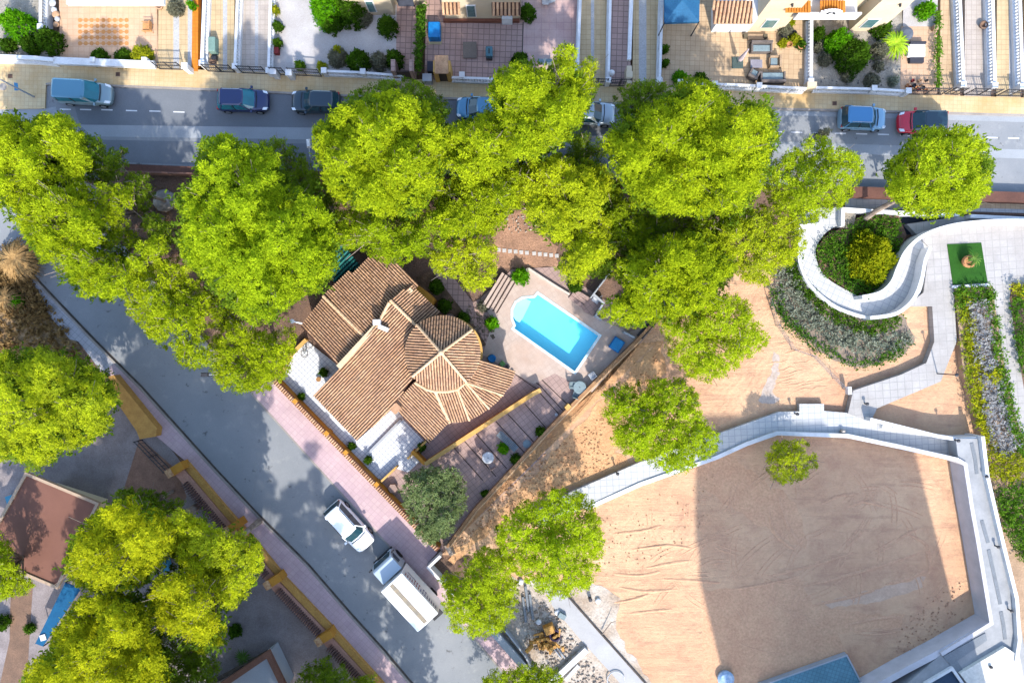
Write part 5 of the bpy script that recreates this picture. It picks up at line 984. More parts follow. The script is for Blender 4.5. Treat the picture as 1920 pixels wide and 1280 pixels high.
def cover(name, poly, pal, h, label, kind='stuff', z0=.05, sp=.28, dens=1.0, tone=.45, size=.14, cat=None, ragged=6):
    g = np.random.default_rng(len(label)+int(poly[0][0])); q = poly; A_ = np.array(q, float); x0, y0 = A_.min(0)-ragged; x1, y1 = A_.max(0)+ragged
    n = int((x1-x0)*(y1-y0)/S/S/(sp*sp)*3*dens); x = g.uniform(x0, x1, n); y = g.uniform(y0, y1, n); jx = x+g.normal(0, ragged*.5, n); jy = y+g.normal(0, ragged*.5, n); ok = inpoly(jx, jy, q); x, y = x[ok], y[ok]
    f = np.sin(x*.31+y*.17)*np.cos(y*.27-x*.11)+.5*np.sin(x*.9+1)*np.cos(y*.8); ok = f > -1.15+g.uniform(-.2, .5, len(x)); x, y, f = x[ok], y[ok], f[ok]
    z = z0+h*np.clip(.55+.3*f+g.normal(0, .18, len(x)), .1, 1.2); W = GA(x, y, z); o = W.mean(0); o[2] = z0
    tn = tone+.2*f+g.normal(0, .15, len(x)); ob = leaves(name, LM[pal], np.c_[W, tn], 6, size, .1, None, org=o, asp=.6, r=g)
    tag(ob, label, cat or 'ground cover', kind=kind); return ob
sheet('bed_soil', ragged([(1440, 540), (1472, 490), (1498, 480), (1515, 530), (1550, 570), (1592, 592), (1640, 600), (1690, 592), (1712, 625), (1716, 645), (1690, 668), (1640, 688), (1595, 690), (1540, 660), (1490, 620), (1460, 590)], 4), mat('grey_bed_soil', A((176, 156, 138)), A((146, 130, 114)), 1, 8, .95, .05, 6, .4), .055)
cover('lavender', [(1450, 505), (1480, 500), (1500, 540), (1550, 600), (1600, 622), (1660, 625), (1700, 620), (1712, 640), (1680, 655), (1620, 665), (1570, 650), (1500, 610), (1465, 570)], 'lavd', .5, 'greyish lavender filling the crescent bed outside the ring path', tone=.4)
cover('border_plants', [(1475, 488), (1497, 480), (1515, 530), (1550, 568), (1592, 592), (1640, 600), (1690, 590), (1690, 610), (1640, 628), (1590, 618), (1540, 590), (1500, 550), (1478, 515)], 'bush', .55, 'green border plants hugging the outer curve of the ring path', tone=.65)
cover('border_plants', [(1440, 535), (1460, 540), (1475, 590), (1520, 630), (1580, 665), (1610, 672), (1650, 670), (1690, 640), (1708, 650), (1680, 672), (1630, 690), (1600, 690), (1540, 665), (1480, 620), (1450, 580)], 'hedge', .5, 'green clumps along the outer lower edge of the crescent bed', dens=.7, tone=.2)
sheet('oval_bed_soil', [(1532, 470), (1545, 445), (1590, 420), (1620, 402), (1685, 404), (1700, 440), (1684, 480), (1672, 520), (1650, 546), (1620, 553), (1590, 543), (1555, 520), (1536, 498)], soil_m, .52)
cover('oval_hedge', [(1532, 470), (1545, 450), (1590, 425), (1630, 408), (1686, 406), (1690, 440), (1684, 480), (1670, 520), (1650, 545), (1620, 553), (1590, 543), (1555, 520), (1536, 498)], 'hedge', .6, 'green ground cover in the oval bed inside the ring path', z0=.5, tone=.35)
sheet('stone_bed', [(1582, 395), (1606, 397), (1600, 428), (1580, 428)], gravelg_m, .53)
r_ = bush(1634, 482, 44, 2.2, 'golden', 'big golden-yellow shrub in the middle of the oval bed', ry=52, size=.15, z0=.5)
sheet('right_bed_soil', [(1790, 540), (1860, 536), (1886, 700), (1906, 785), (1935, 860), (1990, 1000), (1990, 1300), (1925, 1300), (1905, 1120), (1852, 885), (1840, 820), (1806, 700)], mat('light_bed_soil', A((214, 180, 148)), A((180, 150, 122)), 1, 8, .95, .05, 6, .3), .65, -.3)
cover('weeds', [(1792, 545), (1812, 545), (1826, 700), (1845, 800), (1830, 800), (1806, 690)], 'sparse', .3, 'thin yellowish weeds on the left margin of the long flower bed', z0=.65, dens=.8, tone=.2)
cover('yellow_flowers', [(1806, 560), (1818, 560), (1832, 640), (1845, 720), (1850, 790), (1868, 840), (1855, 850), (1832, 790), (1822, 700)], 'yelb', .4, 'line of bright yellow flowering plants in the long bed', z0=.65, tone=.7)
cover('silver_plants', [(1812, 570), (1848, 560), (1862, 650), (1885, 760), (1908, 840), (1890, 862), (1860, 840), (1842, 740), (1828, 650)], 'lav', .5, 'silver grey lavender band along the long flower bed', z0=.65, tone=.55)
cover('green_edging_hedge', [(1845, 545), (1862, 540), (1888, 690), (1908, 780), (1935, 855), (1935, 880), (1905, 840), (1878, 750), (1862, 660)], 'hedge', .5, 'continuous bright green edging hedge beside the narrow right path', z0=.65, tone=.6)
cover('top_border', [(1790, 540), (1860, 536), (1864, 560), (1815, 575), (1793, 575)], 'hedge', .5, 'green border plants at the head of the long flower bed', z0=.65, tone=.5)
cover('yellow_shrubs', [(1848, 848), (1905, 850), (1935, 870), (1925, 905), (1880, 900), (1856, 890)], 'yelb', .8, 'broad yellow shrub mass at the lower end of the long bed', z0=.65, tone=.5)
cover('shrub_mass', [(1865, 915), (1940, 900), (1960, 1060), (1925, 1060), (1885, 1000)], 'hedge', .9, 'mixed green shrubs at the right edge beside the raised walkway', z0=.65, tone=.5)
cover('yellow_shrubs', [(1850, 690), (1874, 690), (1880, 715), (1858, 722)], 'yelb', .7, 'round yellow shrub breaking the silver band of the long bed', z0=.65, tone=.7)
cover('right_bed', [(1898, 560), (1940, 535), (1940, 720), (1918, 700), (1902, 640)], 'hedge', .6, 'green and silver planting in the bed at the right edge', z0=.65, tone=.3)
cover('yellow_flowers', [(1897, 535), (1940, 528), (1940, 560), (1905, 560)], 'yelb', .6, 'yellow flowers at the right edge beside the plaza', z0=.65, tone=.7)
cover('dry_grass', [(-45, 480), (55, 520), (110, 595), (160, 680), (60, 660), (-45, 690)], 'dry', .25, 'dry straw and weeds on the scrub ground at the left edge', dens=.35, tone=.3, size=.25, sp=.35)
cover('needle_clutter', [(230, 345), (600, 352), (900, 360), (915, 420), (900, 500), (600, 470), (340, 480), (300, 520)], 'dry', .2, 'brown pine litter and twigs under the belt of trees', dens=.3, tone=.0, size=.1, sp=.35)
cover('dry_scrub', [(-45, 470), (20, 462), (60, 480), (68, 515), (60, 530), (100, 590), (60, 600), (-45, 560)], 'dry', .6, 'shaggy dry brown scrub round the large dry palm at the left edge', dens=.7, tone=.05, size=.17)
# clipped ivy hedge
h_ = cover('tall_hedge', [(784, 8), (798, 8), (794, 60), (790, 130), (778, 132), (781, 60)], 'hedge', 1.5, 'tall narrow ivy hedge left of the blue tarpaulin', z0=.3, tone=.25, kind=None, cat='hedge', ragged=3, dens=2.2)
h_ = cover('low_hedge', [(1755, 20), (1762, 20), (1762, 168), (1755, 168)], 'hedge', .8, 'narrow green hedge strip right of the pink patio', z0=.1, tone=.6, kind=None, cat='hedge', ragged=2, dens=2)
# palms
def palm(x, y, r, h, nf, pal, label, name='sago_palm', cat='palm', droop=.35, base=.12, z0=.1):
    g = np.random.default_rng(int(x)); c = G(x, y, z0+h); o = empty(name, (c.x, c.y, z0), label, cat)
    mb = MB(); mb.tube((c.x, c.y, z0), (c.x, c.y, z0+h), base*1.2, base, 10); mb.build('trunk', bark_m, o); R_ = r/S
    V, F, T_ = [], [], []; f = MB()
    for i in range(nf):
        a = 2*math.pi*i/nf+g.uniform(-.1, .1); L = R_*g.uniform(.82, 1.08); el_ = g.uniform(.1, .6)
        pr = None
        for k in range(9):
            t = k/8; rr_ = L*t; z = z0+h+rr_*el_*(1-t*.9)-droop*L*t*t; p = Vector((c.x+math.cos(a)*rr_, c.y+math.sin(a)*rr_, z))
            if pr is not None:
                s = Vector((-math.sin(a), math.cos(a), 0)); wd = L*.055*(math.sin(math.pi*min(1, t*.9+.1)))+.01
                for sg in (-1, 1):
                    f.add([pr, p, p+s*sg*wd*.9+Vector((math.cos(a)*.06, math.sin(a)*.06, .03)), pr+s*sg*wd], [(0, 1, 2, 3)], (g.uniform(.8, 1.2),)*3)
            pr = p
    f.build('fronds', pal, o); return o
sago = mat('sago_fronds', A((176, 200, 20), 1.5), A((110, 160, 20), 1.5), 2, 9, .6, 0, 1, .2, tint=True)
dryf = mat('dry_palm_fronds', A((206, 164, 104)), A((140, 108, 66)), 3, 9, .9, 0, 1, .3, tint=True)
palm(1680, 82, 29, .9, 72, sago, 'bright yellow-green sago palm with a radial crown beside the pink patio', droop=.25)
palm(1681, 268*0+300, 1, .1, 3, sago, 'x') if False else None
palm(1828, 486, 16, .9, 16, mat('green_fronds', A((120, 160, 50)), A((80, 120, 40)), 3, 9, .6, tint=True), 'potted palm with arching green fronds on the bright lawn', name='potted_palm', z0=.7)
palm(26, 486, 44, 1.8, 120, dryf, 'large dry brown palm crown at the left edge of the diagonal street', name='dry_palm', droop=.6, base=.3)
palm(8, 560, 30, .8, 26, dryf, 'smaller dry palm plant below the large dry crown', name='dry_palm', droop=.5)
palm(455, 1232, 17, .3, 22, mat('spiky_fronds', A((110, 150, 40)), A((70, 110, 30)), 3, 9, .6, tint=True), 'spiky green agave plant in the gravel at the bottom left', name='agave', cat='plant', droop=.1, base=.06)
mb = MB(); c = G(1817, 490, 1.1); mb.lathe((c.x, c.y, .66), [(.3, 0), (.45, .2), (.5, .42), (.42, .55), (.5, .6), (.36, .6), (.34, .4)], 20); tag(mb.build('terracotta_pot', mat('terracotta_pot', A((226, 160, 110)), None, 2, 9)), 'round terracotta pot holding the palm on the bright lawn', 'pot')
# ------------------------------------------------------------ cars
glass_m = mat('car_glass', (.01, .035, .05), (.015, .05, .06), 1, 9, .06, 0, 1, 0, .5)
tyre_m = mat('tyre', (.015, .015, .016), None, 1, 9, .9); rim_m = mat('wheel_rim', (.4, .4, .42), None, 1, 9, .35, metal=.8)
lamp_m = mat('headlight_glass', (.7, .74, .78), None, 1, 9, .1, spec=.8); red_m = mat('tail_light', (.35, .02, .02), None, 1, 9, .2); trim_m = mat('black_trim', (.02, .02, .022), None, 1, 9, .5)
def paint(n, c, rough=.3, metal=.3):
    m, nt, b = newmat(n, rough, .5); b.inputs['Base Color'].default_value = (*c, 1); b.inputs['Metallic'].default_value = metal; b.inputs['Coat Weight'].default_value = .6; b.inputs['Coat Roughness'].default_value = .08; return m
def car(x, y, rot, L, W, Hc, body, label, roofm=None, kind='hatch', cat='car', rails=False, zref=None, group=None, glassm=None):
    """x,y: photo pixel of the roof centre; rot: heading in degrees, 0 = to the right"""
    c = G(x, y, .7); o = lempty('parked_car', (c.x, c.y, .02), label, cat, group, R(rot)); roofm = roofm or body; gm_ = glassm or glass_m
    van = kind == 'van'; bh = 1.02 if van else (.95 if kind == 'suv' else .88)
    # stations: x, half width factor, deck height
    if van: st = [(-.5, .82, .75), (-.49, .93, .95), (-.45, .98, bh), (-.2, 1, bh), (.1, 1, bh), (.22, 1, bh), (.3, .98, .98), (.42, .93, .86), (.47, .82, .74), (.5, .62, .55)]
    elif kind == 'wagon' or kind == 'saloon': st = [(-.5, .72, .62), (-.485, .86, .82), (-.44, .94, .88), (-.3, 1, .9), (0, 1, .9), (.18, 1, .9), (.3, .99, .88), (.42, .93, .8), (.475, .8, .68), (.5, .58, .5)]
    else: st = [(-.5, .74, .6), (-.485, .88, .85), (-.44, .96, bh), (-.3, 1, bh), (0, 1, bh), (.2, 1, bh), (.3, .99, bh-.03), (.42, .93, bh-.1), (.475, .8, bh-.22), (.5, .58, .5)]
    m = MB(); rows = []
    for sx, wf, dz in st:
        hw = W/2*wf; pr = [(-hw*.9, .22), (-hw*.99, .4), (-hw, .6), (-hw*.96, dz-.06), (-hw*.86, dz), (-hw*.45, dz+.035), (0, dz+.045), (hw*.45, dz+.035), (hw*.86, dz), (hw*.96, dz-.06), (hw, .6), (hw*.99, .4), (hw*.9, .22)]
        rows.append([(sx*L, a, b) for a, b in pr])
    vs = [v for r in rows for v in r]; k = len(rows[0]); fs = [(i*k+j, (i+1)*k+j, (i+1)*k+j+1, i*k+j+1) for i in range(len(rows)-1) for j in range(k-1)]
    fs += [tuple(range(k)), tuple(range((len(rows)-1)*k, len(rows)*k))[::-1]]+[(i*k+k-1, (i+1)*k+k-1, (i+1)*k, i*k) for i in range(len(rows)-1)]
    m.add(vs, [f[::-1] for f in fs]); bo = m.build('body', body, o, smooth=True)
    md = bo.modifiers.new('sub', 'SUBSURF'); md.levels = 1; md.render_levels = 2
    # greenhouse
    if van: xb0, xb1, xt0, xt1 = -.49, .30, -.47, .12
    elif kind == 'wagon': xb0, xb1, xt0, xt1 = -.47, .24, -.38, .08
    elif kind == 'saloon': xb0, xb1, xt0, xt1 = -.42, .24, -.26, .06
    elif kind == 'suv': xb0, xb1, xt0, xt1 = -.48, .24, -.42, .10
    else: xb0, xb1, xt0, xt1 = -.47, .25, -.38, .07
    wb, wt = W/2*.93, W/2*(.84 if van else .74); zt = Hc-.05; zb = bh-.02
    B = [(xb0*L, -wb*.9, zb), (xb0*L+.25, -wb, zb), (xb1*L-.35, -wb, zb), (xb1*L, -wb*.72, zb), (xb1*L+.06, 0, zb), (xb1*L, wb*.72, zb), (xb1*L-.35, wb, zb), (xb0*L+.25, wb, zb), (xb0*L, wb*.9, zb), (xb0*L-.03, 0, zb)]
    Tt = [(xt0*L, -wt*.9, zt-.02), (xt0*L+.2, -wt, zt), (xt1*L-.25, -wt, zt), (xt1*L, -wt*.85, zt-.03), (xt1*L+.05, 0, zt-.02), (xt1*L, wt*.85, zt-.03), (xt1*L-.25, wt, zt), (xt0*L+.2, wt, zt), (xt0*L, wt*.9, zt-.02), (xt0*L-.03, 0, zt-.02)]
    n = len(B); m = MB(); m.add(B+Tt, [(i, (i+1) % n, (i+1) % n+n, i+n) for i in range(n)]+[tuple(range(n, 2*n))]); m.build('windows', gm_, o)
    m = MB(); cxr = (xt0+xt1)/2*L
    Rf = [(cxr+(p[0]-cxr)*1.0, p[1]*1.02, p[2]+.0) for p in Tt]; Ru = [(cxr+(p[0]-cxr)*.9, p[1]*.86, Hc+.01) for p in Tt]
    m.add(Rf+Ru, [(i, (i+1) % n, (i+1) % n+n, i+n) for i in range(n)]+[tuple(range(n, 2*n))]); m.build('roof', roofm, o, smooth=False, bevel=.03)
    for i, (a, b) in enumerate(((1, 1), (2, 2), (7, 7), (6, 6))): m = MB(); m.tube(B[a], Tt[b], .055, .045, 5); m.build('pillar', roofm if kind != 'van' else body, o)
    for sgn in (-1, 1):
        p0 = Vector((( -.12)*L, sgn*wb*1.0, zb)); p1 = Vector((-.14*L, sgn*wt*1.01, zt)); m = MB(); m.tube(p0, p1, .045, .035, 5); m.build('pillar', trim_m, o)
    for sgn in (-1, 1):
        m = MB(); m.box(((xb1-.06)*L, sgn*(W/2+.08), bh+.02), (.16, .2, .14)); m.build('mirror', body, o)
        m = MB(); hx = L*.452; m.add([(hx-.2, sgn*W*.33, bh-.12), (hx-.28, sgn*W*.44, bh-.13), (hx+.02, sgn*W*.415, .66), (hx+.12, sgn*W*.30, .64)], [(0, 1, 2, 3) if sgn < 0 else (3, 2, 1, 0)]); 
        v0 = [Vector(v) for v in m.v]; m = MB(); m.add([v+Vector((.03, 0, .05)) for v in v0]+[v+Vector((0, 0, -.12)) for v in v0], [(3, 2, 1, 0), (0, 1, 5, 4), (1, 2, 6, 5), (2, 3, 7, 6), (3, 0, 4, 7)]); m.build('headlight', lamp_m, o)
        m = MB(); m.box((-L*.462, sgn*W*.39, .8), (.14, .2, .18)); m.build('tail_light', red_m, o)
        if rails: m = MB(); m.tube((xt0*L+.3, sgn*wt*.93, Hc+.04), (xt1*L-.2, sgn*wt*.93, Hc+.04), .025, .025, 6); m.build('roof_rail', trim_m if body.name != 'silver_blue' else rim_m, o)
        for wx in (-.31, .31):
            m = MB(); yy = sgn*(W/2-.1); m.tube((wx*L, yy-.1, .33), (wx*L, yy+.1, .33), .33, .33, 20); wh = m.build('wheel', tyre_m, o)
            m = MB(); m.tube((wx*L, yy+sgn*.085, .33), (wx*L, yy+sgn*.115, .33), .2, .2, 14); m.build('rim', rim_m, wh)
    m = MB(); m.box((L*.485, 0, .42), (.08, W*.5, .16)); m.build('grille', trim_m, o)
    m = MB(); m.strip([(xb1*L+.1, -wb*.8, bh+.05), (xb1*L+.16, 0, bh+.06), (xb1*L+.1, wb*.8, bh+.05)], .07, -.03, 0); m.build('wiper_cowl', trim_m, o)
    return o
teal_g = mat('teal_glass', (.006, .1, .13), (.01, .15, .19), 1, 9, .06, 0, 1, 0, .5)
CG = 'cars parked on the upper street'
car(159, 175, -3, 4.35, 1.78, 1.72, paint('teal_grey', A((158, 184, 192))), 'pale teal van parked at the left end of the upper street', roofm=paint('teal_roof', A((100, 160, 185))), kind='van', cat='van', group=CG, glassm=teal_g)
car(455, 188, -1, 4.15, 1.78, 1.5, paint('navy', A((6, 36, 100)), .3, 0), 'navy blue hatchback with a teal windscreen facing right on the shaded street', kind='hatch', group=CG, glassm=teal_g)
car(592, 191, 178, 3.95, 1.75, 1.45, paint('dark_teal', A((8, 48, 66)), .3, 0), 'dark teal car facing left, just left of the big pine', kind='wagon', group=CG)
car(902, 203, 178, 4.0, 1.75, 1.45, paint('light_blue', A((95, 165, 205))), 'light blue car half hidden by the pine in the middle of the upper street', kind='hatch', group=CG)
car(1106, 212, -3, 4.1, 1.8, 1.45, paint('pale_white_blue', A((205, 220, 232))), 'pale white car with a black windscreen under the pine branches', kind='saloon', group=CG)
car(1618, 222, -2, 3.75, 1.8, 1.6, paint('silver_blue', A((150, 195, 225))), 'silver blue off-roader with a bright blue roof on the sunny part of the street', roofm=paint('blue_roof', A((80, 155, 210))), kind='suv', rails=True, group=CG)
car(1731, 229, 180, 3.95, 1.8, 1.5, paint('red', A((236, 16, 56)), .35, 0), 'red car with a black roof facing left beside the round pine', roofm=paint('black_blue', (.01, .03, .045)), kind='hatch', group=CG)
car(655, 986, -48, 4.5, 1.85, 1.65, paint('white', (.74, .76, .78), .3, 0), 'white off-roader parked at the kerb in front of the truck on the diagonal street', kind='suv', rails=True)
# truck
tc = G(768, 1129, 3.3); hd = 132.5; tr = lempty('box_truck', (tc.x, tc.y, .02), 'white box truck with a small grey-blue cab parked beside the pink pavement', 'truck', rz=R(hd))
Lb, Wb = 4.15, 2.12; wm = paint('truck_white', (.78, .78, .76), .45, 0)
m = MB(); m.box((0, 0, 2.05), (Lb, Wb, 2.5)); m.build('cargo_box', wm, tr, bevel=.03)
m = MB(); m.box((.0, .12, 3.312), (Lb*.94, .34, .02)); m.build('roof_strip', mat('beige_skylight', A((190, 170, 140)), A((150, 145, 135)), 1.6, 9), tr)
m = MB()
random.seed(3)
for i in range(15):
    xx = Lb/2-.35-i*.245; cc = (.25, .02, .03) if i < 7 else (.02, .03, .16)
    yv = -Wb/2-.012
    for z_, w_ in ((2.85, .12), (2.6, .05)):
        m.box((xx, yv, z_), (w_, .012, .17), tint=tuple(c/.3 for c in cc)); m.box((xx+.04, yv, z_-.06), (.04, .012, .12), tint=tuple(c/.3 for c in cc))
    if i in (4, 5, 6, 8, 9): m.box((xx, yv, 2.25), (.13, .012, .2), tint=tuple(c/.3 for c in cc))
m.box((0, -Wb/2-.004, 2.6), (Lb-.3, .006, .95), tint=(2.3, 2.3, 2.3))
for z_ in (2.2, 2.05): m.box((1.2, -Wb/2-.012, z_), (.9, .012, .05), tint=(.9, .8, .9))
tag(m.build('side_lettering', mat('lettering', (.3, .3, .3), None, 1, 9, .5, 0, 1, 0, tint=True), tr), 'two small rows of worn dark red and blue lettering')
m = MB(); m.box((0, 0, .68), (Lb+1.6, .9, .22)); m.build('chassis', trim_m, tr)
x0 = Lb/2+.12; cm = paint('cab_paint', A((205, 222, 236)), .4, 0)
prof = [(x0, .5), (x0+1.5, .5), (x0+1.55, 1.15), (x0+1.32, 2.05), (x0+1.15, 2.2), (x0, 2.25)]
m = MB(); vs = [(a, -.98, b) for a, b in prof]+[(a, .98, b) for a, b in prof]; n = len(prof); m.add(vs, [tuple(range(n))[::-1] if False else tuple(range(n)), tuple(range(n, 2*n))[::-1]]+[((i+1) % n, i, i+n, (i+1) % n+n) for i in range(n)]); cab = m.build('cab', cm, tr, bevel=.05)
m = MB(); m.add([(x0+1.545, -.85, 1.25), (x0+1.545, .85, 1.25), (x0+1.35, .8, 2.03), (x0+1.35, -.8, 2.03)], [(0, 1, 2, 3)]); m.build('windscreen', glass_m, cab)
for s_ in (-1, 1):
    m = MB(); m.add([(x0+.45, s_*.995, 1.3), (x0+1.35, s_*.995, 1.3), (x0+1.12, s_*.995, 1.95), (x0+.5, s_*.995, 1.95)], [(0, 1, 2, 3) if s_ < 0 else (3, 2, 1, 0)]); m.build('side_window', glass_m, cab)
    m = MB(); m.box((x0+1.42, s_*1.16, 1.75), (.1, .22, .32)); m.tube((x0+1.38, s_*.98, 1.6), (x0+1.42, s_*1.16, 1.7), .02, .02, 5); m.build('mirror', trim_m, tr)
    m = MB(); m.box((x0+1.53, s_*.7, .78), (.06, .3, .18)); m.build('headlight', lamp_m, tr)
    for wx in (-1.2, x0+.75):
        m = MB(); m.tube((wx, s_*.75, .4), (wx, s_*1.0, .4), .4, .4, 20); m.build('wheel', tyre_m, tr)
m = MB(); m.box((x0+1.35, 0, 1.12), (.5, 1.4, .04)); 
m = MB(); m.box((x0+1.58, 0, .6), (.14, 1.9, .24)); m.build('bumper', trim_m, tr)

# ------------------------------------------------------------ street lamps
def lamp(x, y, h, arm, label, headm=white_m):
    c = G(x, y); o = empty('street_lamp', (c.x, c.y, .02), label, 'street lamp', 'street lamps')
    m = MB(); m.tube((c.x, c.y, 0), (c.x, c.y, h), .08, .05, 8); d = Vector(arm).normalized(); e = Vector((c.x, c.y, h))+d*.9
    m.tube((c.x, c.y, h-.05), e, .035, .03, 6); m.build('pole', grey_m, o)
    m = MB(); m.box(tuple(e+Vector((0, 0, .05))), (.62, .3, .14), math.atan2(d.y, d.x), top=.75); m.build('lamp_head', headm, o)
lamp(1644, 322, 6, (.3, 1, 0), 'grey street lamp casting a thin shadow beside the silver blue off-roader')
lamp(622, 330, 6, (-.1, 1, 0), 'street lamp whose white head hangs over the shaded upper street')
lamp(462, 696, 5.5, (-1, 0, 0), 'street lamp with a dark head beside the yellowish pine over the diagonal street', iron_m)
lamp(66, 183, 5, (-.2, 1, 0), 'slim street lamp on the yellow pavement at the left edge')
for x, y, l, z_ in ((1757, 700, 'slim garden lamp post on the bright path above the triangular sand patch', 1.6), (1344, 1, 'x', 0)):
    if z_: 
        c = G(x, y, .6); m = MB(); m.tube((c.x, c.y, .6), (c.x, c.y, 3.0), .05, .04, 8); m.lathe((c.x, c.y, 3.0), [(.05, 0), (.16, .03), (.05, .1)], 10); tag(m.build('garden_lamp', iron_m), l, 'lamp')
m = MB(); c = G(1147, 137, 1.1); m.lathe((c.x, c.y, .9), [(.05, 0), (.2, .1), (.24, .25), (.15, .42), (.02, .46)], 16); tag(m.build('globe_lamp', white_m), 'round white globe lamp on the balustrade end at the mauve stair', 'lamp')

# ------------------------------------------------------------ garden furniture and small things
def round_table(x, y, r, h, m_, label):
    c = G(x, y, h); o = empty('round_table', (c.x, c.y, .08), label, 'table'); m = MB(); m.lathe((c.x, c.y, h-.05), [(r, 0), (r+.02, .03), (r-.02, .05)], 28); m.build('table_top', m_, o)
    for k in range(4): a = k*1.57+.5; m = MB(); m.tube((c.x+r*.8*math.cos(a), c.y+r*.8*math.sin(a), .08), (c.x+r*.6*math.cos(a), c.y+r*.6*math.sin(a), h-.05), .025, .025, 6); m.build('leg', m_, o)
    m = MB(); m.lathe((c.x, c.y, h), [(.04, 0), (.04, .02)], 10); m.build('umbrella_hole_cap', trim_m, o)
def chair(x, y, rz, m_, label, s=.5, group=None):
    c = G(x, y, .45); o = lempty('garden_chair', (c.x, c.y, .09), label, 'chair', group, R(rz)); m = MB(); m.box((0, 0, .42), (s, s, .05)); m.build('seat', m_, o, bevel=.02)
    m = MB(); m.box((-s/2, 0, .68), (.05, s, .45)); m.build('backrest', m_, o, bevel=.02)
    for sx in (-1, 1):
        m = MB(); m.box((0, sx*s/2, .6), (s, .05, .04)); m.build('armrest', m_, o)
        for sy in (-1, 1): m = MB(); m.tube((sx*s*.42, sy*s*.42, 0), (sx*s*.42, sy*s*.42, .42), .02, .02, 6); m.build('leg', m_, o)
pale = mat('pale_plastic', A((222, 224, 228)), None, 1, 9, .5); gp = mat('grey_plastic', A((150, 170, 176)), None, 1, 9, .5); wick = mat('grey_wicker', A((140, 128, 122)), A((110, 102, 98)), 2, 20, .9, .01, 60, .25); tan = mat('tan_wicker', A((206, 178, 146)), A((180, 150, 120)), 2, 20, .9, .01, 60, .25)
round_table(1087, 726, .5, .72, gp, 'round grey-green table by the boundary wall near the pool corner')
chair(1073, 722, 0, gp, 'grey chair left of the round grey-green table'); chair(1080, 740, 70, gp, 'grey chair below the round grey-green table'); chair(1110, 704, 215, pale, 'white plastic chair against the boundary wall near the pool')
round_table(915, 858, .45, .72, pale, 'round white table on the shaded lower terrace'); chair(903, 848, -45, yard_m, 'mauve-grey chair at the upper left of the round white table'); chair(922, 872, 120, yard_m, 'mauve-grey chair at the lower right of the round white table')
o = lempty('striped_lounger', tuple(G(948, 823, .3))[:2]+(.08,), 'blue-grey slatted lounger on the lower terrace beside the green plants', 'lounger', rz=R(-42))
slm = mat('lounger_slats', A((120, 140, 150)), None, 1, 9, .6)
m = MB(); 
for i in range(10): m.box((-.7+i*.15, 0, .32), (.1, .55, .03))
m.build('seat_slats', slm, o); m = MB(); 
for i in range(4): m.box((.78+i*.11, 0, .38+i*.07), (.1, .55, .03))
m.build('backrest', slm, o)
for sx in (-.6, .7):
    for sy in (-.24, .24): m = MB(); m.tube((sx, sy, 0), (sx, sy, .32), .02, .02, 6); m.build('leg', slm, o)
m = MB(); c = G(988, 832, .1); m.lathe((c.x, c.y, .07), [(.3, 0), (.34, .03), (.28, .05)], 20); tag(m.build('round_cover', gp), 'round metal cover on the terrace by the boundary wall', 'cover')
m = MB(); c = G(1043, 777, .3); m.lathe((c.x, c.y, .07), [(.1, 0), (.13, .22), (.08, .22)], 12); tag(m.build('small_pot', pale), 'small white ring-like pot at the foot of the steps by the boundary wall', 'pot')
m = MB(); c = G(961, 697, .3); m.lathe((c.x, c.y, .07), [(.1, 0), (.13, .22), (.08, .22)], 12); tag(m.build('small_pot', pale), 'small white pot at the eaves end near the pool terrace steps', 'pot')
r_ = empty('pool_equipment_box', tuple(G(1157, 646)), 'square bright blue box with a lid on the pool deck', 'box'); c = G(1157, 646, .5)
m = MB(); m.box((c.x, c.y, .28), (.95, 1.05, .42), R(-33)); m.build('box', blueplastic, r_, bevel=.05); m = MB(); m.box((c.x, c.y, .52), (.8, .9, .05), R(-33)); m.build('lid', mat('blue_lid', A((40, 160, 225)), None, 1, 9, .4), r_, bevel=.02)
r_ = empty('shower_tray', tuple(G(1117, 562)), 'pale outdoor shower tray at the head of the pool deck', 'shower tray'); c = G(1117, 562, .2); m = MB(); m.box((c.x, c.y, .16), (.6, .45, .12), R(-35)); m.build('tray', pale, r_, bevel=.04)
m = MB(); m.tube((c.x+.3, c.y+.2, .1), (c.x+.3, c.y+.2, 2.1), .03, .03, 8); m.build('pipe', rim_m, r_)
for x, y, s, mm, l in ((922, 672, .35, 'b', 'blue inflatable toy on the deck beside the round tower'), (942, 682, .28, 'g', 'light green toy box beside the blue toy'), (952, 688, .2, 'k', 'small black box at the eaves corner next to the green toy box')):
    c = G(x, y, .3); m = MB(); m.lathe((c.x, c.y, .09), [(s*.8, 0), (s, .1), (s*.8, .24), (s*.5, .22)], 4 if mm != 'b' else 14); tag(m.build({'b': 'inflatable_toy', 'g': 'toy_box', 'k': 'small_box'}[mm], {'b': blueplastic, 'g': mat('green_plastic', A((130, 190, 110)), None, 1, 9, .5), 'k': iron_m}[mm]), l, {'b': 'toy', 'g': 'box', 'k': 'box'}[mm])
m = MB(); c = G(597, 711, .4); m.lathe((c.x, c.y, .1), [(.12, 0), (.2, .3), (.14, .3)], 14); tag(m.build('plant_pot', mat('pot_brown', A((190, 140, 90)), None, 1, 9)), 'small brown pot on the sunny white terrace', 'pot')
o = lempty('drying_bicycle', tuple(G(574, 655, .4))[:2]+(.1,), 'small dark bicycle lying at the top of the white terrace', 'bicycle', rz=R(60))
for xx in (-.4, .4):
    m = MB(); 
    for k in range(14): a0, a1 = k*math.pi/7, (k+1)*math.pi/7; m.tube((xx+.28*math.cos(a0), .0+.28*math.sin(a0), .1), (xx+.28*math.cos(a1), .28*math.sin(a1), .1), .02, .02, 4)
    m.build('wheel', trim_m, o)
m = MB(); 
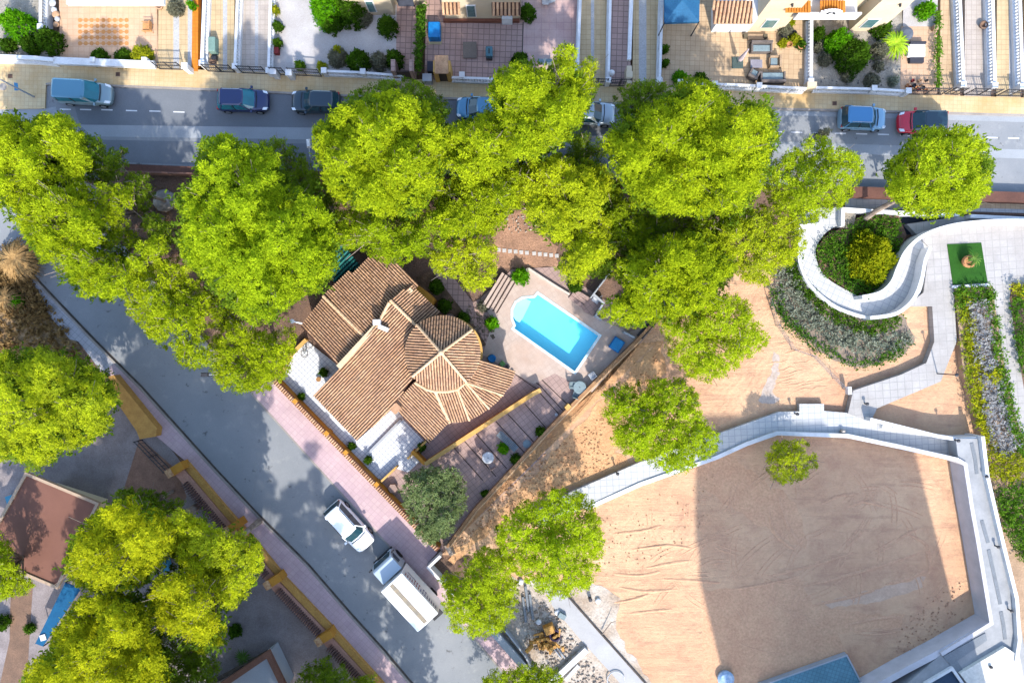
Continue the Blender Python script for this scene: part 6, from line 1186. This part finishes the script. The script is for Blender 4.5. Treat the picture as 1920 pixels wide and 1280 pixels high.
for p, q in (((-.4, 0), (-.05, .35)), ((-.05, .35), (.33, .38)), ((.33, .38), (.4, 0)), ((-.4, 0), (0, 0)), ((0, 0), (.33, .38)), ((0, 0), (-.08, .45)), ((.33, .38), (.3, .52)), ((.2, .55), (.42, .5))): m.tube((*p, .14), (*q, .14), .02, .02, 5)
m.build('frame', mat('bike_blue', A((60, 90, 100)), None, 1, 9, .4), o)
m = MB(); c = G(736, 916, .6); m.lathe((c.x, c.y, .08), [(.3, 0), (.42, .25), (.38, .5), (.3, .5)], 6); tag(m.build('planter_box', mat('pinkish_pot', A((190, 160, 146)), None, 1, 9)), 'pinkish planter beside the street wall near the olive tree', 'planter')
# mauve terrace things (north)
r_ = empty('tarpaulin_stack', tuple(G(814, 57)), 'bright blue tarpaulin covered stack beside the ivy hedge', 'covered stack'); c = G(814, 56, .9); m = MB(); m.box((c.x, c.y, .55), (1.0, 1.3, .9), top=.95); m.build('tarpaulin', bluetarp, r_, bevel=.08)
m = MB(); m.box((c.x, c.y-.1, .14), (1.05, 1.5, .1)); m.build('pallet', mat('pale_wood', A((214, 196, 150)), None, 1, 9), r_)
r_ = empty('grey_cover', tuple(G(881, 94)), 'dull grey square board lying on the mauve terrace', 'board'); c = G(881, 94, .3); m = MB(); m.box((c.x, c.y, .3), (1.1, 1.3, .06), .02); m.build('board', mat('dull_board', A((138, 128, 118)), A((124, 114, 106)), 1, 9), r_)
for sx in (-.4, .4): 
    for sy in (-.5, .5): m = MB(); m.tube((c.x+sx, c.y+sy, .12), (c.x+sx, c.y+sy, .28), .03, .03, 5); m.build('foot', iron_m, r_)
r_ = empty('blue_cart', tuple(G(917, 98)), 'small teal wheeled cart on the mauve terrace', 'cart'); c = G(917, 97, .7); m = MB(); m.box((c.x, c.y, .5), (.55, .8, .6)); m.build('box', mat('teal_cart', A((90, 140, 155)), None, 1, 9, .4), r_, bevel=.06); m = MB(); m.box((c.x, c.y-.42, .3), (.5, .14, .35)); m.build('foot', iron_m, r_); m = MB(); m.box((c.x, c.y, .82), (.08, .4, .04)); m.build('handle', trim_m, r_)
for i, (x, y) in enumerate(((1023, 4), (1034, 0))): chair(x, y, -90+i*20, pale, ['white chair at the top edge of the rose terrace, left one', 'white chair at the top edge of the rose terrace, right one'][i])
chair(1015, 117, 90, gp, 'grey chair at the bottom of the rose terrace left of the other'); chair(1029, 117, 90, gp, 'grey chair at the bottom of the rose terrace next to the pine')
m = MB(); c = G(808, 128, .5); m.box((c.x, c.y, .5), (.5, .8, .8)); tag(m.build('dark_cabinet', mat('dark_blue_box', A((70, 72, 88)), None, 1, 9)), 'dark blue-grey cabinet left of the small tiled porch', 'cabinet')
m = MB(); c = G(801, 146, .9); m.box((c.x, c.y, .5), (.75, .6, 1.0)); tag(m.build('grey_meter_box', grey_m), 'grey meter block in the street wall below the ivy hedge', 'meter box')
# driveway with the covered box
r_ = empty('covered_box', tuple(G(397, 83)), 'green canvas covered box on the first shaded driveway', 'covered box'); c = G(397, 83, .8); m = MB(); m.box((c.x, c.y, .5), (.6, 1.25, .75), top=.93); m.build('cover', mat('green_canvas', A((140, 172, 160)), None, 1, 9), r_, bevel=.06); m = MB(); m.box((c.x, c.y-.9, .3), (.4, .35, .3)); m.build('cart_front', iron_m, r_)
m = MB(); c = G(399, 116, .4); m.lathe((c.x, c.y, .15), [(.2, 0), (.32, .25), (.26, .28), (.12, .1)], 16); tag(m.build('round_basket', mat('brown_basket', A((150, 120, 100)), None, 3, 9)), 'round brown basket behind the driveway gate', 'basket')
m = MB(); c = G(519, 96, .4); m.box((c.x, c.y, .35), (.35, .5, .45)); tag(m.build('red_planter', mat('red_pot', A((150, 60, 60)), None, 3, 9)), 'small dark red planter with white rim beside the white gravel', 'planter')
b_ = bush(328, 13, 15, .9, 'greyb', 'dry grey twiggy plant on the pale driveway'); bush(359, 10, 5, 1.0, 'bushb', 'tiny bright green plant beside the orange strip')
chair(277, 52, 180, mat('orange_wood_chair', A((236, 170, 110)), None, 2, 9), 'orange wooden chair at the right side of the peach terrace', .75)
m = MB(); c = G(296, 9, .6); m.lathe((c.x, c.y, .15), [(.2, 0), (.32, .3), (.24, .32), (.1, .1)], 16); tag(m.build('clay_pot', mat('clay', A((226, 180, 140)), None, 3, 9)), 'large clay pot at the top right of the peach terrace', 'pot')
# beige patio furniture
GP = 'grey wicker patio furniture'
def sofa(x, y, w_, d_, rz, m_, label):
    c = G(x, y, .4); o = lempty('garden_sofa', (c.x, c.y, .13), label, 'sofa', GP, R(rz)); m = MB(); m.box((0, 0, .22), (w_, d_, .36)); m.build('base', m_, o, bevel=.03)
    m = MB(); m.box((0, d_/2-.1, .5), (w_, .2, .5)); m.build('backrest', m_, o, bevel=.03); m = MB(); m.box((0, -.1, .44), (w_-.3, d_-.35, .1)); m.build('cushion', gp, o, bevel=.04)
    for s_ in (-1, 1): m = MB(); m.box((s_*(w_/2-.08), 0, .42), (.16, d_, .36)); m.build('armrest', m_, o, bevel=.03)
sofa(1426, 90, 1.7, .85, 0, wick, 'grey wicker sofa at the back of the beige patio seating group')
sofa(1447, 147, 2.0, .9, 180, wick, 'grey wicker sofa backing on the patio balustrade')
sofa(1452, 118, .95, .9, -90, tan, 'tan wicker armchair right of the low patio table'); sofa(1412, 141, .8, .8, 150, wick, 'small wicker armchair left of the sofa by the balustrade')
r_ = empty('low_table', tuple(G(1418, 120)), 'low square grey glass-topped table in the patio seating group', 'table', ); c = G(1418, 120, .4); m = MB(); m.box((c.x, c.y, .42), (.95, .65, .05)); m.build('table_top', mat('glass_grey', A((170, 165, 175)), None, 1, 9, .2), r_); m = MB(); m.box((c.x, c.y, .24), (.75, .5, .26)); m.build('base', wick, r_)
r_ = empty('closed_parasol', tuple(G(1385, 118)), 'closed white parasol on a square dark base at the left of the patio', 'parasol'); c = G(1383, 118, .2); m = MB(); m.box((c.x, c.y, .18), (.9, .9, .12)); m.build('base', mat('dark_green_base', A((90, 108, 104)), None, 1, 9), r_, bevel=.03)
m = MB(); m.tube((c.x, c.y, .2), (c.x, c.y, 2.6), .03, .03, 6); m.build('pole', rim_m, r_); m = MB(); m.tube((c.x, c.y, .9), (c.x, c.y, 2.75), .2, .05, 10); m.build('folded_canopy', mat('pale_canopy', A((226, 210, 216)), None, 1, 9), r_)
for i, (x, y) in enumerate(((1399, 66), (1436, 67))):
    c = G(x, y, .5); m = MB(); m.box((c.x, c.y, .3), (.3, .3, .35)); tag(m.build('square_planter', mat('dark_planter', A((120, 110, 90)), None, 2, 9)), ['square planter at the left end of the patio bench', 'square planter at the right end of the patio bench'][i], 'planter')
m = MB(); c = G(1417, 71, .3); m.box((c.x, c.y+.05, .3), (1.3, .45, .12)); tag(m.build('bench', tan), 'low tan bench between two square planters against the house wall', 'bench')
for i, (x, y, r) in enumerate(((1470, 70, .28), (1480, 84, .25), (1466, 60, .22), (1502, 86, .3), (1489, 62, .2))):
    c = G(x, y, .4); m = MB(); m.lathe((c.x, c.y, .14), [(r*.6, 0), (r, .35), (r*.8, .36), (r*.7, .2)], 14); tag(m.build('flower_pot', bpy.data.materials['terracotta_pot'] if i % 2 else iron_m), ['dark pot in the middle of the crowded pot group', 'clay pot at the lower left of the crowded pot group', 'dark pot nearest the house in the crowded pot group', 'clay pot at the lower right of the crowded pot group', 'dark pot under the pink flower'][i], 'flower pot', 'flower pots of the beige patio')
bush(1483, 42, 6, 1.4, 'golden', 'pink-tipped tall plant against the house wall'); bush(1473, 55, 12, 1.0, 'greyb', 'dark grey tangled plant in the pot group')
r_ = empty('white_lounger', tuple(G(1718, 98)), 'white daybed with a raised dark headrest on the pink patio', 'daybed'); c = G(1718, 95, .5); m = MB(); m.box((c.x, c.y, .42), (1.4, 1.0, .3)); m.build('mattress', mat('white_fabric', (.75, .75, .76), None, 1, 9), r_, bevel=.08)
m = MB(); m.box((c.x+.1, c.y-.72, .3), (1.15, .45, .3)); m.build('dark_end', mat('dark_fabric', A((70, 70, 80)), None, 1, 9), r_, bevel=.04); m = MB(); m.box((c.x+.1, c.y+.6, .5), (1.3, .2, .3)); m.build('dark_headrest', bpy.data.materials['dark_fabric'], r_, bevel=.04)
m = MB(); c = G(1701, 62, .6); m.lathe((c.x, c.y, .13), [(.5, 0), (.55, .4), (.3, .5)], 14); tag(m.build('grey_barbecue', mat('grey_cover', A((110, 118, 130)), None, 1, 9)), 'round grey covered grill behind the sago palm', 'grill')
random.seed(5); k = 0
words = ['far left', 'left', 'inner left', 'centre left', 'centre', 'centre right', 'inner right', 'right', 'far right', 'back left', 'back centre', 'back right']
for i in range(12):
    x = 1702+i*4.3 if i < 9 else 1712+(i-9)*13; y = 160+(i % 3)*4 if i < 9 else 151; c = G(x, y, .35); r = random.uniform(.1, .16); m = MB(); m.lathe((c.x, c.y, .14), [(r*.7, 0), (r, .24), (r*.8, .25), (r*.7, .15)], 10)
    tag(m.build('flower_pot', [bpy.data.materials['terracotta_pot'], bpy.data.materials['red_pot'], bpy.data.materials['clay'], iron_m][i % 4]), words[i]+' small flower pot in the cluster behind the pink patio gate', 'flower pot', 'flower pots behind the pink patio gate')
m = MB(); c = G(1753, 53, .4); m.box((c.x, c.y, .4), (.35, .35, .4)); tag(m.build('wooden_planter', tan), 'small tan planter at the top corner of the pink patio', 'planter')
m = MB(); c = G(1846, 46, .5); m.lathe((c.x, c.y, .15), [(.2, 0), (.34, .3), (.26, .34), (.1, .1)], 16); tag(m.build('round_basket', bpy.data.materials['brown_basket']), 'round brown basket on the pale driveway at the top right', 'basket')
for i, (x, y, s, mm) in enumerate(((97, 5, .3, 'w'), (100, 18, .25, 'w'), (103, 26, .3, 'c'), (106, 35, .22, 'w'), (104, 45, .25, 'c'))):
    c = G(x, y, .4); m = MB(); m.lathe((c.x, c.y, .14), [(s*.6, 0), (s, .2), (s*.7, .28)], 9); tag(m.build('garden_ornament', pale if mm == 'w' else bpy.data.materials['clay']), ['topmost white ornament', 'second white ornament from the top', 'upper clay coloured ornament', 'third white ornament from the top', 'lowest clay coloured ornament'][i]+' in the row left of the peach terrace', 'ornament', 'ornaments left of the peach terrace')
# gravel garden dark stones
g = np.random.default_rng(4); mb = MB()
for i in range(60):
    x = g.uniform(1530, 1690); y = g.uniform(60, 160); c = G(x, y, .2); s = g.uniform(.06, .16); mb.box((c.x, c.y, .14), (s, s*.8, s*.6), g.uniform(0, 3), top=.7, tint=(g.uniform(.3, 1),)*3)
tag(mb.build('pebbles', mat('dark_pebbles', A((150, 146, 144)), None, 4, 9, tint=True)), 'dark scattered pebbles on the gravel garden', 'pebbles', kind='stuff')
# soil clods and rubble
def clods(name, poly, n, smin, smax, m_, label, seed=1, z=.07):
    g = np.random.default_rng(seed); A_ = np.array(poly); x0, y0 = A_.min(0); x1, y1 = A_.max(0); mb = MB(); k = 0
    while k < n:
        x = g.uniform(x0, x1); y = g.uniform(y0, y1)
        if not inpoly(np.array([x]), np.array([y]), poly)[0]: continue
        c = G(x, y, z); s = g.uniform(smin, smax); M3 = Matrix.Rotation(g.uniform(0, 3), 3, 'Z') @ Matrix.Rotation(g.uniform(-.5, .5), 3, 'X'); t = g.uniform(.7, 1.15)
        mb.box((c.x, c.y, z+s*.15), (s, s*g.uniform(.5, 1), s*.5), m=M3, top=g.uniform(.4, .8), tint=(t, t, t)); k += 1
    return tag(mb.build(name, m_), label, 'rubble', kind='stuff')
clm = mat('soil_clods', A((232, 178, 130)), A((204, 150, 108)), 3, 9, .95, tint=True)
clods('soil_clods', [(850, 1030), (960, 890), (1130, 780), (1230, 660), (1240, 700), (1140, 760), (1130, 850), (1170, 865), (990, 940)], 600, .04, .16, clm, 'orange clods of soil on the bank beside the boundary wall', 2)
clods('soil_clods', [(1110, 960), (1200, 930), (1340, 880), (1340, 960), (1250, 1050), (1130, 1100)], 110, .04, .12, mat('pale_clods', A((226, 176, 136)), A((206, 156, 118)), 3, 9, .95, tint=True), 'soil clods on the upper left corner of the sand pit', 3)
clods('soil_clods', [(1720, 1130), (1800, 1090), (1810, 1160), (1700, 1240), (1650, 1250)], 120, .05, .14, mat('dark_clods', A((216, 168, 134)), None, 3, 9, tint=True), 'dark foot-marked clods in the lower right corner of the sand pit', 4)
rbm = mat('rubble_chunks', A((226, 214, 200)), A((170, 146, 124)), 3, 9, .95, tint=True)
clods('rubble', [(965, 1090), (1035, 1140), (1090, 1215), (1150, 1290), (1060, 1290), (980, 1200)], 420, .06, .3, rbm, 'pale rubble scattered over the building yard at the bottom', 6)
clods('roots_and_stones', [(930, 385), (1010, 385), (1020, 430), (960, 440)], 60, .06, .22, rbm, 'pale stones and roots round the brown soil clearing', 7)
clods('stony_bed', [(882, 570), (925, 600), (925, 640), (905, 640), (870, 590)], 80, .08, .3, mat('bed_stones', A((170, 150, 130)), A((110, 96, 84)), 3, 9, tint=True), 'stones in the narrow bed between garden path and pool', 8)
g = np.random.default_rng(3); o = empty('yellow_machine', tuple(G(1025, 1198)), 'broken yellow machinery heap with a dark round bucket in the rubble yard', 'machine'); ym = mat('machine_yellow', A((236, 180, 90)), A((190, 130, 60)), 4, 9, .6)
mb = MB()
for i in range(26):
    c = G(1022+g.normal(0, 13), 1203+g.normal(0, 8), .5); mb.box((c.x, c.y, g.uniform(.2, .9)), (g.uniform(.3, .9), g.uniform(.12, .3), g.uniform(.1, .3)), g.uniform(0, 3.1))
mb.build('frame', ym, o, bevel=.02); mb = MB(); c = G(1030, 1182, 1); mb.box((c.x, c.y, .7), (.9, .8, .5), .4, top=.8); mb.build('engine_cover', ym, o, bevel=.04)
mb = MB(); c = G(1041, 1192, .9); mb.lathe((c.x, c.y, .3), [(.35, 0), (.42, .5), (.46, .55), (.36, .55), (.3, .1)], 18); mb.build('bucket', mat('dark_bucket', (.05, .03, .06)), o)
for dx in (0, 7): mb = MB(); mb.tube(G(1035+dx, 1210, .2), G(1052+dx, 1233, .15), .06, .06, 6); mb.build('rail', grey_m, o)
for x, y, l in ((1045, 1150, 'white sack dropped on the upper part of the lower path'), (1010, 1168, 'white sack beside the yellow machine'), (976, 1092, 'small white round sack at the top of the rubble yard'), (1122, 1128, 'white sack on the sand right of the lower path')):
    c = G(x, y, .4); mb = MB(); mb.lathe((c.x, c.y, .06), [(.16, 0), (.26, .06), (.22, .16), (.06, .2)], 7); tag(mb.build('sack', white_m, smooth=True), l, 'sack')
mb = MB(); c = G(1054, 1155, .4); mb.box((c.x, c.y, .28), (.6, .4, .3), -.5); tag(mb.build('teal_crate', gp), 'grey-teal crate next to the sack on the lower path', 'crate')
mb = MB(); c = G(1107, 1124, .4); mb.lathe((c.x, c.y, .06), [(.14, 0), (.16, .4), (.1, .42)], 12); tag(mb.build('black_bucket', iron_m), 'small black bucket on the sand right of the lower path', 'bucket')
mb = MB(); a, b = G(1130, 1188, .3), G(1146, 1166, .5); mb.tube(a, b, .06, .03, 6); mb.tube(b, b+Vector((.3, .2, .3)), .03, .02, 5); tag(mb.build('dead_branch', bark_m), 'dark dead branch at the kerb of the lower path', 'branch')
for i, (x, y) in enumerate(((985, 1120), (993, 1135), (980, 1140))): mb = MB(); mb.tube(G(x, y-22, .2), G(x+6, y+25, .2), .12, .12, 6); tag(mb.build('pipe_bundle', bpy.data.materials['channel_grey']), ['left', 'right', 'lowest'][i]+' grey pipe of the bundle beside the small dense pine', 'pipe')
mb = MB(); c = G(1155, 1275, .3); 
for k in range(12): a0 = k*math.pi/7; mb.tube((c.x+.7*math.cos(a0), c.y+.7*math.sin(a0), .25), (c.x+.7*math.cos(a0+.45), c.y+.7*math.sin(a0+.45), .25), .05, .05, 5)
tag(mb.build('coiled_hose', pale), 'pale coil of hose at the bottom edge on the lower path', 'hose')
mb = MB(); c = G(1362, 1274, .5); mb.lathe((c.x, c.y, .05), [(.6, 0), (.68, .35), (.5, .5), (.1, .42)], 20); tag(mb.build('blue_white_tub', mat('tub_blue', A((130, 180, 225)), A((220, 230, 240)), 1.5, 9)), 'round blue and white tub at the bottom edge of the sand pit', 'tub')
for x, y, l in ((885, 1010, 'x'),): pass
o = empty('broken_fence', tuple(G(868, 1000)), 'broken orange-brown fence laths lying at the tip of the soil bank', 'fence')
for i in range(4): mb = MB(); mb.tube(G(852+i*2, 1012+i*4, .2), G(862+i*3, 1004+i*5, .3), .04, .03, 5); mb.build('lath', tan, o)
mb = MB(); c = G(842, 1030, .5); mb.box((c.x, c.y, .3), (.5, 1.3, .6), .5, top=.7); mb.build('stone_pile', rbm, o)
# mesh fence above the sand
o = empty('wire_fence', tuple(G(1500, 640)), 'thin fallen wire fence between the grey lavender and the sand', 'fence'); P = PX([(1446, 560), (1462, 610), (1492, 655), (1530, 668), (1570, 710), (1590, 730)], .9); mb = MB()
for i, p in enumerate(P): mb.tube((p[0], p[1], 0), (p[0], p[1], 1.0), .03, .03, 5)
mb.build('posts', rim_m, o); mb = MB()
for a, b in zip(P, P[1:]):
    for z_ in (.3, .6, .95): mb.tube((a[0], a[1], z_), (b[0], b[1], z_), .012, .012, 3, cap=False)
    d = Vector(b)-Vector(a); n = int(d.length/.25)
    for i in range(n): p = Vector(a)+d*(i/n); mb.tube((p.x, p.y, .1), (p.x, p.y, .95), .008, .008, 3, cap=False)
mb.build('wire', rim_m, o)
mb = MB(); 
for (x, y, w_, h_) in ((1660, 800, .7, .25), (1690, 836, .7, .2), (1790, 823, .7, .25)):
    c = G(x, y, 1.0); mb = MB(); mb.box((c.x, c.y, 1.0), (w_, h_, .5), R(-13)); tag(mb.build('white_bench_block', white_m), {1660: 'white block seat against the upper wall of the shaded path', 1690: 'white block seat against the lower wall of the shaded path', 1790: 'white block seat at the right end of the shaded path'}[x], 'seat')
mb = MB(); c = G(1592, 732, .8); mb.box((c.x, c.y, .7), (.3, .6, .5), .1); tag(mb.build('white_cabinet', white_m), 'small white cabinet at the bend of the bright path', 'cabinet')
c = G(1581, 809, .8); mb = MB(); mb.lathe((c.x, c.y, .5), [(.15, 0), (.2, .3), (.1, .4)], 12); tag(mb.build('stone_vase', rbm), 'small pale vase on the path where the two arms meet', 'vase')
c = G(1625, 776, .6); mb = MB(); mb.box((c.x, c.y, .52), (.35, .35, .03)); tag(mb.build('path_grate', iron_m), 'square dark grate in the path near the fork', 'grate')
for i, (x, y) in enumerate(((22, 938), (225, 955), (310, 1060))):
    c = G(x, y, .5); mb = MB(); mb.box((c.x, c.y, .4), (.6, .9, .6), .3); tag(mb.build('blue_box', mat('pale_blue_box', A((90, 170, 200)), None, 1, 9) if i == 0 else bpy.data.materials['pale_blue_box']), ['light blue box left of the flat red roof', 'light blue box in the courtyard above the golden pine', 'light blue box seen through the thin pine'][i], 'box')
mb = MB(); 
c = G(305, 375, .4); mb.lathe((c.x, c.y, -.1), [(.9, 0), (.95, .3), (.6, .6), (.2, .7)], 9); tag(mb.build('pale_boulder', mat('boulder', A((206, 196, 186)), A((150, 140, 130)), 1, 6, .95, .1, 3), smooth=True), 'large pale boulder in the gap under the brown parapet', 'boulder')

for o in bpy.data.objects:
    if '_org' in o: del o['_org']

# wheel ruts and scrape ridges left by the digger in the sand
ZS = .042; rut_shade_m = mat('rut_shade_sand', A((240, 190, 150)), A((226, 174, 138)), 1.5, 6, .95, 0, 1, .3); rg = np.random.default_rng(12)  # disturbed sand, darkened so the colour carries the shading of the low ridges
def rut(pts, wd, h=.05):
    q = smoothline(pts, 8); P = PX(q, .04); mb = MB(); n = len(P)
    L = [Vector(p[:2]) for p in P]; vs = []
    for i in range(n):
        d = (L[min(i+1, n-1)]-L[max(i-1, 0)]).normalized(); nn = Vector((-d.y, d.x)); t = math.sin(math.pi*i/(n-1))**.6; ww = wd*(.35+.65*t)*rg.uniform(.75, 1.25); hh = h*t*rg.uniform(.5, 1.3)
        for k, z in ((-1, 0), (-.3, hh), (.35, hh*.7), (1, 0)): p = L[i]+nn*ww*k; vs.append((p.x, p.y, ZS+z))
    mb.add(vs, [(i*4+k, i*4+k+1, (i+1)*4+k+1, (i+1)*4+k)[::-1] for i in range(n-1) for k in range(3)]); return mb
allr = MB()
def addrut(pts, wd, h=.05):
    m = rut(pts, wd, h); n = len(allr.v); allr.v += m.v; allr.f += [[i+n for i in f] for f in m.f]; allr.t += m.t; allr.mi += m.mi
for a in ([(1440, 1080), (1520, 1060), (1600, 1035)], [(1500, 1100), (1600, 1075), (1730, 1035)], [(1520, 1135), (1590, 1120), (1640, 1106)], [(1660, 1095), (1700, 1085), (1735, 1068)], [(1680, 1012), (1705, 998), (1720, 990)], [(1540, 945), (1570, 930), (1610, 925)], [(1590, 950), (1620, 940), (1660, 950)], [(1440, 950), (1455, 1000), (1490, 1030)], [(1460, 930), (1475, 980), (1500, 1020)], [(1185, 1030), (1250, 1022), (1300, 1028)], [(1210, 1065), (1260, 1055), (1300, 1050)], [(1150, 1075), (1200, 1078), (1240, 1070)], [(1240, 1085), (1300, 1088), (1350, 1092)], [(1160, 1100), (1210, 1108), (1270, 1104)], [(1150, 1130), (1190, 1122), (1220, 1112)], [(1180, 1150), (1220, 1145), (1260, 1142)], [(1150, 1000), (1200, 995), (1240, 985)], [(1370, 1105), (1430, 1095), (1500, 1080)], [(1590, 1170), (1640, 1160), (1690, 1155)], [(1700, 1000), (1735, 1020), (1745, 1060)], [(1735, 1030), (1742, 1050), (1742, 1075)]):
    addrut(a, .14, .09)
for i in range(90):      # sweeping pairs of tracks
    cx_, cy_, R0, a0 = rg.uniform(1300, 1700), rg.uniform(880, 1180), rg.uniform(60, 260), rg.uniform(0, 6.28); sp = rg.uniform(.25, .6)
    for dr in (0, 9):
        pts = [(cx_+(R0+dr)*math.cos(a0+sp*k/4), cy_+(R0+dr)*.8*math.sin(a0+sp*k/4)) for k in range(5)]
        if all(inpoly(np.array([p[0]]), np.array([p[1]]), [(1180, 950), (1450, 850), (1770, 880), (1800, 1130), (1640, 1230), (1340, 1230), (1200, 1150)])[0] for p in pts): addrut(pts, .06, .035)
for i in range(30):
    x, y = rg.uniform(1440, 1580), rg.uniform(640, 740); pts = [(x+k*12, y+rg.uniform(-3, 3)-k*2) for k in range(4)]
    if inpoly(np.array([p[0] for p in pts]), np.array([p[1] for p in pts]), [(1330, 760), (1400, 620), (1460, 600), (1570, 710), (1580, 760), (1480, 755), (1400, 785)]).all(): addrut(pts, .07, .04)
tag(allr.build('sand_ruts', rut_shade_m, smooth=True), kind='structure')
sheet('grey_spill', ragged([(1450, 660), (1462, 665), (1460, 700), (1448, 735), (1462, 745), (1450, 758), (1424, 752), (1430, 735), (1446, 700)], 3, 5), mat('grey_spill', A((216, 200, 188)), A((200, 178, 160)), 2, 6, .9), .047)
for o in bpy.data.objects:
    if '_org' in o: del o['_org']
